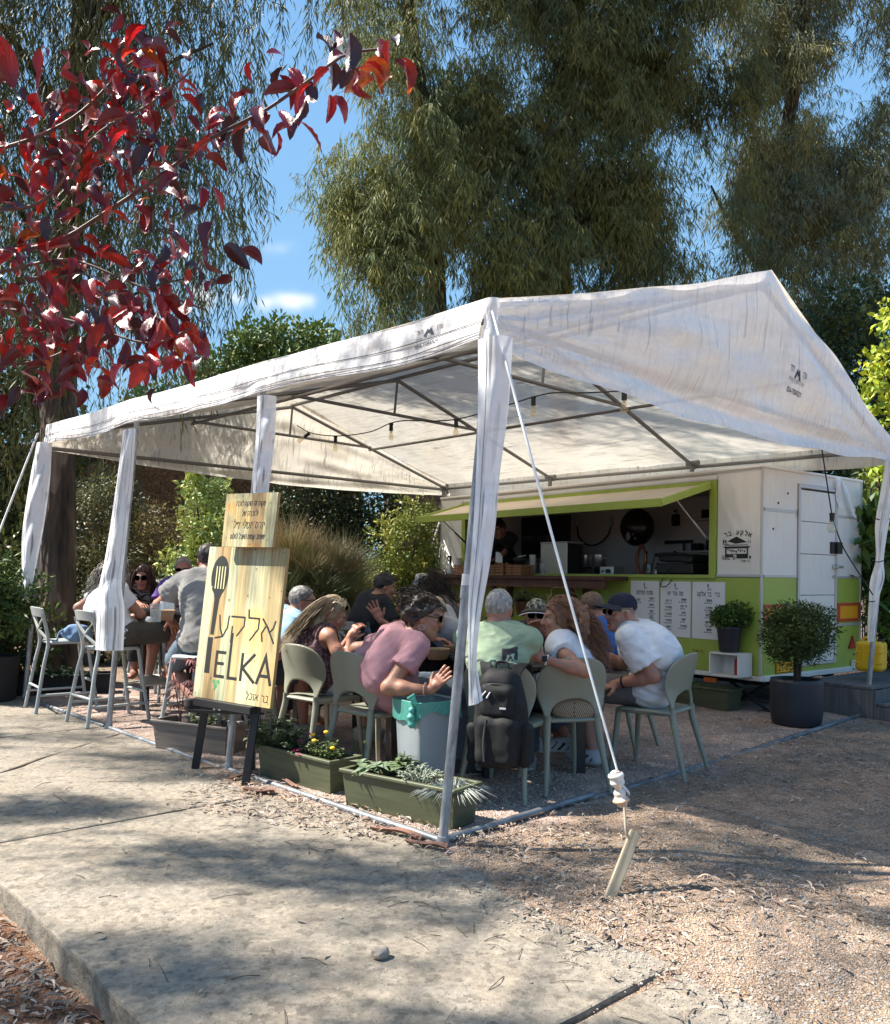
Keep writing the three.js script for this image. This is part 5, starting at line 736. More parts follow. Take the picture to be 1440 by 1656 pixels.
// ---- the gum tree at the left end of the tent
{
  const R = rng(11), base = V(-4.62, 0, 10.3), t = thing('weeping_gum_tree', 'tall rough-trunked tree with hanging curtains of leaves at the left end of the tent', 'tree', base), L = (g) => g.translate(-base.x, -base.y, -base.z);
  const stem = [W(92, 1130, 10.3), W(92, 900, 10.3), W(94, 750, 10.3), W(97, 620, 10.3), W(106, 450, 10.3), W(121, 250, 10.2), W(138, 60, 10.2), W(152, -150, 10.1), W(150, -500, 10), W(160, -900, 10)];
  part(t, 'trunk', L(tube(stem, (k) => mix(0.235, 0.09, Math.pow(k, 0.9)) + 0.02 * Math.sin(k * 60) * 0.4 + 0.05 * Math.exp(-k * 40), 60, 18)), bark1);
  const limb = (pts, r) => part(t, 'limb', L(tube(pts.map((p) => W(...p)), (k) => r * (1 - 0.75 * k), 20, 7)), bark2);
  limb([[121, 250, 10.2], [190, 170, 9.9], [260, 110, 9.6], [345, 70, 9.3]], 0.05); limb([[138, 60, 10.2], [230, -40, 9.6], [340, -110, 9], [450, -120, 8.8], [540, -90, 8.6]], 0.07); limb([[106, 450, 10.3], [60, 380, 10], [0, 300, 9.8], [-80, 250, 9.5]], 0.06); limb([[121, 250, 10.2], [60, 120, 10], [-20, 20, 9.6], [-120, -60, 9.2]], 0.06); limb([[97, 620, 10.3], [160, 520, 10.3], [230, 470, 10.2], [300, 450, 10.1]], 0.035); limb([[138, 60, 10.2], [120, -100, 9], [200, -260, 8], [330, -300, 7.5]], 0.07);
  const spots = [];
  const col = (u, v0, v1, d, dens) => { for (let v = v0; v < v1 - 60; v += 42) if (R() < dens) spots.push([W(u + (R() - 0.5) * 46, v + (R() - 0.5) * 40, d + (R() - 0.5) * 0.9).sub(base), 0.75 + 0.4 * R()]); };
  for (let i = 0; i < 84; i++) { const u = -120 + (i % 44) * 12.6 + (R() - 0.5) * 22, right = smooth(230, 430, u); col(u, -260, mix(600, 470, right) * (0.72 + 0.33 * R()), 9.2 + R() * 1.5, mix(0.85, 0.42, right)); }
  for (const [u, a, b] of [[405, -200, 150], [392, 100, 480], [370, 250, 520], [345, 300, 610], [415, 60, 330], [440, -250, 100], [475, -250, 60], [515, -260, 110], [545, -260, 80], [568, -260, 60], [300, 420, 660], [320, 380, 650], [270, 450, 690], [240, 480, 700], [210, 600, 900], [190, 620, 880], [228, 640, 860], [35, 560, 760], [15, 600, 800], [52, 620, 780], [150, 560, 760], [-20, 600, 800], [175, 520, 740]]) col(u, a, b, b > 640 && u > 130 ? 12.3 + R() : 9.6 + R(), 0.95);
  hang(t, spots, gumLeaf, R, [0.116, 0.136, 0.053], 0.5);
}
// ---- the tree overhead on the left that dapples the path (its crown is above the view)
{
  const R = rng(23), base = V(-8.6, 0, -2.5), t = thing('overhanging_gum_tree', 'tree left of the path whose high crown reaches over it and dapples it with shade', 'tree', base);
  const c = [new THREE.Vector3(0, 0, 0), new THREE.Vector3(0.2, 2.5, 0.1), new THREE.Vector3(0.5, 5, 0), new THREE.Vector3(0.9, 8, -0.4), new THREE.Vector3(1.2, 11, -0.6)];
  part(t, 'trunk', tube(c, (k) => mix(0.3, 0.1, k), 30, 12), bark1);
  const spots = [];
  const sunny = [[330, 1480], [560, 1500], [250, 1345], [430, 1292], [110, 1255], [690, 1362], [880, 1338], [1000, 1560], [1240, 1500], [1350, 1580], [650, 1565], [430, 1635], [120, 1440], [60, 1390], [1420, 1520], [850, 1600]].map((p) => G(...p)), shady = [[290, 1405], [600, 1420], [470, 1545], [780, 1480], [940, 1465], [190, 1300], [720, 1630], [40, 1320], [1140, 1620], [380, 1345], [520, 1385], [240, 1560], [1350, 1450], [560, 1620], [350, 1240]].map((p) => G(...p)), shade = (x, d) => { let w = 0; for (const p of sunny) w += Math.exp(-((x - p.x) ** 2 + (d + p.z) ** 2) / 0.09); for (const p of shady) w -= Math.exp(-((x - p.x) ** 2 + (d + p.z) ** 2) / 0.10); return w + (noise3(x * 2.4, d * 2.4, 77) - 0.52) * 0.9; };
  for (let i = 0, made = 0; i < 1500 && made < 120; i++) {
    const x = -11.5 + R() * 10.4, d = 0.4 + R() * 9.2, y = Math.max(6.2, 3.1 + 0.664 * d) + R() * 2.6, n = 10 + R() * 9 | 0, s = 0.14 + R() * 0.24;
    const yc = y - 0.4, ks = yc / SUN.y, fx = x - SUN.x * ks, fd = d + SUN.z * ks; if (fd > 2.2 && fd < 7 && fx > -3.4 && fx < 3.6 ? shade(fx, fd) > -0.16 : R() > 0.22) continue;
    const gx = x - SUN.x * (yc - 1.05) / SUN.y, gd = d + SUN.z * (yc - 1.05) / SUN.y; if (Math.abs(gx + 1.38) < 0.75 && Math.abs(gd - 5.72) < 0.7) continue;
    if (x > -0.515 * d - 0.8 && y < 1.35 + 0.664 * d + 1.5) continue; made++;
    for (let k = 0; k < n; k++) spots.push([new THREE.Vector3(x + (R() - 0.5) * s * 2.4 - base.x, y + (R() - 0.5) * s * 1.2, -(d + (R() - 0.5) * s * 2) - base.z), 0.8 + 0.3 * R()]);
    if (i % 14 === 0) part(t, 'limb', tube([c[2].clone().lerp(c[4], R()), new THREE.Vector3((x - base.x) * 0.5, y + 0.3, (-d - base.z) * 0.5), new THREE.Vector3(x - base.x, y, -d - base.z)], (k) => 0.032 * (1 - 0.8 * k), 14, 6), bark2);
  }
  hang(t, spots, gumLeaf, R, [0.116, 0.136, 0.053], 0.5);
}
// ---- the wall of gum trees behind the trailer
function crownTree(name, label, trunkPts, r0, lobes, tone, seed, dens, limbs = []) {
  const R = rng(seed), base = trunkPts[0].clone().setY(0), t = thing(name, label, 'tree', base), L = (g) => g.translate(-base.x, -base.y, -base.z);
  part(t, 'trunk', L(tube(trunkPts, (k) => r0 * (1 - 0.7 * k), 30, 10)), bark2);
  for (const l of limbs) part(t, 'limb', L(tube(l.map((p) => W(...p)), (k) => r0 * 0.4 * (1 - 0.8 * k), 16, 6)), bark2);
  const spots = [];
  for (const [u, v, d, rx, ry, n] of lobes) { const c = W(u, v, d); for (let i = 0; i < n * dens; i++) { const o = rv(R).multiplyScalar(Math.pow(R(), 0.3)); const p = c.clone().add(new THREE.Vector3(o.x * rx, o.y * ry + 0.4, o.z * rx * 0.8)); if (noise3(p.x * 0.8, p.y * 0.6, p.z * 0.8) < 0.41) continue; if (i % 9) continue; const tone = R(), cr = 0.28 + 0.30 * R(); for (let k = 0; k < 9; k++) { const q = rv(R).multiplyScalar(Math.pow(R(), 0.4)); spots.push([L2(p, base).add(new THREE.Vector3(q.x * cr, q.y * cr * 0.8, q.z * cr)), 0.8 + 0.5 * R(), clamp(tone + (R() - 0.5) * 0.5)]); } } }
  hang(t, spots, crownLeaf, R, tone, 0.5, clumpKinds); return t;
}
const L2 = (p, b) => p.clone().sub(b);
crownTree('gum_tree', 'olive gum tree with drooping sunlit left side against the blue sky', [V(-0.2, 0, 16.6), W(705, 500, 16.5), W(690, 250, 16.3), W(660, 0, 16.2), W(650, -300, 16)], 0.3,
  [[660, -250, 16, 2.0, 2.2, 420], [655, 30, 16, 1.75, 2.2, 420], [640, 250, 15.9, 1.5, 2.0, 380], [615, 420, 15.7, 1.0, 1.7, 230], [700, 430, 15.8, 1.3, 1.9, 330], [700, 530, 15.6, 1.2, 1.2, 260], [770, 500, 15.8, 1.0, 1.2, 200], [860, 480, 16, 1.2, 1.2, 240], [565, 300, 15.8, 0.55, 1.2, 70], [555, 420, 15.7, 0.45, 1.2, 55], [720, 120, 16, 1.4, 2.2, 330], [590, 120, 16, 0.8, 1.5, 110]], [0.190, 0.222, 0.084], 101, 1.5);
crownTree('gum_tree', 'broad dark gum tree filling the centre above the tent ridge', [V(2.6, 0, 17.6), W(905, 450, 17.6), W(890, 250, 17.4), W(930, 50, 17.4), W(950, -300, 17)], 0.36,
  [[900, -200, 17, 2.6, 2.4, 520], [850, 60, 16.6, 1.9, 2.6, 520], [830, 300, 16.4, 1.3, 2.2, 380], [960, 120, 16.8, 1.9, 2.6, 560], [950, 330, 16.6, 1.7, 2.0, 450], [1070, -50, 17, 2.2, 2.6, 520], [1070, 230, 17, 1.8, 2.6, 520], [1040, 400, 16.8, 1.5, 1.6, 330], [1150, 120, 17.4, 1.3, 2.4, 280], [800, 150, 16.2, 0.9, 1.9, 180], [1150, 330, 17.4, 1.0, 1.8, 180]], [0.140, 0.170, 0.070], 102, 1.5, [[[905, 450, 17.6], [870, 330, 16.6], [860, 260, 16], [930, 170, 15.8]], [[890, 250, 17.4], [960, 200, 16.6], [1010, 100, 16.2]]]);
crownTree('gum_tree', 'loose grey-green gum tree at the right with sky showing through its crown', [V(8.2, 0, 19.6), W(1240, 440, 19.4), W(1265, 250, 19.2), W(1300, 50, 19), W(1310, -300, 19)], 0.26,
  [[1300, -150, 19, 2.4, 2.2, 260], [1290, 60, 19, 2.0, 1.7, 240], [1360, 160, 19, 1.5, 1.6, 150], [1250, 220, 19, 1.3, 1.8, 170], [1320, 320, 19, 1.9, 1.7, 260], [1395, 330, 18.8, 0.9, 1.6, 80], [1260, 420, 18.6, 1.5, 1.7, 230], [1350, 480, 18.6, 1.6, 1.8, 230], [1190, 420, 18.4, 0.9, 1.6, 140], [1210, 20, 19, 1.0, 2.0, 120], [1370, 60, 19, 1.4, 1.5, 150], [1390, 250, 19, 1.1, 1.4, 120]], [0.200, 0.228, 0.125], 103, 2.0, [[[1240, 440, 19.4], [1300, 380, 19], [1370, 330, 18.8]], [[1240, 440, 19.4], [1190, 380, 19], [1150, 300, 18.6]]]);
// ---- broad-leaved things
const broad = [tuft(5, 0.14, 26, 0.07, 0.038), tuft(6, 0.12, 22, 0.06, 0.03), tuft(7, 0.16, 26, 0.085, 0.045)], fineTuft = [tuft(15, 0.13, 44, 0.045, 0.016), tuft(16, 0.12, 40, 0.05, 0.014)];
function bush(name, label, cat, base, lobes, tone, seed, o = {}) {          // lobes: [dx, y, dz, rx, ry, rz, n]
  const R = rng(seed), t = thing(name, label, cat, base, 0, o.group), kinds = o.kinds ?? broad, spots = []; let top = 0;
  for (const [x, y, z, rx, ry, rz, n] of lobes) { top = Math.max(top, y); for (let i = 0; i < n; i++) { const q = rv(R).multiplyScalar(Math.pow(R(), 0.35)), p = new THREE.Vector3(x + q.x * rx, y + q.y * ry, z + q.z * rz); if (noise3((p.x + base.x) * 4, p.y * 4, p.z * 4) < (o.gap ?? 0.3)) continue; spots.push([p, (o.s ?? 1) * (0.7 + 0.6 * R())]); } }
  const stems = []; for (const [x, y, z] of lobes.slice(0, 6)) stems.push(tube([new THREE.Vector3(x * 0.1, 0, z * 0.1), new THREE.Vector3(x * 0.5, y * 0.6, z * 0.5), new THREE.Vector3(x, y, z)], (k) => (o.stem ?? 0.025) * (1 - 0.6 * k), 8, 6)); for (const s of stems) part(t, o.trunk ? 'trunk' : 'stem', s, bark2);
  hang(t, spots, o.mat ?? gumLeaf, R, tone, o.vary ?? 0.6, kinds).name = o.trunk ? 'crown' : 'foliage'; return t;
}
{
  // far trees on the skyline
  bush('round_tree', 'distant round green tree showing above the tent edge', 'tree', V(-6.0, 0, 31), [[0.3, 8.6, 0, 2.5, 1.8, 2, 420], [-1.5, 7.6, 0, 2, 1.5, 2, 320], [1.9, 7.4, 0, 1.5, 1.4, 2, 260], [0, 6, 0, 3, 2, 2, 320]], [0.109, 0.178, 0.046], 201, { s: 3.0, trunk: true, stem: 0.3, gap: 0.2 });
  bush('round_tree', 'low distant green tree left of the round one, half behind the tent edge', 'tree', V(-9.6, 0, 32), [[0, 6.6, 0, 2.6, 1.6, 2, 380], [1.6, 7.0, 0, 1.4, 1.2, 2, 220], [0.5, 5, 0, 3.6, 2, 2, 300]], [0.093, 0.155, 0.043], 202, { s: 3.0, trunk: true, stem: 0.3, gap: 0.2 });
  bush('evergreen_tree', 'dark evergreen tree behind the right end of the trailer', 'tree', V(8.6, 0, 15.6), [[-1.2, 4.6, 0, 1.7, 2.2, 1.2, 520], [0.6, 4.0, 0.3, 1.8, 2.2, 1.2, 560], [-0.4, 2.2, 0.5, 2.4, 1.8, 1, 520], [1.4, 5.6, 0, 1.3, 1.4, 1, 260]], [0.046, 0.081, 0.025], 203, { s: 1.6, trunk: true, stem: 0.14, gap: 0.18 });
  bush('lime_leaved_tree', 'young tree with sunlit yellow-green leaves at the right edge', 'tree', V(5.75, 0, 11.2), [[-0.1, 4.0, 0, 0.42, 0.45, 0.4, 46], [0.2, 4.6, 0, 0.45, 0.5, 0.4, 46], [-0.22, 3.45, 0, 0.3, 0.32, 0.3, 26], [0.4, 3.6, 0, 0.55, 0.7, 0.5, 80], [0.05, 2.9, 0.1, 0.5, 0.45, 0.4, 60], [0.5, 2.4, 0, 0.6, 0.5, 0.5, 60]], [0.310, 0.403, 0.034], 204, { s: 1.05, trunk: true, stem: 0.03, gap: 0.34, kinds: [tuft(25, 0.13, 12, 0.09, 0.065), tuft(26, 0.12, 10, 0.08, 0.06)] });
  bush('shrub', 'big-leaved green shrub between the trailer and the tied sleeve', 'shrub', V(5.0, 0, 10.0), [[0.1, 1.6, 0, 0.42, 0.5, 0.4, 90], [0.3, 1.0, 0, 0.5, 0.5, 0.4, 80], [-0.1, 2.0, 0, 0.25, 0.25, 0.3, 30]], [0.085, 0.171, 0.034], 205, { s: 1.2, kinds: [tuft(35, 0.16, 12, 0.13, 0.07), tuft(36, 0.15, 11, 0.12, 0.065)] });
  // behind the tent, left to right
  bush('shrub', 'grey-green bushy shrub right of the rough trunk', 'shrub', V(-5.0, 0, 12.6), [[0, 2.1, 0, 0.65, 0.75, 0.5, 210], [0.25, 1.2, 0, 0.75, 0.8, 0.5, 230], [-0.4, 1.2, 0, 0.6, 0.8, 0.5, 160], [0, 0.5, 0, 1, 0.5, 0.5, 150]], [0.163, 0.178, 0.085], 206, { kinds: fineTuft, s: 1.25, gap: 0.33 });
  bush('shrub', 'brownish olive shrub behind the red-haired woman', 'shrub', V(-3.9, 0, 12.3), [[0, 1.7, 0, 0.75, 0.6, 0.5, 210], [0.5, 1.2, 0, 0.7, 0.8, 0.5, 230], [-0.3, 0.7, 0, 0.9, 0.7, 0.5, 200], [0.7, 0.6, 0, 0.9, 0.6, 0.5, 170]], [0.178, 0.163, 0.070], 207, { kinds: fineTuft, s: 1.25, gap: 0.33 });
  bush('shrub', 'pale leafy shrub with white-edged leaves left of the small sign', 'shrub', V(-3.25, 0, 11.9), [[-0.05, 2.2, 0, 0.35, 0.5, 0.35, 90], [0.15, 1.75, 0.1, 0.5, 0.5, 0.4, 130], [-0.2, 1.4, 0, 0.45, 0.5, 0.4, 100], [-0.2, 2.6, 0, 0.12, 0.3, 0.12, 14], [0.25, 1.1, 0, 0.6, 0.5, 0.4, 110]], [0.341, 0.449, 0.171], 208, { s: 0.95, gap: 0.34 });
  bush('shrub', 'dark low shrub behind the man in the purple shirt', 'shrub', V(-2.9, 0, 11.0), [[0, 0.9, 0, 0.7, 0.6, 0.4, 190], [0.7, 0.8, 0, 0.7, 0.6, 0.4, 190], [-0.8, 0.7, 0, 0.6, 0.6, 0.4, 160]], [0.078, 0.101, 0.034], 209, { kinds: fineTuft, s: 1.2 });
  bush('shrub', 'very dark dense shrub between the dry grass bush and the shed', 'shrub', V(-1.55, 0, 15.4), [[0, 2.6, 0, 0.9, 0.9, 0.5, 260], [-0.2, 1.6, 0, 1.0, 1.0, 0.5, 300], [0.5, 1.0, 0, 0.8, 0.8, 0.5, 220], [-0.9, 2.6, 0, 0.8, 0.9, 0.5, 200]], [0.046, 0.070, 0.028], 210, { s: 1.1 });
  bush('shrub', 'sunlit rounded green shrub beside the left end of the trailer', 'shrub', V(-0.62, 0, 13.0), [[0, 1.75, 0, 0.55, 0.55, 0.4, 190], [0.25, 1.2, 0, 0.5, 0.7, 0.4, 200], [-0.3, 1.1, 0, 0.5, 0.6, 0.4, 170], [0.2, 2.2, 0, 0.35, 0.3, 0.3, 60], [0, 0.6, 0, 0.8, 0.5, 0.4, 160]], [0.232, 0.295, 0.085], 211, { s: 0.8, gap: 0.33 });
  bush('shrub', 'purple-leaved plant below the counter, right of the long dark hair', 'shrub', V(0.12, 0, 10.2), [[0, 1.0, 0, 0.18, 0.16, 0.15, 30], [0.12, 0.8, 0, 0.2, 0.2, 0.15, 30]], [0.155, 0.093, 0.085], 212, { s: 0.7 });
  bush('shrub', 'dark green shrubs behind the leftmost stool', 'shrub', V(-5.0, 0, 9.6), [[-0.5, 0.9, 0, 0.6, 0.7, 0.4, 190], [0.1, 0.6, 0, 0.6, 0.5, 0.4, 170], [-1.0, 1.4, -0.3, 0.6, 0.9, 0.4, 190]], [0.062, 0.096, 0.031], 213, { s: 1.0 });
  bush('hedge', 'olive hedge filling the gap left of the rough trunk', 'hedge', V(-8.0, 0, 13.5), [[0, 1.7, 0, 1.3, 1.4, 0.6, 420], [1.6, 1.3, 0.6, 1.1, 1.2, 0.6, 380], [0, 3.6, 0, 1.2, 1.3, 0.6, 300], [1.5, 3.2, 0.2, 1.2, 1.2, 0.6, 320], [0.8, 4.7, 0, 1.5, 1.1, 0.6, 300], [-0.8, 5.3, 0, 1.3, 1.2, 0.6, 240]], [0.109, 0.147, 0.050], 214, { s: 1.4 });
  bush('hedge', 'green hedge seen below the tent right of the trailer', 'hedge', V(8.8, 0, 12.6), [[-0.6, 1.5, 0, 1.4, 1.3, 0.6, 420], [0.8, 1.8, 0.6, 1.1, 1.4, 0.6, 380], [-2.1, 2.1, 0, 0.9, 1.1, 0.6, 260]], [0.093, 0.132, 0.040], 215, { s: 1.4 });
  // dry fountain of fine stems
  { const R = rng(301), b = V(-1.95, 0, 11.6), t = thing('broom_bush', 'big round bush of fine dry yellow-brown stems behind the pale blue shirt', 'bush', b), blade = []; for (let i = 0; i < 70; i++) { const a = R() * 6.28, k = 0.25 + 0.75 * Math.sqrt(R()), o = new THREE.Vector3(Math.cos(a) * k * 0.5, 0, Math.sin(a) * k * 0.5), L = 0.5 + 0.5 * R(), d = new THREE.Vector3(Math.cos(a) * k * 0.6, 1, Math.sin(a) * k * 0.6).normalize(), s = new THREE.Vector3().crossVectors(d, rv(R)).normalize(); bladeInto(blade, o.multiplyScalar(0.1), d, s, L, 0.007, 0.25); }
    const g = fromTris(blade), ms = [], cs = []; for (let i = 0; i < 420; i++) { const q = rv(R).multiplyScalar(Math.pow(R(), 0.4)), y = 1.15 + q.y * 1.0; ms.push(M4(new THREE.Vector3(q.x * 0.85, y - 0.35, q.z * 0.6), new THREE.Quaternion().setFromUnitVectors(UP, new THREE.Vector3(q.x * 0.8, 0.6 + q.y * 0.5, q.z * 0.8).normalize()), 0.55 + 0.5 * R())); const f = smooth(0.9, 2.0, y + R() * 0.5); cs.push(new THREE.Color().setRGB(mix(0.14, 0.22, f) * (0.7 + 0.6 * R()), mix(0.18, 0.185, f) * (0.7 + 0.6 * R()), mix(0.055, 0.085, f))); }
    instances(t, 'stems', g, leafMat(1, 1, 1, 0.3, 0.7), ms, cs); part(t, 'stem', tube([new THREE.Vector3(0, 0, 0), new THREE.Vector3(0.03, 0.5, 0), new THREE.Vector3(0, 1.2, 0)], 0.03, 8, 6), bark2); }
  { const R = rng(302), b = V(-0.55, 0, 10.9), t = thing('ornamental_grass', 'golden tuft of ornamental grass behind the man in the black shirt', 'grass tuft', b), P = []; for (let i = 0; i < 420; i++) { const a = R() * 6.28, k = Math.sqrt(R()), d = new THREE.Vector3(Math.cos(a) * k * 0.7, 1, Math.sin(a) * k * 0.7).normalize(); bladeInto(P, new THREE.Vector3(Math.cos(a) * k * 0.22, 0, Math.sin(a) * k * 0.22), d, new THREE.Vector3().crossVectors(d, rv(R)).normalize(), 0.75 + 0.65 * R(), 0.012, 0.35); } part(t, 'blades', fromTris(P), leafMat(0.36, 0.27, 0.09, 0.35, 0.7)).userData.kind = 'stuff'; }
}
// ---- building, shed, fence behind
{
  const b = thing('stucco_building', 'low brown rough-plastered building behind the shrubs on the left', 'building', V(-7.2, 0, 17.5), 0.12), pl = std({ map: tex(512, 512, (x, y) => { const [a, id] = cell(x, y, 40, 6); const l = 0.50 + (pf(x, y, 8, 4, 4) - 0.5) * 0.25 + (id - 0.5) * 0.22; return [l, l * 0.78, l * 0.55]; }, true, 1.4), bumpMap: tex(256, 256, (x, y) => [pf(x, y, 40, 2, 6)], false, 0.7), bumpScale: 0.02, roughness: 0.95, color: new THREE.Color(0.72, 0.66, 0.6) });
  part(b, 'wall', bx(11, 3.7, 4, 0, 1.85, -2), pl); part(b, 'roof', bx(11.4, 0.16, 4.4, 0, 3.78, -2, 0.02), darkWood); part(b, 'drainpipe', rod(new THREE.Vector3(2.15, 0, 0.08), new THREE.Vector3(2.15, 2.95, 0.08), 0.05), alu);
  const s = thing('wooden_shed', 'dark brown board shed beyond the sunlit green shrub', 'shed', V(-0.5, 0, 16.4), 0.1); for (let i = 0; i < 22; i++) part(s, 'board', bx(1.3, 0.142, 0.03, 0, 0.08 + i * 0.15, 0.7, 0.004), darkWood); part(s, 'side_wall', [bx(0.03, 3.3, 1.4, -0.64, 1.65, 0), bx(0.03, 3.3, 1.4, 0.64, 1.65, 0), bx(1.3, 3.3, 0.03, 0, 1.65, -0.7)], darkWood); part(s, 'roof', bx(1.6, 0.08, 1.8, 0, 3.36, 0, 0, [0.08, 0, 0]), alu); for (const x of [-0.62, 0.62]) part(s, 'corner_post', bx(0.08, 3.3, 0.08, x, 1.65, 0.72), darkWood);
  const f = thing('reed_fence', 'brown reed fence right of the trailer behind the yellow canister', 'fence', V(5.2, 0, 10.9), -0.5), R = rng(8), reed = std({ color: new THREE.Color(0.13, 0.09, 0.055), roughness: 0.9 }), rs = []; for (let i = 0; i < 210; i++) rs.push(rod(new THREE.Vector3(-1.5 + i * 0.0145, 0, (R() - 0.5) * 0.02), new THREE.Vector3(-1.5 + i * 0.0145 + (R() - 0.5) * 0.02, 1.15 + R() * 0.12, (R() - 0.5) * 0.02), 0.0055, 0.005, 5, false)); part(f, 'reeds', rs, reed).userData.kind = 'stuff'; for (const y of [0.3, 0.95]) part(f, 'rail', rod(new THREE.Vector3(-1.5, y, 0.02), new THREE.Vector3(1.5, y, 0.02), 0.012), reed);
  const lb = thing('litter_bin', 'grey lidded metal bin partly hidden by the long dark hair', 'bin', W(683, 960, 10.4).setY(0)); part(lb, 'body', lathe([[0, 0], [0.10, 0], [0.115, 0.02], [0.115, 1.2], [0, 1.2]], 22), alu); part(lb, 'lid', lathe([[0, 1.2], [0.125, 1.2], [0.125, 1.24], [0.09, 1.3], [0.08, 1.36], [0, 1.37]], 22), steel);
  const rope2 = (n, l, a, b2) => { const o = thing('guy_rope', l, 'rope', b2.clone()); part(o, 'strap', tube([a, a.clone().lerp(b2, 0.5), b2], 0.011, 10, 5).translate(-b2.x, -b2.y, -b2.z), stripFab); };
  rope2('g', 'pale guy rope from the rear tent corner down past the trailer end', W(725, 800, 13.4), W(672, 965, 13.9)); rope2('g', 'pale guy rope slanting down left of the far left tent pole', W(62, 700, 9.1), W(-30, 935, 9.0));
}
// ---- pots and troughs with their plants
const soilMat = std({ color: new THREE.Color(0.045, 0.032, 0.024), roughness: 0.98 });
function roundPot(name, label, base, rBot, rTop, h, mat, prof) {
  const t = thing(name, label, 'pot', base), p = prof ?? [[0, 0], [rBot, 0], [rBot + 0.01, 0.01], [rTop - 0.005, h - 0.03], [rTop, h - 0.02], [rTop, h], [rTop - 0.02, h], [rTop - 0.025, h - 0.05], [0, h - 0.05]];
  part(t, 'pot', lathe(p, 36), mat); part(t, 'soil', new THREE.CylinderGeometry(rTop - 0.025, rTop - 0.025, 0.02, 24).translate(0, h - 0.045, 0), soilMat); return t;
}
function trough(name, label, base, turn, L, w, h, mat) {
  const t = thing(name, label, 'planter', base, turn), sec = (k, i) => { const e = (1 - k) * 0.02 + (i ? 0.012 : 0); return [L / 2 - e, w / 2 - e]; };
  const wallG = (i) => sheet((u, v) => { const [a, b] = sec(v, i), k = u * 4, s = Math.floor(k) % 4, f = k - Math.floor(k), c = [[-a, b], [a, b], [a, -b], [-a, -b]], p = c[s], q = c[(s + 1) % 4]; return new THREE.Vector3(mix(p[0], q[0], f), v * h, mix(p[1], q[1], f)); }, 32, 6);
  part(t, 'box', [toCreasedNormals(wallG(0).toNonIndexed(), 0.5), toCreasedNormals(wallG(1).toNonIndexed(), 0.5), bx(L - 0.04, 0.01, w - 0.04, 0, 0.006, 0)], mat);
  const rim = [bx(L + 0.03, 0.022, 0.03, 0, h - 0.005, w / 2, 0.007), bx(L + 0.03, 0.022, 0.03, 0, h - 0.005, -w / 2, 0.007), bx(0.03, 0.022, w, L / 2, h - 0.006, 0, 0.007), bx(0.03, 0.022, w, -L / 2, h - 0.006, 0, 0.007)]; part(t, 'rim', rim, mat);
  part(t, 'soil', sheet((u, v) => new THREE.Vector3((u - 0.5) * (L - 0.04), h - 0.05 + 0.02 * noise3(u * 9, v * 4, 3), -(v - 0.5) * (w - 0.04)), 24, 8), soilMat); return t;
}
const troughScratch = (r, g, b, s) => std({ map: tex(256, 256, (x, y) => { const l = 0.85 + (pf(x, y, 6, 4, s) - 0.5) * 0.3, d = smooth(0.62, 0.8, pf(x, y, 12, 4, s + 5, 30)); return [mix(l, 0.95, d * 0.3), mix(l, 0.93, d * 0.3), mix(l, 0.88, d * 0.3)]; }, true, 0.5), color: new THREE.Color(r, g, b), roughness: 0.55 });
const oliveP = troughScratch(0.105, 0.115, 0.058, 4), taupeP = troughScratch(0.23, 0.185, 0.155, 8), navyPot = std({ color: new THREE.Color(0.018, 0.020, 0.028), roughness: 0.5 });
const planted = (host, name, label, x, y, z, f) => { const p = new THREE.Vector3(x, y, z).applyAxisAngle(UP, host.rotation.y).add(host.position), t = thing(name, label, 'plant', p, host.rotation.y); f(t, rng(label.length * 77 + 5)); return t; };
const leafy = (n, spread, hgt, L, w, mat, upness = 1, seedy = 0) => (t, R) => { const P = [], st = []; const k0 = Math.max(3, n / 14 | 0); for (let s = 0; s < k0; s++) { const a = R() * 6.28, r = Math.sqrt(R()), tip = new THREE.Vector3(Math.cos(a) * r * spread, hgt * (0.5 + 0.5 * R()) * (1 - 0.35 * r), Math.sin(a) * r * spread * 0.8), o = new THREE.Vector3(tip.x * 0.4, 0, tip.z * 0.4), m = o.clone().lerp(tip, 0.5); m.y += 0.02; st.push(tube([o, m, tip], 0.0025, 6, 4)); const c = new THREE.CatmullRomCurve3([o, m, tip]); for (let i = 0; i < 14; i++) { const q = c.getPoint(0.25 + 0.75 * R()), b = R() * 6.28, d = new THREE.Vector3(Math.cos(b), upness * (R() - 0.2), Math.sin(b)).normalize(); bladeInto(P, q, d, new THREE.Vector3().crossVectors(d, new THREE.Vector3(R() - 0.5, 2, R() - 0.5)).normalize(), L * (0.5 + 0.7 * R()), w * (0.6 + 0.6 * R()), 0.25); } } part(t, 'stem', st, mat).userData.kind = 'stuff'; part(t, 'leaves', fromTris(P), mat).userData.kind = 'stuff'; };
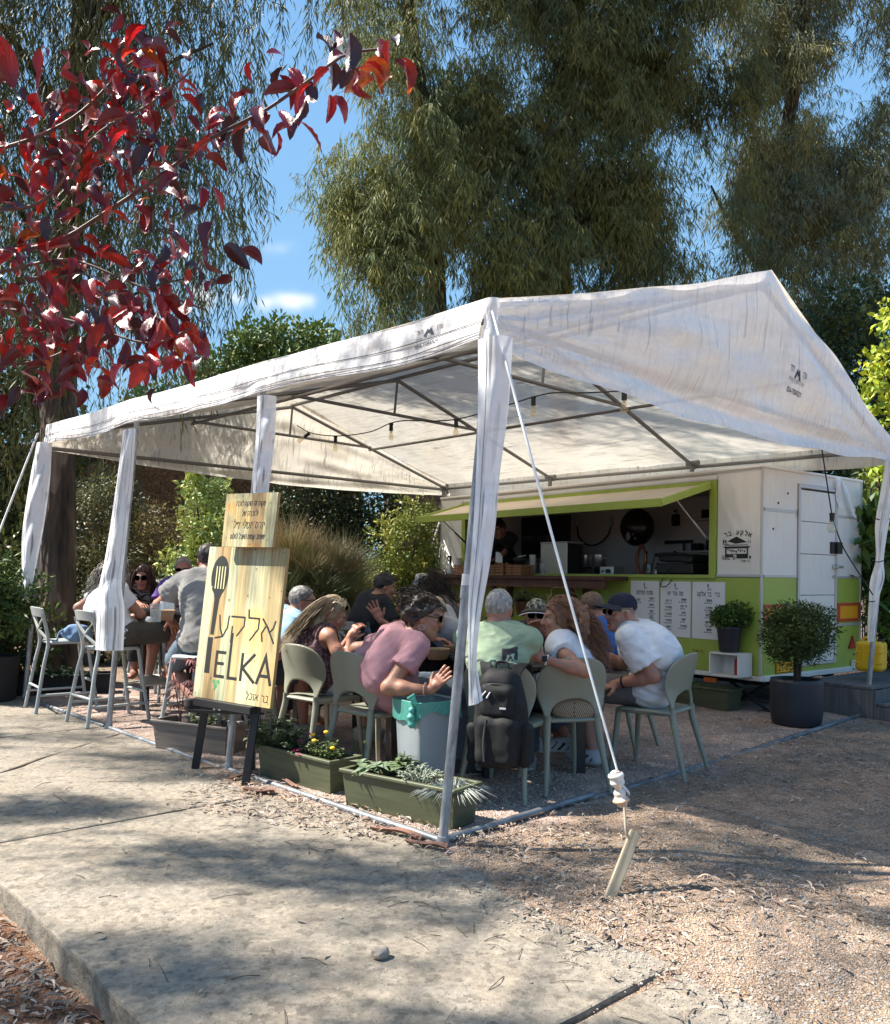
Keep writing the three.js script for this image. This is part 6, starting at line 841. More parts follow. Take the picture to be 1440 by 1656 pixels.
{
  const t1 = trough('planter_trough', 'olive green plastic trough with leafy herbs nearest the front tent pole', V(-0.19, 0.0, 4.87), -0.64, 0.80, 0.24, 0.22, oliveP);
  const t2 = trough('planter_trough', 'olive green plastic trough with pink and yellow flowers in the middle', V(-0.87, 0.0, 5.55), -0.76, 0.76, 0.24, 0.22, oliveP);
  const t3 = trough('planter_trough', 'taupe plastic trough behind the easel with a red seedling', V(-1.84, 0.0, 6.56), -0.47, 0.72, 0.26, 0.22, taupeP);
  const green = leafMat(0.075, 0.13, 0.03), dark = leafMat(0.04, 0.075, 0.022), grey = leafMat(0.26, 0.30, 0.22, 0.2, 0.8), redl = leafMat(0.16, 0.022, 0.03), lime = leafMat(0.12, 0.17, 0.035), sage = leafMat(0.14, 0.20, 0.10);
  planted(t1, 'basil_plant', 'broad-leaved herb at the left end of the front green trough', -0.26, 0.18, 0, leafy(70, 0.15, 0.13, 0.10, 0.055, sage, 0.6));
  planted(t1, 'basil_plant', 'taller broad-leaved herb against the grey bin', -0.10, 0.18, -0.06, leafy(60, 0.10, 0.24, 0.095, 0.055, green, 0.5));
  planted(t1, 'thyme_plant', 'fine-leaved bushy herb in the middle of the front green trough', 0.07, 0.18, 0.02, leafy(620, 0.17, 0.15, 0.022, 0.009, grey, 1));
  planted(t1, 'silver_plant', 'silver spiky plant leaning over the trough end behind the pole', 0.31, 0.17, 0, (t, R) => { const P = []; for (let i = 0; i < 260; i++) { const a = R() * 6.28, k = Math.sqrt(R()), d = new THREE.Vector3(Math.cos(a) * k * 1.2, 0.9 + 0.3 * R(), Math.sin(a) * k * 1.2).normalize(); bladeInto(P, new THREE.Vector3(Math.cos(a) * k * 0.09, 0, Math.sin(a) * k * 0.09), d, new THREE.Vector3().crossVectors(d, rv(R)).normalize(), 0.10 + 0.15 * R(), 0.007, 0.7); } part(t, 'blades', fromTris(P), leafMat(0.34, 0.37, 0.33, 0.2, 0.7)).userData.kind = 'stuff'; });
  planted(t2, 'geranium', 'bushy geranium spilling over the left end of the middle trough', -0.31, 0.17, 0.03, leafy(520, 0.28, 0.30, 0.05, 0.042, green, 0.5));
  planted(t2, 'lobelia_plant', 'low fine-leaved green plant in the middle trough behind the pink flowers', -0.05, 0.18, 0, leafy(620, 0.22, 0.17, 0.03, 0.011, dark, 1));
  planted(t2, 'flowering_plant', 'plant with yellow button flowers at the right of the middle trough', 0.22, 0.18, 0.02, (t, R) => { leafy(460, 0.16, 0.19, 0.03, 0.012, lime, 1)(t, R); for (const [x, y, z] of [[-0.10, 0.16, 0.03], [0.02, 0.19, 0.02], [-0.02, 0.14, 0.08], [0.12, 0.11, 0.05]]) part(t, 'flower', ball(0.017, x, y, z, 1, 0.6, 1, 10), std({ color: new THREE.Color(0.75, 0.42, 0.01), roughness: 0.7 })); });
  planted(t2, 'pink_flower', 'cluster of magenta flowers in the middle trough', 0.05, 0.18, 0.09, (t, R) => { const P = []; for (const [x, y, z] of [[0, 0.11, 0], [0.02, 0.06, 0.03], [-0.02, 0.05, 0.04], [0.05, 0.04, 0.05], [0.10, 0.17, -0.10], [0.02, 0.15, -0.05]]) for (let i = 0; i < 14; i++) { const d = rv(R); d.y = Math.abs(d.y) * 0.6; bladeInto(P, new THREE.Vector3(x, y, z), d.normalize(), new THREE.Vector3().crossVectors(d, UP).normalize(), 0.020, 0.016, 0); } part(t, 'petals', fromTris(P), leafMat(0.42, 0.015, 0.16, 0.3, 0.7)).userData.kind = 'stuff'; part(t, 'stem', [0, 0.05, 0.1].map((x) => rod(new THREE.Vector3(x, -0.02, 0), new THREE.Vector3(x, 0.09, 0), 0.002, 0.002, 4)), green).userData.kind = 'stuff'; });
  planted(t2, 'thin_weed', 'thin upright seedling stalks between the chair and the grey bin', 0.33, 0.16, -0.22, leafy(90, 0.13, 0.46, 0.03, 0.008, lime, 1));
  planted(t3, 'maple_seedling', 'small red-leaved maple seedling in the taupe trough', -0.20, 0.18, 0, (t, R) => { const P = []; for (let s = 0; s < 22; s++) { const a = R() * 6.28, r = 0.03 + 0.13 * R(), c = new THREE.Vector3(Math.cos(a) * r, 0.12 + 0.40 * R(), Math.sin(a) * r); for (let i = 0; i < 6; i++) { const b = a + (i - 2.5) * 0.45, d = new THREE.Vector3(Math.cos(b), -0.35, Math.sin(b)).normalize(); bladeInto(P, c, d, new THREE.Vector3().crossVectors(d, UP).normalize(), 0.085, 0.017, 0.2); } } part(t, 'leaves', fromTris(P), redl).userData.kind = 'stuff'; part(t, 'stem', [0.03, -0.03, 0].map((x, i) => tube([new THREE.Vector3(0, 0, 0), new THREE.Vector3(x, 0.2, 0.01), new THREE.Vector3(x * 2.5, 0.36 + i * 0.06, 0.02)], 0.004, 8, 5)), redl).userData.kind = 'stuff'; });
  planted(t3, 'parsley_plant', 'small tufted green herb at the middle of the taupe trough', 0.03, 0.18, 0, leafy(360, 0.13, 0.16, 0.03, 0.018, lime, 0.8));
  planted(t3, 'sprig', 'thin bare-stemmed sprig at the right end of the taupe trough', 0.27, 0.18, 0, leafy(14, 0.05, 0.34, 0.06, 0.02, green, 0.6));
  const p1 = roundPot('plant_pot', 'large dark navy pot holding the round clipped shrub by the trailer corner', V(3.27, 0, 8.02), 0.20, 0.245, 0.43, navyPot, [[0, 0], [0.19, 0], [0.215, 0.02], [0.235, 0.15], [0.235, 0.4], [0.228, 0.43], [0.205, 0.43], [0.20, 0.38], [0, 0.38]]);
  bush('potted_shrub', 'round clipped dark shrub growing in the large navy pot', 'shrub', V(3.27, 0.38, 8.02), [[0, 0.47, 0, 0.33, 0.30, 0.33, 330], [-0.06, 0.42, 0.05, 0.27, 0.25, 0.28, 150], [0.08, 0.5, 0, 0.26, 0.27, 0.28, 150]], [0.070, 0.116, 0.034], 220, { kinds: [tuft(45, 0.055, 20, 0.045, 0.014), tuft(46, 0.05, 18, 0.04, 0.013)], s: 1, gap: 0.24 });
  const h0 = TW(-0.27, 0.6, 0.14); roundPot('plant_pot', 'dark grey pot with a green herb standing on the white box', h0, 0.085, 0.125, 0.26, navyPot);
  bush('potted_herb', 'bushy green herb in the grey pot on the white box', 'herb', h0.clone().add(new THREE.Vector3(0, 0.22, 0)), [[0, 0.13, 0, 0.17, 0.11, 0.15, 120], [0.08, 0.16, 0, 0.14, 0.11, 0.14, 60], [-0.1, 0.12, 0, 0.1, 0.09, 0.1, 40]], [0.070, 0.147, 0.034], 221, { kinds: [tuft(55, 0.05, 16, 0.035, 0.02), tuft(56, 0.05, 14, 0.03, 0.018)], stem: 0.006, gap: 0.26 });
  const p3 = roundPot('plant_pot', 'big black pot at the left edge by the far tent pole', V(-4.72, 0, 8.95), 0.26, 0.31, 0.46, blackMatte);
  bush('potted_shrub', 'glossy dark leafy shrub in the big black pot at the left edge', 'shrub', V(-4.72, 0.42, 8.95), [[0, 0.75, 0, 0.36, 0.42, 0.35, 150], [-0.2, 0.45, 0.1, 0.35, 0.35, 0.3, 110], [0.25, 0.6, 0, 0.32, 0.4, 0.3, 110], [-0.3, 1.05, 0, 0.25, 0.3, 0.3, 50]], [0.085, 0.147, 0.040], 222, { s: 0.85, gap: 0.34, kinds: [tuft(65, 0.1, 18, 0.085, 0.03), tuft(66, 0.1, 16, 0.08, 0.028)] });
  const t4 = trough('planter_trough', 'dark olive trough on the ground under the trailer corner', TW(-0.72, 0, 0.10), TA, 1.0, 0.26, 0.22, oliveP); planted(t4, 'yellow_flowered_plant', 'small yellow-leaved plant in the trough under the trailer', -0.02, 0.18, 0.02, leafy(90, 0.13, 0.13, 0.05, 0.03, lime, 0.8));
  const t5 = trough('planter_trough', 'dark trough on the ground behind the empty tall stool', V(-4.2, 0, 9.5), 0.3, 1.1, 0.26, 0.22, blackMatte); planted(t5, 'ground_cover_plant', 'low green cover in the dark trough behind the tall stools', 0, 0.18, 0, leafy(420, 0.45, 0.14, 0.05, 0.03, green, 0.8));
  // hanging pot below the counter
  const hp = thing('hanging_pot', 'trailing dark plant in a pot hung below the counter behind the camouflage cap', 'plant', TW(-2.95, 0.86, 0.45), TA); part(hp, 'pot', lathe([[0, 0], [0.10, 0], [0.14, 0.17], [0.15, 0.18], [0.13, 0.18], [0, 0.15]], 20), std({ color: new THREE.Color(0.10, 0.04, 0.02), roughness: 0.7 })); part(hp, 'hanger', [rod(new THREE.Vector3(0.13, 0.18, 0), new THREE.Vector3(0, 0.46, -0.05), 0.003, 0.003, 4), rod(new THREE.Vector3(-0.13, 0.18, 0), new THREE.Vector3(0, 0.46, -0.05), 0.003, 0.003, 4)], black); leafy(160, 0.30, 0.20, 0.10, 0.045, dark, 0.1)(hp, rng(91)); hp.children.forEach((c) => { if (c.name === 'leaves' || c.name === 'stem') c.position.y = 0.14; });
}
// ================================================================ PEOPLE
const skinMat = std({ vertexColors: true, roughness: 0.52 }), clothMat = std({ vertexColors: true, roughness: 0.88, bumpMap: wovenBump, bumpScale: 0.004 }), hairMat = std({ vertexColors: true, roughness: 0.55 }), lensMat = std({ color: new THREE.Color(0.008, 0.008, 0.01), roughness: 0.12 });
const v3 = (x, y, z) => new THREE.Vector3(x, y, z), lerp3 = (a, b, k) => a.clone().lerp(b, k);
const near = (f, c, r) => { const { x: cx, y: cy, z: cz } = c; return (x, y, z) => { const q = Math.hypot(x - cx, y - cy, z - cz) - r; return q > 0.09 ? q : f(x, y, z); }; };
const nearSeg = (f, a, b, r) => { const q = bone(a, b, r, r); return (x, y, z) => { const d = q(x, y, z); return d > 0.09 ? d : f(x, y, z); }; };
// joint between a and b at bone lengths la, lb, bent towards hint
function joint(a, b, la, lb, hint) { const d = b.clone().sub(a), L = Math.min(d.length(), (la + lb) * 0.999), n = d.clone().normalize(), k = (la * la - lb * lb + L * L) / (2 * L), h = Math.sqrt(Math.max(0, la * la - k * k)), s = hint.clone().addScaledVector(n, -hint.dot(n)).normalize(); return a.clone().addScaledVector(n, k).addScaledVector(s, h); }
function handField(wrist, dir, palm, s, curl, spread, thumbSide) {           // dir: along the fingers, palm: out of the palm
  const f = dir.clone().normalize(), n = palm.clone().addScaledVector(f, -palm.dot(f)).normalize(), r = new THREE.Vector3().crossVectors(f, n).normalize().multiplyScalar(thumbSide), P = (a, b, c) => wrist.clone().addScaledVector(f, a * s).addScaledVector(r, b * s).addScaledVector(n, c * s), L = [];
  L.push(bone(P(0, 0, 0), P(0.03, 0, 0), 0.026 * s, 0.028 * s), egg(P(0.055, 0.002, 0), [0.047 * s, 0.040 * s, 0.015 * s], f, r, n), bone(P(0.085, 0.03, 0), P(0.088, -0.03, 0), 0.0135 * s, 0.012 * s));
  const fingers = [[0.030, 0.072, 0.45], [0.010, 0.080, 0.1], [-0.011, 0.074, -0.25], [-0.031, 0.058, -0.6]].map(([o, len, sp], i) => {
    const a = P(0.088, o, 0), ang = sp * spread; let d = f.clone().multiplyScalar(Math.cos(ang)).addScaledVector(r, Math.sin(ang)), q = a; const segs = []; let c = curl * (0.5 + 0.12 * i);
    for (const k of [0.48, 0.29, 0.23]) { d = d.clone().multiplyScalar(Math.cos(c)).addScaledVector(n, Math.sin(c)).normalize(); const e = q.clone().addScaledVector(d, len * k * s); segs.push(bone(q, e, (0.0098 - 0.001 * i * 0.4) * s, 0.0082 * s)); q = e; c = curl; } return blend(segs, 0.004); });
  let d = f.clone().multiplyScalar(0.55).addScaledVector(r, 0.85).addScaledVector(n, 0.25 + 0.4 * curl).normalize(), q0 = P(0.02, 0.026, 0.004), q1 = q0.clone().addScaledVector(d, 0.042 * s), d2 = d.clone().addScaledVector(f, 0.6).addScaledVector(r, -0.3 * curl).normalize(), q2 = q1.clone().addScaledVector(d2, 0.036 * s);
  const thumb = blend([bone(q0, q1, 0.0145 * s, 0.011 * s), bone(q1, q2, 0.011 * s, 0.0088 * s)], 0.006), palmF = blend(L, 0.016);
  const all = [palmF, thumb, ...fingers], c0 = P(0.085, 0, 0);
  const g = (x, y, z) => { let v = palmF(x, y, z); v = smin(v, thumb(x, y, z), 0.010); let m = 1e9; for (const q of fingers) m = Math.min(m, q(x, y, z)); return smin(v, m, 0.007); };
  return { f: g, c: c0, r: 0.15 * s };
}
function person(o) {
  // o.hip [x, d], o.seat height, o.head [u, v, d] (head centre), o.facing [fx, fd], o.look [lx, up, ld]
  const base = V(o.hip[0], topAt(...o.hip), o.hip[1]), s = o.scale ?? 1, fem = o.fem ?? 0, fat = o.fat ?? 0, off = (p) => p.clone().sub(base);
  const F = v3(o.facing[0], 0, -o.facing[1]).normalize(), Rt = new THREE.Vector3().crossVectors(F, UP).normalize();   // own right
  const hip = v3(0, o.seat + 0.10, 0), head = off(W(...o.head)), look = v3(o.look[0], o.look[1], -o.look[2]).normalize();
  const hu0 = UP.clone().addScaledVector(F, (o.tilt ?? 0.0)), hr = new THREE.Vector3().crossVectors(look, hu0).normalize(), hu = new THREE.Vector3().crossVectors(hr, look).normalize();
  const H = (x, y, z) => head.clone().addScaledVector(hr, x * s).addScaledVector(hu, y * s).addScaledVector(look, z * s);
  const nape = H(0, -0.085, -0.035), toHip = hip.clone().sub(nape).normalize(), neck = nape.clone().addScaledVector(toHip, 0.062 * s).addScaledVector(F, -0.02);
  const chest = joint(hip, neck, 0.27 * s, 0.26 * s, F.clone().negate()), up1 = neck.clone().sub(chest).normalize(), up0 = chest.clone().sub(hip).normalize();
  const tw = o.twist ?? 0, SR = Rt.clone().applyAxisAngle(UP, -tw), SF = F.clone().applyAxisAngle(UP, -tw), sw = (fem ? 0.168 : 0.195) * s;
  SR.addScaledVector(UP, o.shrug ?? 0).normalize();
  const sh = [-1, 1].map((k) => neck.clone().addScaledVector(up1, -0.045 * s).addScaledVector(SR, k * sw));
  // arms
  const la = 0.285 * s, lb = 0.25 * s, arms = [-1, 1].map((k, i) => {
    const spec = o.arms?.[i] ?? {}; let w = spec.at ? off(W(...spec.at)) : spec.w ? off(spec.w) : sh[i].clone().addScaledVector(UP, -0.30).addScaledVector(F, 0.30).addScaledVector(Rt, -k * 0.05);
    const d = w.clone().sub(sh[i]); if (d.length() > (la + lb) * 0.985) w = sh[i].clone().addScaledVector(d.normalize(), (la + lb) * 0.985);
    const hint = spec.hint ? v3(spec.hint[0], spec.hint[1], -spec.hint[2]) : v3(0, -1, 0).addScaledVector(Rt, k * 0.5).addScaledVector(F, -0.3), el = joint(sh[i], w, la, lb, hint);
    const fd = spec.dir ? v3(spec.dir[0], spec.dir[1], -spec.dir[2]).normalize() : w.clone().sub(el).normalize(), pn = spec.palm ? v3(spec.palm[0], spec.palm[1], -spec.palm[2]) : UP.clone().negate().addScaledVector(Rt, -k * 0.3);
    return { s: sh[i], e: el, w, hand: handField(w, fd, pn, s * (fem ? 0.93 : 1.04), spec.curl ?? 0.45, spec.spread ?? 0.35, k * (spec.flip ?? -1)), k };
  });
  // legs
  const legs = [-1, 1].map((k, i) => {
    const h = hip.clone().addScaledVector(Rt, k * 0.095 * s), spec = o.legs?.[i] ?? {}, kn = spec.knee ? off(W(...spec.knee)) : h.clone().addScaledVector(F, 0.43 * s).addScaledVector(Rt, k * 0.06).add(v3(0, 0.0, 0)); const an = spec.foot ? off(W(...spec.foot)) : kn.clone().addScaledVector(F, -0.02 + (i ? 0.05 : -0.06)).setY((o.rest ?? 0) + 0.085);
    const kd = kn.clone().sub(h); kn.copy(h).addScaledVector(kd.normalize(), 0.44 * s); const ad = an.clone().sub(kn); if (ad.length() > 0.44 * s) an.copy(kn).addScaledVector(ad.normalize(), 0.44 * s);
    return { h, k: kn, a: an, f: spec.dir ? v3(spec.dir[0], 0, -spec.dir[1]).normalize() : F };
  });
  // ---- skin
  const X = 1 + fat * 0.25, tor = [
    egg(hip.clone().addScaledVector(UP, 0.0), [0.178 * s * X * (fem ? 1.05 : 1), 0.12 * s, 0.135 * s * (1 + fat * 0.3)], Rt, UP, F),
    egg(lerp3(hip, chest, 0.55).addScaledVector(F, 0.01 + fat * 0.04), [0.150 * s * X, 0.17 * s, (0.112 + fat * 0.05) * s], Rt, up0, new THREE.Vector3().crossVectors(Rt, up0).negate().normalize()),
    egg(lerp3(chest, neck, 0.42), [(fem ? 0.152 : 0.172) * s * (1 + fat * 0.12), 0.185 * s, (fem ? 0.108 : 0.12) * s * (1 + fat * 0.15)], SR, up1, new THREE.Vector3().crossVectors(SR, up1).negate().normalize()),
    bone(sh[0].clone().addScaledVector(SR, 0.03), sh[1].clone().addScaledVector(SR, -0.03), 0.056 * s, 0.056 * s), bone(lerp3(sh[0], neck, 0.55), lerp3(sh[1], neck, 0.55), 0.062 * s, 0.062 * s)];
  if (fem) for (const k of [-1, 1]) tor.push(egg(lerp3(chest, neck, 0.30).addScaledVector(SF, 0.085 * s).addScaledVector(SR, k * 0.07 * s), [0.066 * s, 0.068 * s, 0.062 * s * (1 + fat * 0.4)], SR, up1, SF));
  const torso = nearSeg(blend(tor, 0.07), hip, neck, 0.3 * s * X), neckF = bone(neck.clone().addScaledVector(up1, -0.02), H(0, -0.03, -0.025), (fem ? 0.053 : 0.062) * s * (1 + fat * 0.15), (fem ? 0.048 : 0.058) * s * (1 + fat * 0.2));
  const am = 1 + fat * 0.3, armF = arms.map((a) => near(blend([bone(a.s, lerp3(a.s, a.e, 0.4), (fem ? 0.046 : 0.056) * s * am, (fem ? 0.043 : 0.053) * s * am), bone(lerp3(a.s, a.e, 0.4), a.e, (fem ? 0.043 : 0.052) * s * am, (fem ? 0.035 : 0.041) * s * am), bone(a.e, lerp3(a.e, a.w, 0.35), (fem ? 0.036 : 0.042) * s * am, (fem ? 0.036 : 0.043) * s * am), bone(lerp3(a.e, a.w, 0.35), a.w, (fem ? 0.036 : 0.043) * s * am, (fem ? 0.023 : 0.028) * s)], 0.03), lerp3(a.s, a.w, 0.5).lerp(a.e, 0.3), 0.36 * s));
  const legF = legs.map((l) => near(blend([bone(l.h, l.k, 0.088 * s * (1 + fat * 0.2), 0.060 * s), bone(l.k, lerp3(l.k, l.a, 0.35), 0.056 * s, 0.056 * s), bone(lerp3(l.k, l.a, 0.35), l.a, 0.056 * s, 0.034 * s)], 0.03), lerp3(l.h, l.a, 0.5).lerp(l.k, 0.35), 0.48 * s));
  const footF = legs.map((l) => near(blend([bone(l.a.clone().add(v3(0, -0.03, 0)).addScaledVector(l.f, -0.03), l.a.clone().add(v3(0, -0.045, 0)).addScaledVector(l.f, 0.13 * s), 0.034 * s, 0.028 * s), egg(l.a.clone().add(v3(0, -0.05, 0)).addScaledVector(l.f, 0.06), [0.044 * s, 0.03 * s, 0.13 * s], new THREE.Vector3().crossVectors(l.f, UP), UP, l.f)], 0.03), l.a.clone().addScaledVector(l.f, 0.05), 0.2));
  const bodyF = (x, y, z) => { let d = smin(torso(x, y, z), neckF(x, y, z), 0.05); for (const a of armF) d = smin(d, a(x, y, z), 0.028); for (const l of legF) d = smin(d, l(x, y, z), 0.035); for (const q of footF) d = smin(d, q(x, y, z), 0.02); return d; };
  const cell = o.cell ?? 0.012;
  const bounds = (pts, m) => { const b = new THREE.Box3().setFromPoints(pts).expandByScalar(m); return [b.min.toArray(), b.max.toArray()]; };
  const allP = [hip, chest, neck, H(0, -0.02, 0), ...arms.flatMap((a) => [a.s, a.e, a.w]), ...legs.flatMap((l) => [l.h, l.k, l.a, l.a.clone().addScaledVector(l.f, 0.12)])];
  const sk = (o.skin ?? [0.42, 0.225, 0.155]).map((q, i) => q * [0.86, 0.78, 0.74][i]);
  const tone = (x, y, z) => { const n = 0.92 + 0.16 * noise3(x * 22, y * 22, z * 22); return [sk[0] * n, sk[1] * n, sk[2] * n]; };
  const geos = [solid(bodyF, ...bounds(allP, 0.2), cell, tone)];
  // ---- head
  const E3 = (c, r) => egg(H(...c), r.map((q) => q * s), hr, hu, look), fw = fem ? 0.94 : 1, j = o.jaw ?? 1;
  const headParts = blend([E3([0, 0.032, -0.014], [0.075 * fw, 0.088, 0.094]), E3([0, -0.035, 0.026], [0.062 * fw, 0.082, 0.066]), E3([0, -0.075, 0.034], [0.044 * fw * j, 0.042, 0.046]), bone(H(-0.02, -0.103, 0.062), H(0.02, -0.103, 0.062), 0.016 * s, 0.016 * s), bone(H(-0.052 * j, -0.055, 0), H(-0.015, -0.1, 0.055), 0.018 * s, 0.016 * s), bone(H(0.052 * j, -0.055, 0), H(0.015, -0.1, 0.055), 0.018 * s, 0.016 * s)], 0.03);
  const nose = blend([bone(H(0, 0.018, 0.086), H(0, -0.026, 0.110), 0.0075 * s, 0.0105 * s), egg(H(0, -0.031, 0.103), [0.0165 * s, 0.009 * s, 0.012 * s], hr, hu, look)], 0.012), brow = bone(H(-0.036, 0.023, 0.077), H(0.036, 0.023, 0.077), 0.010 * s, 0.010 * s), cheeks = [-1, 1].map((k) => egg(H(k * 0.040, -0.030, 0.062), [0.022 * s, 0.018 * s, 0.018 * s], hr, hu, look));
  const ears = [-1, 1].map((k) => egg(H(k * 0.077 * fw, -0.008, -0.010), [0.010 * s, 0.030 * s, 0.018 * s], hr, hu, look)), eyeS = [-1, 1].map((k) => egg(H(k * 0.031, 0.004, 0.093), [0.019 * s, 0.010 * s, 0.016 * s], hr, hu, look)), eyes = [-1, 1].map((k) => egg(H(k * 0.031, 0.003, 0.0735), [0.0125 * s, 0.0105 * s, 0.0115 * s], hr, hu, look));
  const open = o.mouth ?? 0.2, lipU = bone(H(-0.019, -0.0625 + open * 0.004, 0.089), H(0.019, -0.0625 + open * 0.004, 0.089), 0.0062 * s, 0.0062 * s), lipL = bone(H(-0.016, -0.0745 - open * 0.012, 0.088), H(0.016, -0.0745 - open * 0.012, 0.088), 0.0068 * s, 0.0068 * s), gap = egg(H(0, -0.068 - open * 0.004, 0.098), [(0.019 + 0.006 * open) * s, (0.0015 + 0.009 * open) * s, 0.012 * s], hr, hu, look);
  const headF = (x, y, z) => { let d = smin(headParts(x, y, z), neckF(x, y, z), 0.03); d = smin(d, nose(x, y, z), 0.016); d = smin(d, brow(x, y, z), 0.018); for (const c of cheeks) d = smin(d, c(x, y, z), 0.02); for (const e of eyeS) d = smax(d, -e(x, y, z), 0.010); for (const e of eyes) d = smin(d, e(x, y, z), 0.003); for (const e of ears) d = smin(d, e(x, y, z), 0.012); d = smin(d, lipU(x, y, z), 0.007); d = smin(d, lipL(x, y, z), 0.007); return smax(d, -gap(x, y, z), 0.005); };
  const hl = (x, y, z) => { const a = x - head.x, b = y - head.y, c = z - head.z; return [(a * hr.x + b * hr.y + c * hr.z) / s, (a * hu.x + b * hu.y + c * hu.z) / s, (a * look.x + b * look.y + c * look.z) / s]; };
  const beard = o.beard, headTone = (x, y, z) => {
    let c = tone(x, y, z); const [a, b, d] = hl(x, y, z), A = Math.abs(a);
    const red = 0.35 * smooth(0.03, 0.0, Math.hypot(A - 0.042, b + 0.03)) * (d > 0.03) + 0.35 * smooth(0.022, 0.008, Math.hypot(a, b + 0.03)) * (d > 0.08) + 0.3 * (A > 0.072); c = [c[0] * (1 + 0.08 * red), c[1] * (1 - 0.28 * red), c[2] * (1 - 0.3 * red)];
    if (d > 0.078 && A < 0.026 && Math.abs(b + 0.0685) < 0.014 + open * 0.012) { const inside = Math.abs(b + 0.068 + open * 0.004) < open * 0.008; c = inside ? (b > -0.068 ? [0.42, 0.38, 0.33] : [0.06, 0.015, 0.012]) : [c[0] * 0.8, c[1] * 0.52, c[2] * 0.52]; }
    if (d > 0.055 && Math.abs(b - (0.026 + 0.004 * Math.sin(A * 60))) < 0.0055 && A > 0.012 && A < 0.055) c = c.map((q, i) => mix(q, (o.hair?.c ?? [0.05, 0.03, 0.02])[i], 0.75));
    if (d > 0.071 && Math.abs(b - 0.003) < 0.0095 && Math.abs(A - 0.031) < 0.012) { const r = Math.hypot((A - 0.031 - (o.gaze ?? 0) * Math.sign(a)), b - 0.003); c = r < 0.0055 ? [0.02, 0.013, 0.01] : [0.5, 0.46, 0.42]; if (b > 0.0085) c = [0.05, 0.03, 0.025]; }
    if (beard && b < -0.045 && d > -0.01 && !(d > 0.08 && A < 0.02 && Math.abs(b + 0.068) < 0.009)) c = c.map((q, i) => mix(q, beard[i], 0.55 * smooth(-0.04, -0.06, b)));
    return c;
  };
  geos.push(solid(headF, ...bounds([H(0.1, 0.14, 0.13), H(-0.1, -0.14, -0.13), H(0.1, -0.14, 0.13), H(-0.1, 0.14, -0.13), H(0.1, -0.14, -0.13), H(-0.1, 0.14, 0.13)], 0.01), o.hc ?? 0.0052, headTone));
  for (const a of arms) if (a.hand && !o.noHands) { const c = a.hand.c, r = a.hand.r; geos.push(solid((x, y, z) => smin(a.hand.f(x, y, z), armF[a.k < 0 ? 0 : 1](x, y, z), 0.012), [c.x - r, c.y - r, c.z - r], [c.x + r, c.y + r, c.z + r], 0.0042, (x, y, z) => { const q = tone(x, y, z); return [q[0] * 1.0, q[1] * 0.92, q[2] * 0.92]; })); }
  const P = thing('person', o.label, 'person', base); part(P, 'body', geos, skinMat);
  // ---- clothing: offset fields cut at the hems
  const ridge = (n) => 1 - Math.abs(2 * n - 1) * 1.9;
  const fold = (x, y, z, a) => { const q = (noise3(x * 5, y * 5, z * 5) - 0.5) * 0.12, t = y + 0.35 * (x + z) + q; return -(ridge(noise3(x * 5 + q * 9, t * 21, z * 5)) * 0.75 + ridge(noise3(x * 12 + 7, (y - 0.5 * x) * 26 + q * 20, z * 12)) * 0.4 + (noise3(x * 40, y * 40, z * 40) - 0.5) * 0.2) * a * 0.62; };
  if (o.shirt) {
    const upper = arms.map((a) => nearSeg(bone(a.s, a.e, (fem ? 0.047 : 0.057) * s * am, (fem ? 0.037 : 0.045) * s * am), a.s, a.e, 0.12)), c = o.shirt, cut = c.sleeve ?? 0.62, hem = c.hem ?? -0.02, fit = c.fit ?? 0.014, fa = c.folds ?? 0.013;
    const collar = blend([bone(neck.clone().addScaledVector(up1, 0.012), H(0, -0.02, -0.02), (fem ? 0.060 : 0.068) * s * (1 + fat * 0.14), 0.09 * s), egg(neck.clone().addScaledVector(SF, 0.09).addScaledVector(up1, 0.01), [0.06 * s, (c.scoop ?? 0.03), 0.09 * s], SR, up1, SF)], 0.02);
    const upS = neck.clone().sub(hip).normalize();
    const sf = (x, y, z) => {
      let d = torso(x, y, z) - fit; const below = -((x - hip.x) * up0.x + (y - hip.y) * up0.y + (z - hip.z) * up0.z) + hem; d = smax(d, below, 0.01);
      if (cut > 0) arms.forEach((a, i) => { const ux = a.e.x - a.s.x, uy = a.e.y - a.s.y, uz = a.e.z - a.s.z, L = la, t = ((x - a.s.x) * ux + (y - a.s.y) * uy + (z - a.s.z) * uz) / L, loose = (c.loose ?? 0.012) * clamp(t / (L * cut)); d = smin(d, smax(upper[i](x, y, z) - fit - loose, t - L * cut, 0.006), 0.03); });
      else arms.forEach((a) => { const q = Math.hypot(x - a.s.x, y - a.s.y, z - a.s.z) - 0.075 * s, ux = (x - a.s.x) * SR.x + (y - a.s.y) * SR.y + (z - a.s.z) * SR.z; d = smax(d, -(smax(q - 0.02, -ux * a.k - 0.045, 0.02)), 0.01); });
      d = smax(d, -(collar(x, y, z)), 0.008); if (d > 0.035 || d < -0.03) return d;
      return d + fold(x, y, z, fa);
    };
    const up0_ = upS, cf = c.paint ? (x, y, z) => c.paint((x - hip.x) * Rt.x + (z - hip.z) * Rt.z, (x - hip.x) * up0_.x + (y - hip.y) * up0_.y + (z - hip.z) * up0_.z, (x - hip.x) * F.x + (z - hip.z) * F.z, x, y, z) : (x, y, z) => { const n = 0.94 + 0.12 * noise3(x * 40, y * 40, z * 40); return c.c.map((q) => q * n); };
    part(P, 'shirt', solid(sf, ...bounds([hip, chest, neck, ...arms.flatMap((a) => [a.s, lerp3(a.s, a.e, Math.max(0.2, cut))])], 0.22), c.cell ?? ((o.cell ?? 0) > 0.0125 ? 0.012 : 0.0095), cf, 1.9), clothMat, c.label);
  }
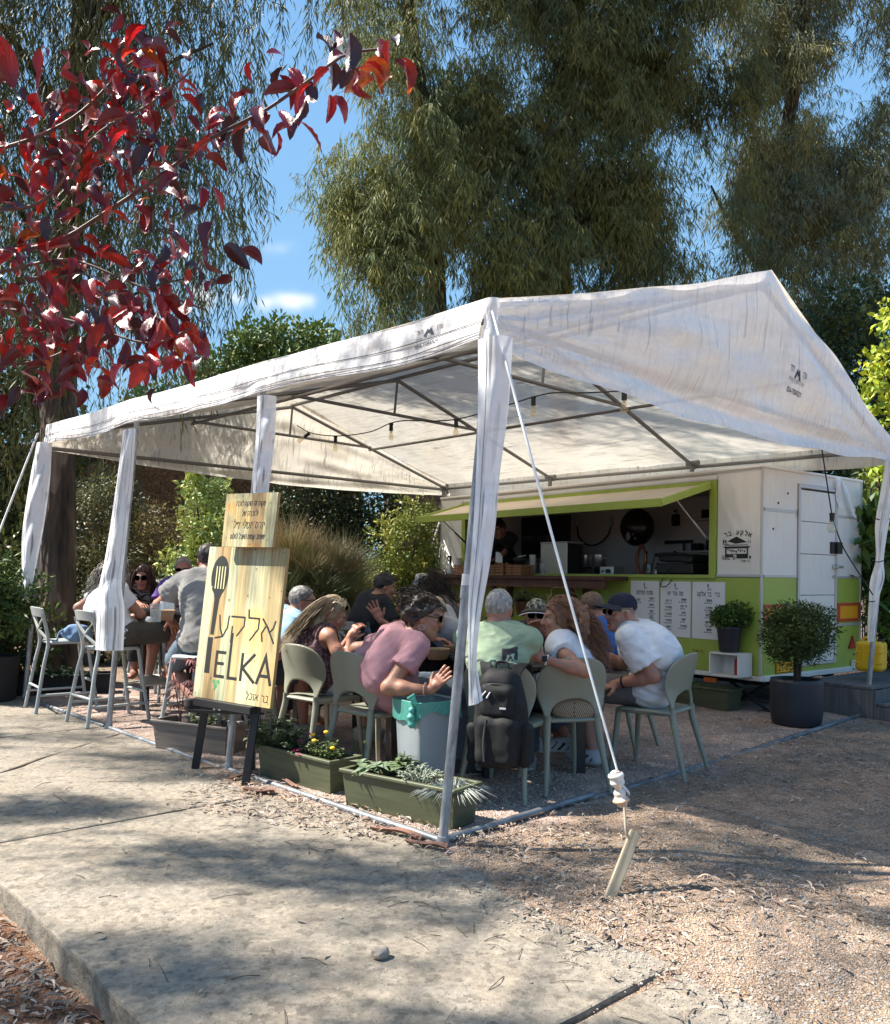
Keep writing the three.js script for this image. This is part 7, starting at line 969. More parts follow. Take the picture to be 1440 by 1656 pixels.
  if (o.shorts) {
    const c = o.shorts, cut = c.cut ?? 0.8, long = cut > 1;
    const sf = (x, y, z) => { let d = tor[0](x, y, z) - 0.014; d = smax(d, ((x - hip.x) * up0.x + (y - hip.y) * up0.y + (z - hip.z) * up0.z) - 0.09, 0.01); legs.forEach((l, i) => { const dx = l.k.x - l.h.x, dy = l.k.y - l.h.y, dz = l.k.z - l.h.z, t = ((x - l.h.x) * dx + (y - l.h.y) * dy + (z - l.h.z) * dz) / (0.44 * s); let q = bone(l.h, l.k, 0.088 * s, 0.064 * s)(x, y, z) - 0.016 - 0.012 * clamp(t / 0.4); if (long) { q = smin(q, bone(l.k, l.a, 0.062 * s, 0.046 * s)(x, y, z) - 0.018, 0.03); const ex = l.a.x - l.k.x, ey = l.a.y - l.k.y, ez = l.a.z - l.k.z, u = ((x - l.k.x) * ex + (y - l.k.y) * ey + (z - l.k.z) * ez) / (0.44 * s) - 0.44 * s * (cut - 1); q = smax(q, u, 0.008); } else q = smax(q, t - 0.44 * s * cut, 0.006); d = smin(d, q, 0.03); }); return d > 0.035 || d < -0.03 ? d : d + fold(x, y, z, 0.010); };
    part(P, c.name ?? 'shorts', solid(sf, ...bounds([hip, ...legs.flatMap((l) => (long ? [l.k, l.a] : [l.k]))], 0.2), 0.011, (x, y, z) => { const n = 0.88 + 0.24 * noise3(x * 30, y * 30, z * 30); return c.c.map((q) => q * n); }, 1.9), clothMat);
  }
  if (o.shoes) for (const l of legs) {
    const c = o.shoes, q = (a, b, y) => l.a.clone().add(v3(0, y, 0)).addScaledVector(l.f, a).addScaledVector(new THREE.Vector3().crossVectors(l.f, UP), b), sr = new THREE.Vector3().crossVectors(l.f, UP), floor = (o.rest ?? 0) + 0.004;
    const sf = (x, y, z) => { let d = blend([bone(q(-0.035, 0, 0.0), q(-0.03, 0, -0.045), 0.046 * s, 0.046 * s), egg(q(0.06, 0, -0.05), [0.054 * s, 0.044 * s, 0.145 * s], sr, UP, l.f), bone(q(0.13, 0, -0.055), q(0.0, 0, -0.01), 0.040 * s, 0.045 * s)], 0.03)(x, y, z); d = smax(d, y - l.a.y - 0.02, 0.01); return smax(d, l.a.y - 0.088 - y, 0.006); };
    part(P, 'shoe', solid(sf, ...bounds([l.a, q(0.2, 0, 0), q(-0.08, 0, -0.09)], 0.06), 0.008, (x, y, z) => { const hh = y - l.a.y, f = (x - l.a.x) * l.f.x + (z - l.a.z) * l.f.z; return hh < -0.066 ? (c.sole ?? [0.6, 0.6, 0.6]) : (c.stripe && Math.abs(((f * 3 + hh * 2.4) % 0.14)) < 0.035 && f > -0.02 && f < 0.1 && hh < -0.01 ? c.stripe : c.c); }), clothMat);
  }
  // ---- hair
  const h = o.hair;
  if (h) {
    const mass = h.mass ? blend(h.mass.slice(1).map((m, i) => bone(off(W(h.mass[i][0], h.mass[i][1], h.mass[i][2])), off(W(m[0], m[1], m[2])), h.mass[i][3], m[3])), 0.03) : null, mn = h.mass ? h.mass.map((m) => off(W(m[0], m[1], m[2]))) : [];
    const R = rng((o.label.length * 131 + (o.head[0] | 0)) | 0), th = h.t ?? 0.012, front = h.front ?? 0.072, nx = h.nape ?? -0.055;
    const sf = (x, y, z) => { const [a, b, d] = hl(x, y, z); let q = headParts(x, y, z) - th * s - (noise3(x * (h.f ?? 60), y * (h.f ?? 60), z * (h.f ?? 60)) - 0.5) * (h.rough ?? 0.012); const line = d > 0.035 ? mix(0.03, front, smooth(0.035, 0.075, d)) : d > -0.03 ? mix(-0.012, 0.03, smooth(-0.03, 0.035, d)) + (h.side ?? 0) : mix(nx, -0.012, smooth(-0.06, -0.03, d)); q = smax(q, (line - b) * s, 0.012); if (h.bald) q = smax(q, (h.bald - Math.hypot(a, (d + 0.01) * 0.8)) * s * (b > 0.05 ? 1 : -9), 0.01); if (mass) { const m = mass(x, y, z); if (m < 0.06) q = smin(q, m - (h.wave ? h.wave * (noise3(x * 60, y * 34, z * 60) - 0.4) : 0.014 * (noise3(x * 70 + 3 * y, y * 9, z * 70) - 0.5)), 0.02); else q = Math.min(q, m); } return h.cover ? q : smax(q, -ears[0](x, y, z) + 0.002, 0.004); };
    const hg = [solid(sf, ...bounds([H(0.12, 0.16, 0.14), H(-0.12, -0.13, -0.14), H(0.12, -0.13, 0.14), H(-0.12, 0.16, -0.14), H(0.12, -0.13, -0.14), H(-0.12, 0.16, 0.14)], 0.02), h.cell ?? 0.006, (x, y, z) => { const n = 0.65 + 0.75 * noise3(x * 90, y * 30, z * 90); const g = h.grey && noise3(x * 70, y * 50, z * 70) > 0.5 ? h.grey : h.c; return g.map((q) => q * n); }, 1.8)];
    const colored = (g, k, cc = h.c) => { const n = g.attributes.position.count, c = new Float32Array(n * 3); for (let i = 0; i < n; i++) { c[i * 3] = cc[0] * k; c[i * 3 + 1] = cc[1] * k; c[i * 3 + 2] = cc[2] * k; } g.setAttribute('color', new THREE.BufferAttribute(c, 3)); return g; };
    for (const st of h.strands ?? []) {                                             // bundles of locks falling from the scalp
      for (let i = 0; i < st.n; i++) {
        const a = mix(st.from, st.to, R()), el = mix(st.e0 ?? 0.2, st.e1 ?? 1.2, R()), root = H(0.078 * Math.cos(el) * Math.sin(a), 0.035 + 0.088 * Math.sin(el), -0.014 + 0.096 * Math.cos(el) * Math.cos(a)), out = root.clone().sub(H(0, 0.02, -0.014)).normalize();
        const L = st.L * (0.7 + 0.4 * R()), pts = [root.clone().addScaledVector(out, 0.002)], seg = st.curl ? 14 : 7, ph = R() * 6.28, wv = st.curl ?? 0.004, pull = off(W(...(st.pull ?? [o.head[0], o.head[1] + 300, o.head[2]]))); let p = root.clone().addScaledVector(out, 0.008);
        const dirD = st.dir ? v3(...st.dir).normalize() : UP.clone().negate(); let dcur = dirD.clone().addScaledVector(out, 0.12 - Math.min(0, dirD.dot(out))).normalize();
        for (let k = 1; k <= seg; k++) { dcur.lerp(dirD, st.curl ? 0.22 : 0.42).normalize(); p = p.clone().addScaledVector(dcur, L / seg); const m = hl(p.x, p.y, p.z); let dh = headParts(p.x, p.y, p.z); if (dh < th + 0.006 && m[1] > -0.1) { const n2 = p.clone().sub(H(0, m[1] * 0.5, -0.014)).normalize(); p.addScaledVector(n2, th + 0.007 - dh); } const db = torso(p.x, p.y, p.z); if (db < 0.026) { const n3 = v3(torso(p.x + 0.01, p.y, p.z) - torso(p.x - 0.01, p.y, p.z), torso(p.x, p.y + 0.01, p.z) - torso(p.x, p.y - 0.01, p.z), torso(p.x, p.y, p.z + 0.01) - torso(p.x, p.y, p.z - 0.01)).normalize(); p.addScaledVector(n3, 0.028 - db); } const q = p.clone(); if (st.curl) { q.x += Math.sin(k * 1.7 + ph) * wv; q.y += Math.cos(k * 1.3 + ph * 2) * wv * 0.6; q.z += Math.cos(k * 1.7 + ph) * wv; } else { q.x += Math.sin(k * 0.8 + ph) * wv; q.z += Math.cos(k * 0.8 + ph) * wv; } pts.push(q); }
        const r0 = st.r ?? 0.004; hg.push(colored(tube(pts, (k) => r0 * (1 - 0.65 * k) * (0.6 + 0.5 * Math.min(1, k * 5)), pts.length * (st.curl ? 1 : 1), 3), 0.7 + 0.6 * R(), st.c && R() < (st.mixin ?? 0.5) ? st.c : h.c));
      }
    }
    if (h.bun) for (let i = 0; i < 46; i++) { const c = H(...h.bun), a = rv(R), pts = []; for (let k = 0; k < 5; k++) pts.push(c.clone().addScaledVector(a.clone().applyAxisAngle(hr, k * 0.5), (0.030 + 0.022 * R()) * s)); hg.push(colored(tube(pts, 0.007, 8, 4), 0.6 + 0.8 * R())); }
    part(P, 'hair', hg, hairMat);
  }
  // ---- things worn
  if (o.glasses) { const g = o.glasses, y = g.y ?? 0.006, z0 = g.z ?? 0.098, lens = [], arm = []; for (const k of [-1, 1]) { lens.push(new THREE.SphereGeometry(1, 16, 10).scale(0.030 * s, (g.h ?? 0.021) * s, 0.009 * s).applyMatrix4(new THREE.Matrix4().makeBasis(hr, hu, look.clone().addScaledVector(hr, k * 0.28).normalize())).translate(...H(k * 0.033, y, z0).toArray())); arm.push(tube([H(k * 0.062, y + 0.006, z0 - 0.012), H(k * 0.078, y + 0.008, 0.05), H(k * 0.083, y + 0.008, -0.01), H(k * 0.08, y - 0.012, -0.03)], 0.0032, 14, 6)); } arm.push(tube([H(-0.012, y + 0.008, z0 + 0.004), H(0, y + 0.01, z0 + 0.008), H(0.012, y + 0.008, z0 + 0.004)], 0.003, 6, 6)); const q = part(P, 'sunglasses', arm, g.frame ?? black); part(q, 'lens', lens, lensMat); }
  if (o.cap) { const c = o.cap, f = blend([E3([0, 0.045, -0.012], [0.086, 0.088, 0.104])], 0.01); const crown = (x, y, z) => { const [a, b, d] = hl(x, y, z); return smax(Math.max(f(x, y, z), -(f(x, y, z) + 0.008)), (0.034 + 0.12 * Math.max(0, d) * 0.2 + (d < -0.05 ? -0.02 : 0) - b) * s, 0.004); }; const g = solid(crown, ...bounds([H(0.12, 0.16, 0.14), H(-0.12, -0.02, -0.14), H(0.12, -0.02, 0.14), H(-0.12, 0.16, -0.14)], 0.02), 0.006, c.paint ? (x, y, z) => c.paint(x, y, z) : () => c.c, 1.8);
    const brim = slab((u, v) => { const a = (u - 0.5) * 2.3, r = mix(0.088, 0.088 + 0.078 * Math.cos(a * 0.66) ** 0.6, v); return H(Math.sin(a) * r * 0.96, 0.060 - 0.010 * v - 0.026 * (Math.sin(a) ** 2) * (0.5 + v), Math.cos(a) * (r + 0.012) * 1.02); }, 16, 6, 0.006); const n = brim.attributes.position.count, cc = new Float32Array(n * 3); for (let i = 0; i < n; i++) cc.set(c.brim ?? c.c, i * 3); brim.setAttribute('color', new THREE.BufferAttribute(cc, 3)); part(P, 'cap', g, clothMat); part(P, 'cap_brim', brim, clothMat); if (c.pipe) part(P, 'cap_piping', [tube([...Array(14)].map((_, i) => { const a = (i / 13 - 0.5) * 2.3, r = 0.088 + 0.078 * Math.cos(a * 0.66) ** 0.6; return H(Math.sin(a) * r * 0.96, 0.036 - 0.045 * Math.sin(a) ** 2, Math.cos(a) * (r + 0.013) * 1.02); }), 0.0042, 26, 5)], stripFab); }
  for (const w of o.wear ?? []) { const a = arms[w.arm], c = lerp3(a.e, a.w, w.k ?? 0.94), d = a.w.clone().sub(a.e).normalize(), r = (w.r ?? 0.032) * s, u = new THREE.Vector3().crossVectors(d, UP).normalize(), n = new THREE.Vector3().crossVectors(u, d), pts = [...Array(12)].map((_, i) => c.clone().addScaledVector(u, Math.cos(i / 12 * 6.283) * r).addScaledVector(n, Math.sin(i / 12 * 6.283) * r)); const q = part(P, w.name, tube(pts, w.t ?? 0.004, 26, 6, true), w.mat); if (w.face) part(q, 'dial', bx(0.036, 0.036, 0.012, 0, 0, 0, 0.006).applyQuaternion(new THREE.Quaternion().setFromUnitVectors(v3(0, 0, 1), v3(...w.face).normalize())).translate(...c.clone().addScaledVector(v3(...w.face).normalize(), r + 0.003).toArray()), black); }
  if (o.earring) part(P, 'earring', tube([...Array(10)].map((_, i) => H(o.earring * 0.082, -0.052 + 0.016 * Math.sin(i / 10 * 6.28), -0.008 + 0.016 * Math.cos(i / 10 * 6.28))), 0.0018, 16, 5, true), alu);
  P.userData.joints = undefined;
  return { P, H, arms, legs, base };
}
const GREY = [0.20, 0.19, 0.18], plain = (...c) => c;
// the table nearest the path
person({ label: 'woman in pink with dark hair up, leaning to the table with a raised palm', fem: 1, fat: 0.28, hip: [-0.35, 5.69], seat: 0.46, facing: [0.86, 0.50], head: [686, 1000, 5.42], look: [0.97, -0.10, 0.02], tilt: 0.1, skin: [0.38, 0.20, 0.135], mouth: 1.0, scale: 1.08,
  arms: [{ at: [612, 1068, 6.0], hint: [-0.6, -0.2, 0.6], curl: 0.5 }, { at: [698, 1116, 5.12], hint: [-0.6, -0.9, -0.4], dir: [0.60, 0.75, -0.15], palm: [0.75, 0.1, 0.65], curl: 0.08, spread: 0.3, flip: 1 }],
  shirt: { c: [0.40, 0.205, 0.23], sleeve: 0.52, fit: 0.013, folds: 0.012, loose: 0.022, hem: -0.06 }, shorts: { c: [0.075, 0.10, 0.13], cut: 1.95, name: 'trousers' }, shoes: { c: [0.05, 0.05, 0.05] },
  hair: { c: [0.022, 0.014, 0.011], t: 0.026, f: 34, rough: 0.05, front: 0.075, bun: [0, 0.085, -0.115], strands: [{ n: 160, from: -3.14, to: 3.14, e0: 0.3, e1: 1.5, L: 0.13, dir: [-0.9, 0.3, 0.1], curl: 0.005, r: 0.0022 }, { n: 8, from: 0.2, to: 1.2, e0: 0.6, e1: 1.0, L: 0.10, dir: [0.6, -0.8, 0.1], r: 0.0025 }] },
  glasses: {}, earring: 1, wear: [{ arm: 1, name: 'bracelet', k: 0.86, r: 0.036, t: 0.0045, mat: std({ color: new THREE.Color(0.6, 0.33, 0.28), metalness: 0.4, roughness: 0.4 }) }] });
person({ label: 'blonde woman in a sleeveless maroon top and white shorts looking down at her hands', fem: 1, hip: [-0.84, 6.47], seat: 0.46, facing: [0.84, 0.54], head: [540, 993, 6.32], look: [0.86, -0.42, -0.06], skin: [0.42, 0.225, 0.155], mouth: 0.1,
  arms: [{ at: [566, 1030, 6.52], hint: [0.1, -1, 0.2], dir: [0.3, 0.8, 0.1], curl: 0.9 }, { at: [566, 1030, 6.2], hint: [-0.1, -1, -0.35], dir: [0.5, 0.85, 0.1], palm: [0.5, -0.2, 0.6], curl: 0.95 }],
  shirt: { sleeve: 0, fit: 0.010, folds: 0.008, hem: -0.04, cell: 0.008, paint: (a, b, c, x, y, z) => { const n = noise3(x * 95, y * 95, z * 95) > 0.56; return n ? [0.20, 0.13, 0.14] : [0.075, 0.028, 0.035]; } }, shorts: { c: [0.66, 0.66, 0.68], cut: 0.75 }, shoes: { c: [0.4, 0.38, 0.36] },
  hair: { c: [0.27, 0.21, 0.135], t: 0.012, f: 40, front: 0.07, nape: -0.09, cover: 1, side: -0.05, mass: [[527, 985, 6.32, 0.058], [514, 1008, 6.29, 0.046], [500, 1034, 6.29, 0.032], [486, 1060, 6.30, 0.012]], strands: [{ n: 480, from: 1.95, to: 4.7, e0: 0.0, e1: 1.4, L: 0.45, dir: [-0.62, -0.78, 0.05], r: 0.0024, c: [0.20, 0.155, 0.10] }, { n: 110, from: -3.14, to: 3.14, e0: 0.95, e1: 1.5, L: 0.24, dir: [-0.6, -0.75, 0.0], r: 0.0024, c: [0.20, 0.155, 0.10] }] },
  glasses: { y: 0.088, z: 0.072, h: 0.018, frame: std({ color: new THREE.Color(0.45, 0.38, 0.25), roughness: 0.3 }) } });
person({ label: 'grey-haired man in a pale blue shirt and dark sunglasses facing right behind the sign', hip: [-1.60, 6.88], seat: 0.45, facing: [0.86, 0.5], head: [491, 973, 6.72], look: [0.98, -0.04, 0.1], skin: [0.36, 0.18, 0.125], arms: [{ w: V(-1.25, 0.78, 7.15) }, { w: V(-1.12, 0.80, 6.7), hint: [-0.6, -0.8, -0.4] }],
  shirt: { c: [0.22, 0.38, 0.56], sleeve: 0.6, fit: 0.018, loose: 0.025 }, shorts: { c: [0.05, 0.06, 0.08], cut: 0.9 }, shoes: { c: [0.3, 0.3, 0.3] }, hair: { c: [0.11, 0.105, 0.10], grey: GREY, t: 0.007, rough: 0.006 }, glasses: {} });
person({ label: 'grey-haired man in a light green printed shirt seen from behind above the backpack', hip: [0.36, 5.45], seat: 0.45, facing: [0.15, 0.99], head: [808, 985, 5.40], look: [0.35, 0.0, 0.94], fat: 0.25, skin: [0.40, 0.205, 0.15], arms: [{ w: V(0.30, 0.76, 5.88), hint: [-0.2, -1, 0.1] }, { w: V(0.52, 0.76, 5.86), hint: [0.1, -1, 0.1] }],
  shirt: { sleeve: 0.62, fit: 0.018, loose: 0.02, cell: 0.0075, paint: (a, b, c) => { if (c < 0.02) { const q = b - 0.385; if (a > 0.03 && a < 0.12 && q > -0.055 && q < 0.015 && !(a > 0.055 && a < 0.10 && q < -0.018)) return [0.035, 0.035, 0.04]; if (a > 0.055 && a < 0.10 && q > -0.055 && q < -0.018) return Math.abs(Math.abs(a - 0.078) - (q + 0.06) * -0.4 - 0.014) < 0.005 ? [0.035, 0.035, 0.04] : [0.42, 0.52, 0.38]; if (Math.abs(q + 0.055 + 0.01 * Math.sin(a * 80)) < 0.006 && a < 0.02) return [0.05, 0.05, 0.055]; if (q < -0.03 && q > -0.055 && Math.abs(a + 0.02) < 0.05 + (q + 0.055) * -1) return [0.36, 0.55, 0.36]; } const n = noise3(a * 30, b * 120, c * 30); return [0.27 * (0.9 + 0.2 * n), 0.345 * (0.9 + 0.2 * n), 0.235 * (0.9 + 0.2 * n)]; } }, shorts: { c: [0.04, 0.05, 0.07], cut: 1.9, name: 'trousers' }, shoes: { c: [0.2, 0.2, 0.2] }, hair: { c: [0.30, 0.285, 0.27], grey: [0.22, 0.21, 0.20], t: 0.009, rough: 0.007, nape: -0.045 } });
person({ label: 'man in camouflage cap, dark sunglasses and navy shirt facing us across the table', hip: [0.75, 7.05], seat: 0.45, facing: [-0.05, -1], head: [868, 995, 6.72], look: [-0.16, -0.04, -0.98], skin: [0.38, 0.18, 0.125], mouth: 0.7, arms: [{ w: V(0.98, 0.80, 6.65) }, { w: V(0.48, 0.80, 6.6) }],
  shirt: { sleeve: 0.6, paint: (a, b, c) => (c > 0.02 && b > 0.22 && b < 0.42 && Math.abs(a) < 0.1 && noise3(a * 70, b * 110, 4) > 0.66 ? [0.14, 0.16, 0.2] : [0.014, 0.017, 0.026]) }, shorts: { c: [0.05, 0.05, 0.05], cut: 0.8 }, hair: { c: [0.06, 0.05, 0.045], t: 0.006 }, glasses: { h: 0.024 }, cap: { c: [0.1, 0.1, 0.08], brim: [0.05, 0.047, 0.035], paint: (x, y, z) => { const n = noise3(x * 60, y * 60, z * 60); return n > 0.58 ? [0.30, 0.29, 0.25] : n > 0.42 ? [0.10, 0.095, 0.06] : [0.03, 0.03, 0.025]; }, pipe: 1 } });
person({ label: 'woman with long curly brown hair, white shirt and jeans, facing the man in green', fem: 1, hip: [0.72, 5.74], seat: 0.46, facing: [-0.62, 0.78], head: [904, 1000, 5.64], look: [-0.98, -0.04, -0.08], skin: [0.40, 0.21, 0.145], mouth: 0.45, scale: 1.02, twist: -0.35,
  arms: [{ at: [880, 1066, 5.30], hint: [0.5, -0.6, -1.3], dir: [-0.9, 0.25, 0.1], palm: [-0.2, 0.3, 0.9], curl: 0.35, flip: 1 }, { at: [884, 1024, 5.95], hint: [0.6, -0.9, 0.2], dir: [-0.6, 0.75, 0], palm: [-0.5, -0.2, -0.6], curl: 0.9 }],
  shirt: { c: [0.64, 0.65, 0.70], sleeve: 0.2, fit: 0.014, folds: 0.010, loose: 0.016, hem: -0.03 }, shorts: { c: [0.085, 0.135, 0.20], cut: 1.8, name: 'jeans' }, shoes: { c: [0.55, 0.56, 0.60], stripe: [0.02, 0.02, 0.03] },
  legs: [{ knee: [862, 1092, 6.1] }, { knee: [880, 1105, 6.2], foot: [925, 1218, 5.98], dir: [-1, 0.1] }],
  hair: { c: [0.14, 0.062, 0.032], t: 0.016, f: 30, rough: 0.02, front: 0.07, nape: -0.09, cover: 1, side: -0.06, wave: 0.028, mass: [[924, 985, 5.62, 0.07], [942, 1005, 5.57, 0.066], [956, 1030, 5.54, 0.05], [966, 1056, 5.54, 0.02]], strands: [{ n: 240, from: -3.14, to: 3.14, e0: 0.7, e1: 1.5, L: 0.30, dir: [0.65, -0.7, 0], curl: 0.010, r: 0.0027, c: [0.26, 0.12, 0.06] }, { n: 520, from: 1.5, to: 4.5, e0: -0.1, e1: 1.4, L: 0.42, dir: [0.5, -0.86, 0.02], curl: 0.012, r: 0.0024, c: [0.26, 0.12, 0.06], mixin: 0.4 }] },
  wear: [{ arm: 0, name: 'watch', k: 0.93, r: 0.029, t: 0.006, mat: stripFab, face: [-0.5, 0.3, 0.8] }] });
person({ label: 'man in a bright blue shirt with short reddish-brown hair turned away near the menu boards', hip: [1.36, 6.95], seat: 0.45, facing: [-0.72, 0.69], head: [955, 982, 6.85], look: [-0.75, -0.02, 0.66], fat: 0.3, skin: [0.38, 0.19, 0.13], arms: [{ w: V(0.95, 0.8, 7.0) }, { w: V(1.0, 0.8, 7.3) }], shirt: { c: [0.028, 0.10, 0.33], sleeve: 0.65, fit: 0.022 }, shorts: { c: [0.05, 0.05, 0.06], cut: 0.9 }, hair: { c: [0.10, 0.058, 0.038], t: 0.006, rough: 0.005, front: 0.085 } });
person({ label: 'man in navy cap, glasses and white shirt leaning forward on the rightmost chair', hip: [1.46, 6.08], seat: 0.46, facing: [-0.86, 0.50], head: [1004, 990, 6.02], look: [-0.93, -0.04, -0.30], tilt: -0.05, skin: [0.44, 0.24, 0.175], mouth: 0.8, fat: 0.2, scale: 1.05,
  arms: [{ at: [1000, 1105, 5.95], hint: [0.8, -0.6, -0.3], dir: [-0.9, -0.3, 0.3] }, { w: V(1.05, 0.80, 6.35), hint: [0.5, -0.9, 0.3] }],
  shirt: { c: [0.68, 0.68, 0.71], sleeve: 0.68, fit: 0.020, folds: 0.017, loose: 0.035, hem: -0.07 }, shorts: { c: [0.13, 0.125, 0.13], cut: 0.85 }, shoes: { c: [0.5, 0.5, 0.52], stripe: [0.05, 0.05, 0.06] }, hair: { c: [0.20, 0.16, 0.13], t: 0.004, nape: -0.03, rough: 0.003 }, glasses: { h: 0.018, frame: std({ color: new THREE.Color(0.5, 0.42, 0.3), roughness: 0.3, metalness: 0.4 }) }, cap: { c: [0.010, 0.013, 0.030] }, wear: [{ arm: 0, name: 'wristband', k: 0.86, r: 0.034, t: 0.008, mat: black }] });
person({ label: 'person with blond fringe half hidden behind the woman in pink, one palm held up', fem: 1, hip: [0.02, 7.15], seat: 0.46, facing: [-0.35, -0.94], head: [703, 993, 6.75], look: [0.3, -0.35, -0.9], skin: [0.42, 0.22, 0.155], cell: 0.013, arms: [{ w: V(0.05, 0.80, 6.7) }, { at: [615, 1003, 6.55], hint: [0.4, -1, -0.2], dir: [-0.45, 0.9, 0], palm: [-0.2, 0.1, -0.95], curl: 0.1, spread: 0.55, flip: 1 }], shirt: { c: [0.33, 0.33, 0.345], sleeve: 0.5 }, shorts: { c: [0.05, 0.05, 0.06], cut: 1.8, name: 'trousers' }, hair: { c: [0.36, 0.28, 0.18], t: 0.018, f: 30, rough: 0.02 } });
person({ label: 'person with reddish-brown hair just showing at the right edge of the big sign', fem: 1, hip: [-1.42, 7.75], seat: 0.46, facing: [0.5, -0.86], head: [452, 985, 7.6], look: [0.7, -0.1, -0.7], cell: 0.013, hc: 0.007, skin: [0.40, 0.19, 0.135], arms: [{ w: V(-1.1, 0.8, 7.4) }, { w: V(-1.2, 0.8, 7.3) }], shirt: { c: [0.5, 0.5, 0.52], sleeve: 0.5 }, shorts: { c: [0.05, 0.05, 0.06], cut: 1.8, name: 'trousers' }, hair: { c: [0.13, 0.06, 0.04], t: 0.014 } });
// further back
person({ label: 'dark-haired young man in a black shirt eating at the back, seen in profile', hip: [-0.74, 8.40], seat: 0.60, facing: [0.80, 0.60], head: [624, 949, 8.2], look: [0.96, -0.22, 0.16], skin: [0.30, 0.16, 0.10], cell: 0.013, hc: 0.006, rest: 0.2, arms: [{ at: [646, 985, 8.5], hint: [0, -1, 0.3], dir: [0.2, 0.9, 0] }, { at: [668, 985, 8.0], hint: [-0.3, -1, -0.2], dir: [0.5, 0.8, 0], curl: 0.9 }], shirt: { c: [0.008, 0.009, 0.014], sleeve: 0.6 }, shorts: { c: [0.03, 0.03, 0.035], cut: 0.85 }, shoes: { c: [0.1, 0.1, 0.1] }, hair: { c: [0.012, 0.009, 0.008], t: 0.016, f: 40, rough: 0.02, nape: -0.03 } });
person({ label: 'woman with long dark curly hair and a grey top seen from behind near the counter', fem: 1, hip: [-0.02, 8.62], seat: 0.62, facing: [0.05, 1], head: [697, 952, 8.7], look: [0.1, -0.1, 1], skin: [0.30, 0.16, 0.10], cell: 0.014, hc: 0.007, rest: 0.2, arms: [{ w: V(-0.12, 1.0, 9.0) }, { w: V(0.16, 1.0, 9.0) }], shirt: { c: [0.18, 0.15, 0.14], sleeve: 0.45 }, shorts: { c: [0.04, 0.04, 0.05], cut: 1.8, name: 'trousers' }, hair: { c: [0.022, 0.012, 0.010], t: 0.03, f: 26, rough: 0.05, nape: -0.09, front: 0.07, cover: 1, wave: 0.05, mass: [[697, 955, 8.66, 0.10], [706, 975, 8.62, 0.09], [716, 1000, 8.6, 0.04]], strands: [{ n: 240, from: 0.9, to: 5.3, e0: 0, e1: 1.45, L: 0.42, dir: [0.28, -0.95, 0.05], curl: 0.016, r: 0.004 }] } });
// the tall table on the left
person({ label: 'woman with grey curls in a white shirt on a tall stool behind the hanging sleeve', fem: 1, fat: 0.4, hip: [-2.92, 7.80], seat: 0.68, facing: [0.68, 0.73], head: [192, 926, 7.95], look: [0.6, -0.05, 0.78], skin: [0.42, 0.23, 0.165], cell: 0.013, hc: 0.007, rest: 0.2, arms: [{ at: [163, 1000, 8.2], hint: [-1, -0.3, -0.2] }, { at: [222, 997, 8.1], hint: [0.9, -0.6, -0.3], dir: [-0.8, 0.1, 0.3], curl: 0.8 }],
  shirt: { c: [0.62, 0.63, 0.68], sleeve: 0.5, hem: -0.05 }, shorts: { c: [0.07, 0.065, 0.055], cut: 0.85 }, shoes: { c: [0.30, 0.28, 0.24], sole: [0.45, 0.44, 0.42] }, hair: { c: [0.22, 0.20, 0.17], t: 0.02, f: 30, rough: 0.03, nape: -0.08, cover: 1, wave: 0.05, mass: [[188, 935, 7.9, 0.10], [170, 970, 7.86, 0.08], [158, 1000, 7.9, 0.03]], strands: [{ n: 260, from: 1.0, to: 5.2, e0: 0, e1: 1.4, L: 0.34, dir: [-0.45, -0.9, 0.1], curl: 0.013, r: 0.0035, c: [0.10, 0.09, 0.075] }] } });
person({ label: 'woman with dark red hair, sunglasses and a zebra-striped top across the tall table', fem: 1, hip: [-3.02, 9.15], seat: 0.68, facing: [0.15, -0.98], head: [231, 934, 9.0], look: [0.12, -0.1, -0.98], skin: [0.36, 0.17, 0.12], cell: 0.013, hc: 0.006, rest: 0.2, arms: [{ w: V(-2.72, 1.0, 8.65) }, { w: V(-3.0, 1.0, 8.6) }], shirt: { sleeve: 0.8, cell: 0.0085, paint: (a, b, c, x, y, z) => (Math.sin(y * 150 + 3.5 * noise3(x * 14, y * 14, z * 14) * 3 + x * 40) > 0.15 ? [0.30, 0.29, 0.27] : [0.012, 0.012, 0.014]) }, shorts: { c: [0.02, 0.02, 0.02], cut: 1.8, name: 'trousers' }, hair: { c: [0.055, 0.018, 0.014], t: 0.018, nape: -0.09, cover: 1, strands: [{ n: 260, from: 0.9, to: 5.4, e0: 0, e1: 1.4, L: 0.32, r: 0.0045 }] }, glasses: { h: 0.026 } });
person({ label: 'man in purple shirt and sunglasses with cropped grey hair facing us at the tall table', hip: [-2.60, 9.0], seat: 0.66, facing: [0.12, -0.99], head: [297, 920, 8.72], look: [0.14, -0.18, -0.97], skin: [0.42, 0.17, 0.12], cell: 0.013, hc: 0.006, rest: 0.2, arms: [{ w: V(-2.15, 1.02, 8.4), hint: [1, -0.5, 0] }, { at: [267, 990, 8.5], hint: [-1, -0.8, 0.3] }], shirt: { c: [0.10, 0.045, 0.24], sleeve: 0.62 }, shorts: { c: [0.03, 0.03, 0.04], cut: 1.8, name: 'trousers' }, hair: { c: [0.20, 0.16, 0.14], t: 0.004, rough: 0.003, front: 0.085 }, glasses: { h: 0.019 } });
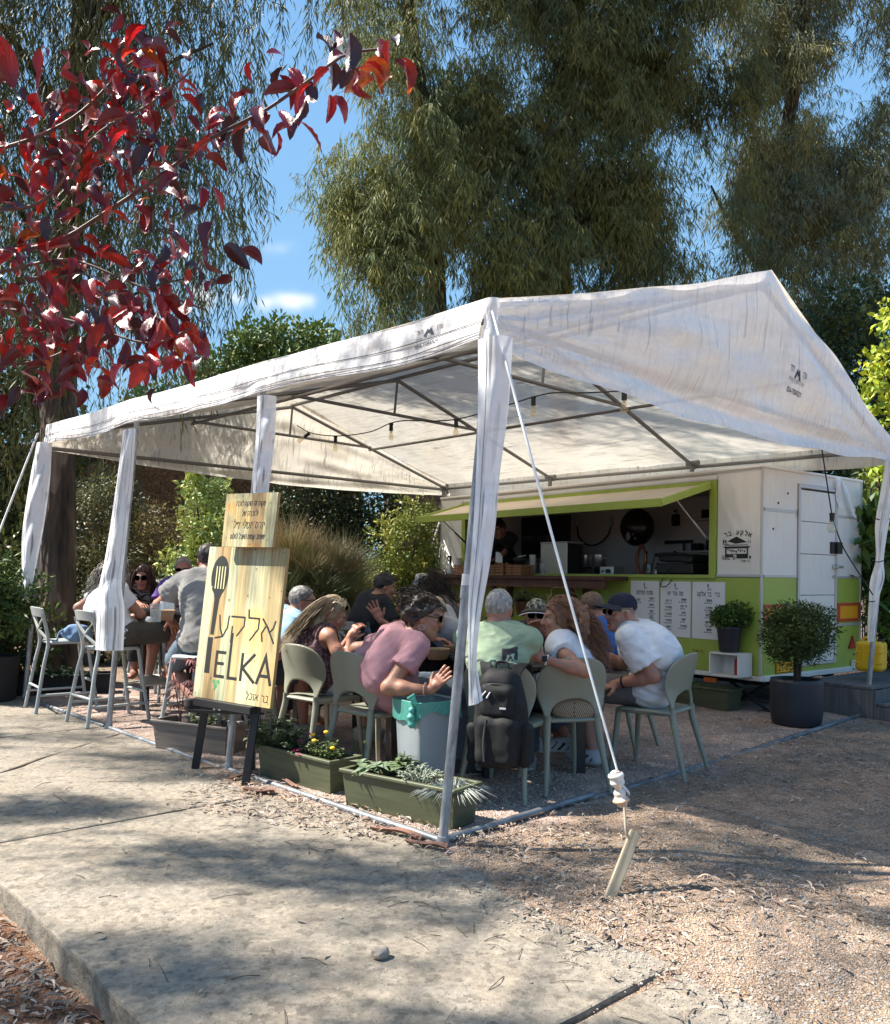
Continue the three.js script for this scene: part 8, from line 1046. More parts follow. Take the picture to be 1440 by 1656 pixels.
person({ label: 'black-haired man in grey shirt and denim shorts, back turned, on a stool by the easel', hip: [-1.98, 7.12], seat: 0.67, facing: [0.10, 0.99], head: [337, 905, 7.35], look: [-0.35, -0.1, 0.93], fat: 0.15, skin: [0.38, 0.20, 0.145], scale: 1.06, rest: 0.2, arms: [{ at: [276, 1003, 7.55], hint: [-1, -0.5, -0.3] }, { w: V(-1.75, 1.0, 7.6), hint: [1, -0.6, 0] }],
  legs: [{ knee: [276, 1082, 7.45], foot: [316, 1132, 7.2], dir: [0.9, 0.2] }, { knee: [345, 1085, 7.5] }], shirt: { c: [0.255, 0.245, 0.235], sleeve: 0.62, fit: 0.02, loose: 0.03, hem: -0.08, folds: 0.015 }, shorts: { c: [0.085, 0.125, 0.165], cut: 0.8 }, shoes: { c: [0.02, 0.02, 0.02], sole: [0.05, 0.05, 0.05] }, hair: { c: [0.014, 0.011, 0.010], t: 0.014, rough: 0.014, f: 40, nape: -0.06 } });
{ const c = TW(-4.75, 0, -0.75); person({ label: 'person in black standing at the counter inside the trailer, hair tied up', fem: 1, hip: [c.x, -c.z], seat: 0.78 + 0.5, facing: [-0.6, -0.8], head: [808, 856, 11.95], look: [-0.6, -0.35, -0.75], cell: 0.014, hc: 0.007, skin: [0.30, 0.17, 0.12], rest: 0.5, legs: [{ knee: [805, 950, 11.9], foot: [805, 1010, 12] }, { knee: [815, 950, 11.9], foot: [815, 1010, 12] }], arms: [{ w: TW(-4.55, 1.5, -0.35) }, { w: TW(-4.75, 1.5, -0.3) }], shirt: { c: [0.010, 0.010, 0.011], sleeve: 0.6 }, shorts: { c: [0.012, 0.012, 0.013], cut: 1.9, name: 'trousers' }, hair: { c: [0.014, 0.010, 0.008], t: 0.012, bun: [0, 0.13, -0.02] } }); }
// ================================================================ SIGNS, BAGS, BIN, TABLEWARE, LIGHTS, RED BRANCH
const T3 = (x, y, z) => new THREE.Vector3(x, y, z);
// board colours: glued pine strips with grain, knots and stain
function pine(c, w, h, seed, strips) {
  const R = rng(seed); let x = 0; const tones = ['#e6dba6', '#dedcb0', '#d8c088', '#e6d9a4', '#d9d8aa', '#cdab74', '#e6dfb2', '#dfca92', '#ecdfa8'];
  while (x < w) { const sw = w / strips * (0.7 + 0.6 * R()); c.fillStyle = tones[R() * tones.length | 0]; c.fillRect(x, 0, sw + 1, h); x += sw; }
  const im = c.getImageData(0, 0, w, h), d = im.data; for (let j = 0; j < h; j++) for (let i = 0; i < w; i++) { const X = i / w, Y = j / h, g = noise3(X * 60 + 2 * noise3(X * 5, Y * 3, seed), Y * 3.5, seed), f = noise3(X * 190, Y * 9, seed + 3), b = noise3(X * 3, Y * 4, seed + 8), k = 0.82 + (g - 0.5) * 0.22 + (f - 0.5) * 0.16 + (b - 0.5) * 0.16, o = (j * w + i) * 4, rd = smooth(0.62, 0.85, b + 0.3 * (g - 0.5)); d[o] *= k; d[o + 1] *= k * (1 - 0.10 * rd); d[o + 2] *= k * (1 - 0.24 * rd); } c.putImageData(im, 0, 0);
  for (let i = 0; i < 13; i++) { const X = R() * w, Y = R() * h, r = 3 + R() * 6; c.fillStyle = 'rgba(74,52,22,0.55)'; c.beginPath(); c.ellipse(X, Y, r, r * 1.6, 0, 0, 7); c.fill(); c.strokeStyle = 'rgba(110,84,40,0.30)'; c.lineWidth = 2; c.beginPath(); c.ellipse(X, Y, r * 2, r * 4.2, 0, 0, 7); c.stroke(); }
}
const pineEdge = std({ color: new THREE.Color(0.36, 0.24, 0.10), roughness: 0.7 });
function board(owner, name, tl, tr, br, bl, th, map, label) {
  const n = tr.clone().sub(tl).cross(bl.clone().sub(tl)).normalize().negate(); if (n.z < 0) n.negate(); const o = owner.position, P = (u, v, k) => tl.clone().lerp(tr, u).lerp(bl.clone().lerp(br, u), v).addScaledVector(n, k).sub(o);
  const b = part(owner, name, slab((u, v) => P(u, v, -th / 2), 4, 6, th), pineEdge, label); part(b, 'painted_face', sheet((u, v) => P(u, 1 - v, 0.0012), 6, 8), std({ map, roughness: 0.6 })); return { n, P };
}
{
  const tl = W(340, 884, 6.00), tr = W(466, 887, 5.53), br = W(437, 1146, 5.42), bl = W(312, 1126, 5.88), foot = V(-1.5, 0, 5.75);
  const t = thing('easel_sign', 'big wooden sign with a black fork and lettering standing on a black easel', 'sign', foot);
  const map = painted(760, 1200, (c, w, h) => {
    pine(c, w, h, 5, 9); const ink = '#1c1b15'; c.fillStyle = c.strokeStyle = ink; const X = (u) => u * w, Y = (v) => v * h;
    c.beginPath(); c.ellipse(X(0.185), Y(0.195), X(0.115), Y(0.135), 0.02, 0, 7); c.fill();
    c.beginPath(); c.moveTo(X(0.115), Y(0.28)); c.lineTo(X(0.145), Y(0.35)); c.lineTo(X(0.142), Y(0.585)); c.lineTo(X(0.192), Y(0.585)); c.lineTo(X(0.215), Y(0.35)); c.lineTo(X(0.26), Y(0.28)); c.fill(); c.fillRect(X(0.118), Y(0.602), X(0.072), Y(0.235));
    c.fillStyle = '#cfca92'; for (let i = 0; i < 4; i++) { c.save(); c.translate(X(0.130 + i * 0.037), Y(0.13)); c.fillRect(0, 0, X(0.013), Y(0.15)); c.restore(); } c.fillRect(X(0.085), Y(0.268), X(0.02), Y(0.004)); c.fillStyle = ink;
    const lw = 15; c.lineWidth = lw; const L = (pts) => { c.lineCap = 'round'; c.lineJoin = 'round'; c.beginPath(); pts.forEach(([a, b], i) => (i ? c.lineTo(X(a), Y(b)) : c.moveTo(X(a), Y(b)))); c.stroke(); };
    L([[0.955, 0.465], [0.935, 0.51], [0.895, 0.535]]); L([[0.80, 0.455], [0.86, 0.50], [0.955, 0.60]]); L([[0.815, 0.595], [0.80, 0.545], [0.845, 0.50]]);
    L([[0.615, 0.405], [0.625, 0.455], [0.755, 0.455], [0.755, 0.52], [0.665, 0.595]]);
    L([[0.405, 0.455], [0.575, 0.455], [0.575, 0.51], [0.495, 0.575]]); L([[0.425, 0.52], [0.425, 0.62]]);
    L([[0.245, 0.455], [0.27, 0.54], [0.305, 0.585]]); L([[0.37, 0.455], [0.362, 0.53], [0.31, 0.59], [0.215, 0.603]]);
    c.lineWidth = 25; c.lineCap = 'butt'; const K = (pts) => { c.lineCap = 'butt'; c.lineJoin = 'miter'; c.beginPath(); pts.forEach(([a, b], i) => (i ? c.lineTo(X(a), Y(b)) : c.moveTo(X(a), Y(b)))); c.stroke(); };
    K([[0.385, 0.693], [0.265, 0.693], [0.265, 0.848], [0.39, 0.848]]); K([[0.265, 0.765], [0.37, 0.765]]); K([[0.438, 0.56], [0.438, 0.85], [0.555, 0.85]]); K([[0.60, 0.68], [0.60, 0.86]]); K([[0.755, 0.68], [0.612, 0.775], [0.775, 0.862]]); K([[0.80, 0.865], [0.885, 0.69], [0.972, 0.865]]); K([[0.83, 0.81], [0.945, 0.81]]);
    c.fillStyle = '#4f8f5c'; for (const [a, b] of [[0.265, 0.885], [0.32, 0.885], [0.293, 0.91]]) { c.beginPath(); c.ellipse(X(a), Y(b), 19, 16, 0.6, 0, 7); c.fill(); } c.fillStyle = '#b9782c'; c.beginPath(); c.ellipse(X(0.29), Y(0.892), 6, 7, 0, 0, 7); c.fill(); c.beginPath(); c.fillStyle = '#3f7d50'; c.ellipse(X(0.285), Y(0.93), 8, 16, 0.4, 0, 7); c.fill();
    hebrew(c, 'בר אוכל', X(0.965), Y(0.965), 44, 7, 0.1, 0.14, 0.8, 0.12);
    for (const [a, b] of [[0.04, 0.02], [0.5, 0.018], [0.96, 0.03], [0.03, 0.975], [0.97, 0.975], [0.35, 0.02]]) { c.fillStyle = '#2a241a'; c.beginPath(); c.arc(X(a), Y(b), 4.5, 0, 7); c.fill(); }
  });
  const { P } = board(t, 'sign_board', tl, tr, br, bl, 0.022, map, 'pale wooden board painted with a fork, Hebrew lettering and ELKA');
  const o = t.position, back = T3(0.62, 0, -0.66).normalize(), A = (u, v, d) => W(u, v, d).sub(o), leg = (a, b) => { const d = b.clone().sub(a), g = bx(0.05, d.length(), 0.035, 0, d.length() / 2, 0, 0.004); g.applyQuaternion(new THREE.Quaternion().setFromUnitVectors(UP, d.clone().normalize())); return g.translate(a.x, a.y, a.z); };
  const gl = G(316, 1243).sub(o), gr = G(397, 1271).sub(o), gb = G(374, 1254).sub(o).addScaledVector(back, 0.16);
  part(t, 'leg', leg(gl, P(0.18, 0.45, -0.045)), black); part(t, 'leg', leg(gr, P(0.80, 0.45, -0.045)), black); part(t, 'leg', leg(gb, P(0.5, 0.2, -0.08)), black);
  const led = P(0.08, 1.0, 0), led2 = P(0.82, 1.0, 0), dd = led2.clone().sub(led), lg = new THREE.BoxGeometry(dd.length(), 0.045, 0.09); lg.applyQuaternion(new THREE.Quaternion().setFromUnitVectors(T3(1, 0, 0), dd.clone().normalize())); const lm = led.clone().lerp(led2, 0.5); part(t, 'ledge', [lg.clone().translate(lm.x, lm.y - 0.025, lm.z), lg.clone().scale(1, 0.4, 0.2).translate(lm.x, lm.y - 0.07, lm.z)], black);
  for (const k of [0.55, 0.8]) part(t, 'wire_loop', tube([...Array(10)].map((_, i) => gb.clone().lerp(P(0.5, 0.2, -0.08), 0.12 + k * 0.2).add(T3(Math.cos(i / 10 * 6.28) * 0.07 + 0.03, 0.01 * Math.sin(i), Math.sin(i / 10 * 6.28) * 0.05))), 0.002, 20, 4, true), alu);
  // small board strapped to the tent pole
  const a = W(367, 799, 5.84), b = W(451, 796, 5.54), c2 = W(441, 885, 5.52), d2 = W(359, 884, 5.82), t2 = thing('memorial_board', 'small wooden board with four handwritten lines fixed to the tent pole above the big sign', 'sign', W(405, 885, 5.72));
  board(t2, 'board', a, b, c2, d2, 0.02, painted(640, 640, (c, w, h) => { pine(c, w, h, 9, 7); c.strokeStyle = '#1d1a14'; hebMid(c, 'מקום זה הוקם לזכרו', w * 0.5, 150, 50, 8, 0.12, 0.05, 0.55, 0.12); hebMid(c, 'ולזכרה של', w * 0.5, 270, 52, 8, 0.12, 0.06, 0.55, 0.12); hebMid(c, 'יורם יוסלי ז"ל', w * 0.5, 420, 72, 10, 0.12, 0.06, 0.6, 0.12); hebMid(c, 'שעוצב קומות האוכל לחלום', w * 0.49, 545, 50, 8, 0.12, 0.03, 0.5, 0.12); }), 'wooden board with dark handwriting');
  part(t2, 'strap', [rod(W(428, 830, 5.62).sub(t2.position), W(446, 829, 5.60).sub(t2.position).add(T3(0, 0, -0.1)), 0.006)], black);
}
// ---- bin with its liner
{
  const t = thing('rubbish_bin', 'square grey plastic bin with a knotted turquoise liner behind the front trough', 'bin', V(-0.10, 0.0, 5.20), 0.62), w0 = 0.245, w1 = 0.30, h = 0.60;
  const ring = (k, y, e = 0) => { const w = mix(w0, w1, y / h) / 2 + e, r = 0.05, n = 40, a = k * 6.2832, cx = Math.cos(a), cz = Math.sin(a), m = Math.max(Math.abs(cx), Math.abs(cz)), q = Math.pow(Math.abs(cx), 8) + Math.pow(Math.abs(cz), 8); const s = 1 / Math.pow(q, 1 / 8); return T3(cx * s * w, y, cz * s * w); };
  part(t, 'body', [sheet((u, v) => ring(u, v * h), 96, 6), bx(w0 - 0.02, 0.01, w0 - 0.02, 0, 0.006, 0)], phy({ color: new THREE.Color(0.26, 0.285, 0.30), roughness: 0.45 })); part(t, 'rim', tube([...Array(64)].map((_, i) => ring(i / 64, h, 0.002)), 0.008, 128, 6, true), std({ color: new THREE.Color(0.24, 0.26, 0.28), roughness: 0.5 }));
  const R = (u, v) => { const fall = v < 0.3 ? 0 : (v - 0.3) / 0.7, a = u * 6.2832, drop = 0.085 + 0.03 * Math.sin(a * 2 + 1) + 0.035 * Math.exp(-(((u - 0.415) / 0.05) ** 2)) + 0.02 * (noise3(Math.cos(a) * 3, Math.sin(a) * 3, 5) - 0.5), pinch = Math.exp(-(((u - 0.415) / 0.05) ** 2)); const fl = (noise3(Math.cos(a) * 14, fall * 3 + Math.sin(a) * 14, 2) - 0.5) * 0.018 + Math.sin(a * 38 + fall * 4) * 0.0025; if (v < 0.3) { const k = v / 0.3; return ring(u, h + 0.010, mix(-0.014, 0.004, k)).add(T3(0, mix(-0.22, 0, Math.pow(k, 0.6)), 0)); } return ring(u, h + 0.012 - drop * fall * 1.15, 0.011 + 0.004 * fall + Math.abs(fl) * 0.45 * (0.3 + fall) - pinch * 0.004 * fall); };
  part(t, 'liner', sheet(R, 180, 26), phy({ color: new THREE.Color(0.10, 0.40, 0.33), roughness: 0.32, transmission: 0.35 }), 'turquoise plastic liner folded over the rim');
  const kp = ring(0.415, h - 0.035, 0.03); part(t, 'knot', [tube([kp.clone().add(T3(-0.005, 0.085, -0.01)), kp.clone().add(T3(0.01, 0.05, 0.006)), kp.clone(), kp.clone().add(T3(-0.008, -0.06, 0.006)), kp.clone().add(T3(0.002, -0.10, 0.012))], (k) => 0.011 + 0.012 * Math.abs(Math.cos(k * 4)) + 0.004 * Math.sin(k * 30), 30, 9), ball(0.02, kp.x, kp.y, kp.z)], phy({ color: new THREE.Color(0.10, 0.40, 0.33), roughness: 0.32, transmission: 0.3 }));
}
// ---- backpack on the chair, woven bag, other bags
{
  const t = thing('backpack', 'black backpack hanging by its straps over the back of a plastic chair', 'backpack', V(0.335, 0.23, 5.06), face(0.30, 0.95));
  const cloth = std({ map: tex(256, 256, (x, y) => { const l = 0.5 + (pf(x, y, 40, 2, 3) - 0.5) * 0.4; return [l, l, l]; }, true, 0.2), color: new THREE.Color(0.014, 0.014, 0.017), roughness: 0.75, bumpMap: wovenBump, bumpScale: 0.004 });
  const box = (cx, cy, cz, a, b, c, r) => (x, y, z) => { const qx = Math.abs(x - cx) - a + r, qy = Math.abs(y - cy) - b + r, qz = Math.abs(z - cz) - c + r; return Math.hypot(Math.max(qx, 0), Math.max(qy, 0), Math.max(qz, 0)) + Math.min(Math.max(qx, qy, qz), 0) - r; };
  const main = box(0, 0.29, 0, 0.155, 0.29, 0.105, 0.09), bag = (x, y, z) => { const k = 1 - 0.28 * smooth(0.3, 0.6, y); return main(x / k, y, z) * 0.85 + (noise3(x * 16, y * 16, z * 16) - 0.5) * 0.012; }, pocket = box(0, 0.17, 0.09, 0.125, 0.15, 0.065, 0.055), p2 = box(0, 0.40, 0.085, 0.10, 0.10, 0.05, 0.04), sp = [-1, 1].map((s) => box(s * 0.155, 0.14, 0.0, 0.035, 0.12, 0.075, 0.03));
  part(t, 'body', solid((x, y, z) => bag(x, y, z), [-0.2, -0.03, -0.14], [0.2, 0.62, 0.15], 0.01), cloth); part(t, 'front_pocket', solid((x, y, z) => pocket(x, y, z) + (noise3(x * 22, y * 22, z * 22) - 0.5) * 0.010, [-0.16, -0.02, 0], [0.16, 0.36, 0.18], 0.009), cloth); part(t, 'top_pocket', solid((x, y, z) => p2(x, y, z) + (noise3(x * 22 + 4, y * 22, z * 22) - 0.5) * 0.010, [-0.13, 0.27, 0], [0.13, 0.53, 0.16], 0.009), cloth);
  sp.forEach((f, i) => part(t, 'side_pocket', solid((x, y, z) => f(x, y, z) + (noise3(x * 20, y * 20, z * 20) - 0.5) * 0.012, [i ? 0.1 : -0.22, -0.01, -0.1], [i ? 0.22 : -0.1, 0.3, 0.1], 0.009), cloth));
  for (const s of [-1, 1]) part(t, 'strap', slab((u, v) => { const c = new THREE.CatmullRomCurve3([T3(s * 0.07, 0.50, 0.02), T3(s * 0.10, 0.58, -0.02), T3(s * 0.125, 0.60, -0.10), T3(s * 0.13, 0.50, -0.15)]).getPoint(v); c.x += (u - 0.5) * 0.062; return c; }, 4, 14, 0.012), cloth);
  part(t, 'haul_loop', tube([T3(-0.04, 0.57, 0.0), T3(-0.03, 0.61, -0.02), T3(0.03, 0.61, -0.02), T3(0.04, 0.57, 0.0)], 0.009, 14, 6), cloth);
  const zip = std({ color: new THREE.Color(0.05, 0.05, 0.052), roughness: 0.5 }); part(t, 'zip', tube([T3(-0.055, 0.06, 0.158), T3(-0.06, 0.18, 0.160), T3(-0.05, 0.30, 0.148)], 0.006, 18, 5), zip); part(t, 'zip', tube([T3(-0.10, 0.44, 0.10), T3(-0.06, 0.49, 0.11), T3(0.06, 0.49, 0.11), T3(0.10, 0.44, 0.10)], 0.004, 20, 5), zip);
  part(t, 'zip_pull', [rod(T3(-0.055, 0.46, 0.135), T3(-0.085, 0.425, 0.13), 0.004), rod(T3(-0.03, 0.455, 0.14), T3(-0.05, 0.42, 0.138), 0.004)], stripFab); part(t, 'label_tag', bx(0.036, 0.010, 0.004, 0.045, 0.365, 0.140, 0.001), stripFab);
  const bt = thing('water_bottle', 'blue drinking bottle with an orange cap in the side pocket of the backpack', 'bottle', W(783, 1183, 5.02), 0); part(bt, 'bottle', lathe([[0, -0.10], [0.030, -0.10], [0.033, 0], [0.034, 0.02], [0.028, 0.04], [0.018, 0.052], [0, 0.052]], 20), phy({ color: new THREE.Color(0.02, 0.30, 0.58), roughness: 0.25, transmission: 0.25 })); part(bt, 'cap', lathe([[0.017, 0.05], [0.019, 0.055], [0.019, 0.085], [0.012, 0.09], [0, 0.092]], 16), std({ color: new THREE.Color(0.75, 0.10, 0.02), roughness: 0.4 }));
  const wv = thing('woven_bag', 'beige herringbone woven bag wedged in the seat behind the curly-haired woman', 'bag', V(0.835, 0.44, 5.47), face(-0.25, 0.97)), we = egg(T3(0, 0.075, 0), [0.165, 0.085, 0.075]);
  const wmap = tex(256, 256, (x, y) => { const r = Math.floor(y * 16), k = (x * 16 + (r % 2 ? 1 : -1) * ((y * 16) % 1) * 0.9) % 1, edge = Math.min(Math.abs(k - 0.5) * 2, 1), l = edge > 0.72 ? 0.16 : 0.74 - 0.2 * edge; return [l, l * 0.88, l * 0.74]; }, true, 0.22);
  part(wv, 'body', solid((x, y, z) => we(x, y, z) + 0.004 * Math.sin(y * 440) * Math.sin((x + (Math.floor(y * 70) % 2 ? y : -y)) * 420) * 0.5, [-0.19, -0.03, -0.1], [0.19, 0.18, 0.1], 0.006), std({ map: wmap, bumpMap: wmap, bumpScale: 0.008, roughness: 0.9 }));
  part(wv, 'flap', solid((x, y, z) => egg(T3(0.17, 0.18, -0.03), [0.03, 0.15, 0.06])(x, y, z), [0.12, 0.0, -0.11], [0.22, 0.35, 0.05], 0.008), std({ map: wmap, bumpMap: wmap, bumpScale: 0.008, roughness: 0.9 }));
  const fb = thing('ground_bag', 'dark bag lying on the gravel between the two left plastic chairs', 'bag', V(-0.84, 0, 5.75), 0.4); part(fb, 'body', solid((x, y, z) => egg(T3(0, 0.1, 0), [0.18, 0.11, 0.13])(x, y, z) + (noise3(x * 16, y * 16, z * 16) - 0.5) * 0.04, [-0.24, -0.03, -0.18], [0.24, 0.26, 0.18], 0.012), std({ color: new THREE.Color(0.03, 0.024, 0.024), roughness: 0.6 })); part(fb, 'strap', tube([T3(-0.12, 0.18, 0), T3(-0.05, 0.26, 0.05), T3(0.08, 0.2, 0.08)], 0.008, 14, 6), black);
  const bb = thing('blue_bag', 'light blue fabric bag lying on the seat of the leftmost tall stool', 'bag', V(-3.57, 0.672, 8.44), 0.3); part(bb, 'body', solid((x, y, z) => egg(T3(0, 0.075, 0), [0.15, 0.085, 0.11])(x, y, z) + (noise3(x * 14, y * 14, z * 14) - 0.5) * 0.05, [-0.21, -0.03, -0.16], [0.21, 0.2, 0.16], 0.012), std({ color: new THREE.Color(0.13, 0.22, 0.36), roughness: 0.85 })); part(bb, 'strap', tube([T3(-0.1, 0.12, 0), T3(-0.16, 0.08, 0.05), T3(-0.18, -0.0, 0.08)], 0.010, 14, 6), std({ color: new THREE.Color(0.13, 0.22, 0.36), roughness: 0.85 }));
}
// ---- tableware
{
  const kraft = std({ color: new THREE.Color(0.33, 0.19, 0.10), roughness: 0.75 }), white = std({ color: new THREE.Color(0.72, 0.72, 0.72), roughness: 0.75 }), gl = phy({ color: new THREE.Color(0.86, 0.90, 0.90), transmission: 1, roughness: 0.04 });
  const on = (u, v, y) => G(u, v, y), bowlG = lathe([[0, 0], [0.066, 0], [0.082, 0.068], [0.086, 0.072], [0.082, 0.074], [0.077, 0.07], [0.063, 0.006], [0, 0.006]], 26), bowl = (l, p, s = 1) => { const t = thing('kraft_bowl', l, 'bowl', p); part(t, 'bowl', bowlG, kraft); t.scale.setScalar(s); part(t, 'salad', [...Array(9)].map((_, i) => ball(0.026, 0.04 * Math.cos(i * 2.4) * (i % 3) / 2, 0.056, 0.04 * Math.sin(i * 2.4) * (i % 3) / 2, 1, 0.6, 1, 7)), std({ color: new THREE.Color(0.10, 0.12, 0.03), roughness: 0.8 })); return t; };
  const t1 = 0.747; bowl('brown kraft paper bowl in front of the woman in pink', on(708, 1066, t1), 1.05); bowl('brown kraft paper bowl right of the larger one, half behind the tent pole', on(735, 1058, t1), 0.95);
  { const p = on(700, 1052, t1), t = thing('takeaway_box', 'flat black takeaway tray behind the kraft bowl', 'takeaway box', p, 0.3); part(t, 'box', bx(0.26, 0.05, 0.17, 0, 0.10, 0, 0.012), black); part(t, 'stand', bx(0.2, 0.07, 0.13, 0, 0.036, 0, 0.006), blackMatte); const n = thing('paper_napkin', 'white paper napkin lying on the black takeaway tray', 'napkin', p.clone().add(T3(0.02, 0.128, 0)), 0.2); part(n, 'sheet', slab((u, v) => T3((u - 0.5) * 0.13, 0.012 + 0.03 * u + 0.01 * Math.sin(v * 5), (v - 0.5) * 0.11), 6, 6, 0.002), white); }
  { const p = on(690, 1062, t1), t = thing('crumpled_napkin', 'crumpled white napkin left of the kraft bowl', 'napkin', p); part(t, 'paper', solid((x, y, z) => egg(T3(0, 0.022, 0), [0.04, 0.024, 0.032])(x, y, z) + (noise3(x * 70, y * 70, z * 70) - 0.5) * 0.02, [-0.06, -0.02, -0.05], [0.06, 0.07, 0.05], 0.006), white); }
  [[578, 1046, 'clear glass bottle nearer the blonde woman'], [595, 1045, 'clear glass bottle nearer the woman in pink']].forEach(([u, v, l]) => { const t = thing('glass_bottle', l, 'bottle', on(u, v, t1)); part(t, 'glass', lathe([[0, 0], [0.030, 0], [0.032, 0.01], [0.032, 0.10], [0.026, 0.13], [0.014, 0.16], [0.0125, 0.20], [0.014, 0.205], [0.011, 0.205], [0.0105, 0.16], [0.024, 0.13], [0.029, 0.1], [0.029, 0.012], [0, 0.006]], 20), gl); });
  { const t = thing('steel_tray', 'shallow metal tray with food in front of the blonde woman', 'tray', on(552, 1052, t1), 0.7); part(t, 'tray', [bx(0.36, 0.012, 0.26, 0, 0.008, 0, 0.004), bx(0.36, 0.025, 0.012, 0, 0.018, 0.127, 0.004), bx(0.36, 0.025, 0.012, 0, 0.018, -0.127, 0.004), bx(0.012, 0.025, 0.26, 0.176, 0.018, 0, 0.004), bx(0.012, 0.025, 0.26, -0.176, 0.018, 0, 0.004)], steel); part(t, 'food', [...Array(12)].map((_, i) => ball(0.03, Math.cos(i * 2.1) * 0.1, 0.03, Math.sin(i * 1.7) * 0.07, 1, 0.6, 1, 7)), std({ color: new THREE.Color(0.09, 0.05, 0.025), roughness: 0.8 })); }
  bowl('brown kraft paper bowl on the tall table beside the man in grey', on(264, 1003, 0.984), 1.05);
  { const t = thing('plastic_tumbler', 'clear plastic tumbler on the tall table left of the kraft bowl', 'cup', on(252, 1006, 0.984)); part(t, 'cup', lathe([[0, 0], [0.034, 0], [0.042, 0.13], [0.044, 0.132], [0.040, 0.13], [0.032, 0.005], [0, 0.005]], 18), phy({ color: new THREE.Color(0.82, 0.85, 0.86), transmission: 0.9, roughness: 0.12 })); }
  { const t = thing('paper_napkin', 'white napkin standing out of the kraft bowl on the tall table', 'napkin', on(271, 1001, 0.984).add(T3(0, 0.07, 0)), 0.5); part(t, 'sheet', slab((u, v) => T3((u - 0.5) * 0.11, v * 0.07 - 0.02 * u, 0.03 * Math.sin(u * 4)), 6, 4, 0.002), white); }
  { const t = thing('tissue', 'crumpled white tissue at the left edge of the tall table', 'napkin', on(243, 1005, 0.984)); part(t, 'paper', solid((x, y, z) => egg(T3(0, 0.016, 0), [0.035, 0.018, 0.03])(x, y, z) + (noise3(x * 70, y * 70, z * 70) - 0.5) * 0.018, [-0.06, -0.02, -0.05], [0.06, 0.06, 0.05], 0.006), white); }
  { const t = thing('menu_card', 'dark menu card held up by the curly-haired woman', 'menu card', W(890, 1052, 5.72), 0.3); part(t, 'card', bx(0.12, 0.18, 0.006, 0, 0, 0, 0.002, [0.2, 0.2, -0.7]), std({ color: new THREE.Color(0.10, 0.13, 0.11), roughness: 0.5 })); }
}
// ---- string of bare bulbs under the roof
{
  const a = W(481, 688, 11.2), k2 = W(656, 680, 9.63), k1 = W(889, 636, 8.05), e = W(1031, 625, 6.75), t = thing('string_lights', 'black cable with clear bulbs strung along the tent frame beneath the roof', 'string lights', k2.clone()), L = (g) => g.translate(-k2.x, -k2.y, -k2.z);
  const P = [a, W(500, 699, 11.0), W(543, 705, 10.6), W(600, 698, 10.15), W(633, 684, 9.8), k2, W(700, 681, 9.35), W(738, 678, 9.05), W(790, 665, 8.7), W(863, 642, 8.2), k1, W(950, 635, 7.5), W(1010, 631, 6.95), e]; part(t, 'cable', L(tube(P, 0.0065, 120, 6)), black);
  const glass = phy({ color: new THREE.Color(0.95, 0.90, 0.78), transmission: 0.92, roughness: 0.06 });
  for (const [u, v, d, tilt] of [[500, 701, 11.0, 0.9], [543, 706, 10.6, 0], [633, 686, 9.8, 0], [738, 679, 9.05, 0], [863, 643, 8.2, 0], [1010, 632, 6.95, 0]]) {
    const p = W(u, v, d).sub(k2), q = new THREE.Quaternion().setFromEuler(new THREE.Euler(0, 0, -(tilt || 0))), pos = (g) => g.applyQuaternion(q).translate(p.x, p.y, p.z);
    const s = part(t, 'bulb', pos(merge([rod(T3(0, 0.01, 0), T3(0, -0.075, 0), 0.020, 0.023, 12), bx(0.05, 0.02, 0.03, 0, 0, 0, 0.006)])), black); part(s, 'glass', pos(lathe([[0, -0.185], [0.018, -0.182], [0.030, -0.165], [0.030, -0.145], [0.020, -0.10], [0.017, -0.075]], 16)), glass); part(s, 'filament', pos(merge([tube([T3(-0.006, -0.08, 0), T3(-0.008, -0.14, 0.003), T3(0.008, -0.14, -0.003), T3(0.006, -0.08, 0)], 0.0012, 14, 4), rod(T3(0, -0.075, 0), T3(0, -0.1, 0), 0.005)])), alu);
  }
}
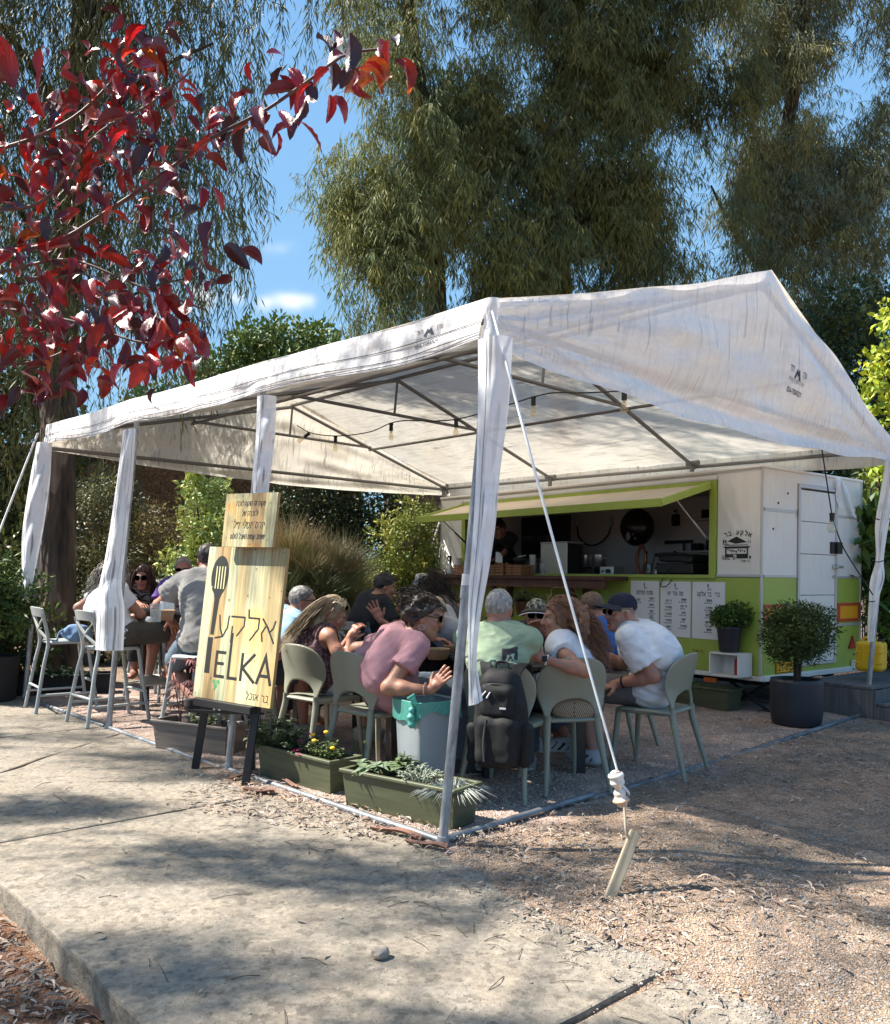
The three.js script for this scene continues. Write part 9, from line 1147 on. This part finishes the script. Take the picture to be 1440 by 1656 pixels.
// ---- red-leaved plum branch close by on the left
{
  const base = V(-1.75, -0.1, 1.75), t = thing('red_leaved_plum_tree', 'plum tree with glowing dark red leaves reaching in from the left', 'tree', base), L = (g) => g.translate(-base.x, -base.y, -base.z), R = rng(404);
  const bk = std({ map: tex(128, 256, (x, y) => { const l = 0.42 + (pf(x, y, 12, 3, 3, 4) - 0.5) * 0.3; return [l, l * 0.88, l * 0.84]; }, true, 0.05), roughness: 0.7, color: new THREE.Color(0.8, 0.75, 0.75) });
  part(t, 'trunk', L(tube([base, V(-1.72, 0.9, 1.75), V(-1.6, 1.6, 1.7), V(-1.45, 2.3, 1.65), V(-1.3, 3.0, 1.6)], (k) => 0.06 * (1 - 0.6 * k), 20, 10)), bk);
  const leafG = (bend, fold, wide) => sheet((u, v) => { const k = Math.pow(Math.sin(Math.PI * Math.min(1, v * 0.97 + 0.015)), 0.75) * (1 - 0.25 * v), x = (u - 0.5) * wide * k, a = bend * v; return T3(x, Math.abs(x) * fold + 0.0012 * Math.sin(v * 26) * Math.abs(u - 0.5) * 2 - 0.055 * (1 - Math.cos(a)) / Math.max(0.2, bend), 0.058 * Math.sin(a) / Math.max(0.2, bend)); }, 6, 9);
  const shapes = [leafG(0.6, 0.35, 0.027), leafG(1.3, 0.7, 0.024), leafG(2.1, 0.6, 0.026), leafG(1.0, 0.9, 0.030)];
  const cols = [[0.44, 0.009, 0.012, 0.64], [0.28, 0.007, 0.011, 0.6], [0.55, 0.030, 0.013, 0.66], [0.15, 0.012, 0.020, 0.4], [0.055, 0.016, 0.024, 0.25], [0.62, 0.13, 0.018, 0.6]].map(([r, g, b, k]) => phy({ color: new THREE.Color(r, g, b), roughness: 0.36, transmission: k, bumpMap: tex(64, 128, (x, y) => [0.5 + 0.4 * Math.cos((y * 9 + Math.abs(x - 0.5) * 8) * 6.28) * (x > 0.02)], false, 1), bumpScale: 0.0004 }));
  const br = [];
  const branch = (pts, r) => { const c = new THREE.CatmullRomCurve3(pts.map((p) => W(...p)), false, 'centripetal'); part(t, 'branch', L(tube(c.getPoints(30), (k) => r * (1 - 0.75 * k), 60, 7)), bk); br.push(c); };
  branch([[-560, 200, 1.7], [-250, 380, 1.6], [60, 400, 1.5], [185, 335, 1.42], [300, 255, 1.38], [345, 222, 1.35], [430, 178, 1.3], [500, 130, 1.27], [560, 88, 1.25], [610, 80, 1.24]], 0.0075);
  branch([[-560, 260, 1.7], [-200, 460, 1.5], [0, 440, 1.45], [110, 420, 1.42], [220, 460, 1.4], [330, 500, 1.36]], 0.006);
  branch([[-560, 150, 1.7], [-200, 240, 1.5], [0, 240, 1.4], [120, 190, 1.38], [215, 100, 1.36], [245, 84, 1.36]], 0.008);
  branch([[-560, 300, 1.7], [-200, 560, 1.55], [0, 590, 1.5], [90, 575, 1.48], [135, 545, 1.46]], 0.007);
  branch([[-560, 160, 1.7], [-150, 300, 1.5], [60, 330, 1.4], [160, 215, 1.36], [240, 170, 1.33], [310, 115, 1.32]], 0.006);
  branch([[-560, 220, 1.7], [-150, 520, 1.4], [0, 500, 1.35], [120, 520, 1.33], [250, 555, 1.3], [310, 530, 1.3]], 0.006);
  branch([[-560, 120, 1.7], [-200, 120, 1.3], [-30, 60, 1.1], [10, 90, 1.0]], 0.006);
  const put = (p, i, m, s) => { const o = new THREE.Mesh(shapes[i], cols[m]); o.name = 'leaf'; o.castShadow = o.receiveShadow = true; o.position.copy(p).sub(base); const yaw = R() * 6.28, down = -0.35 + 1.5 * R(); o.rotation.set(down, yaw, (R() - 0.5) * 1.8, 'YXZ'); o.scale.setScalar(s); t.add(o); };
  const pick = () => { const r = R(); return r < 0.30 ? 0 : r < 0.50 ? 1 : r < 0.66 ? 2 : r < 0.80 ? 3 : r < 0.95 ? 4 : 5; };
  for (const [u, v, m] of [[512, 62, 4], [540, 48, 3], [552, 70, 4], [497, 128, 4], [480, 145, 3], [467, 112, 0], [452, 122, 1], [535, 158, 1], [468, 190, 4], [447, 212, 0], [432, 218, 3], [345, 182, 0], [372, 186, 2], [402, 176, 0], [425, 172, 3], [330, 215, 0], [345, 225, 2], [616, 85, 5], [632, 92, 5], [606, 128, 5], [614, 142, 5], [590, 100, 5], [300, 242, 3], [272, 236, 2], [288, 285, 1], [245, 240, 4], [365, 395, 4], [390, 405, 3], [340, 402, 1], [328, 340, 4], [345, 360, 3], [335, 545, 2], [300, 520, 2], [312, 570, 1], [270, 548, 0], [285, 580, 2], [165, 610, 1], [105, 625, 0], [38, 605, 0], [88, 560, 1], [120, 590, 3], [300, 430, 4], [285, 410, 3], [200, 75, 4], [220, 82, 2], [98, 85, 0]]) put(W(u, v, 1.3 + (R() - 0.5) * 0.06), R() * 4 | 0, m, 0.72 + 0.3 * R());
  for (const [ci, n, from] of [[0, 26, 0.28], [1, 32, 0.32], [2, 28, 0.32], [3, 20, 0.36], [4, 32, 0.32], [5, 30, 0.36], [6, 9, 0.5]]) for (let i = 0; i < n; i++) { const p = br[ci].getPoint(from + (1 - from) * R()); p.add(T3((R() - 0.5) * 0.09, (R() - 0.55) * 0.09, (R() - 0.5) * 0.09)); put(p, R() * 4 | 0, pick(), 0.58 + 0.42 * R()); }
  for (let i = 0; i < 56; i++) put(W(-20 + R() * 300, 120 + R() * 440, 1.32 + R() * 0.25), R() * 4 | 0, pick(), 0.62 + 0.36 * R());
  // the smaller leaves behind them
  cols.forEach((m, k) => { const gs = []; for (let i = 0; i < [105, 100, 60, 90, 62, 12][k]; i++) { const b = R() < 0.75 ? br[R() * 6 | 0].getPoint(0.3 + 0.65 * R()) : W(-20 + R() * 290, 110 + R() * 470, 1.45 + R() * 0.3), g = shapes[R() * 4 | 0].clone(); b.add(T3((R() - 0.5) * 0.13, (R() - 0.5) * 0.13, (R() - 0.5) * 0.14)).sub(base); g.applyMatrix4(M4(b, new THREE.Quaternion().setFromEuler(new THREE.Euler(-0.4 + 1.5 * R(), R() * 6.28, (R() - 0.5) * 1.8, 'YXZ')), 0.48 + 0.38 * R())); gs.push(g); } part(t, 'leaves', gs, m).userData.kind = 'stuff'; });
}
renderer.render(scene, camera);
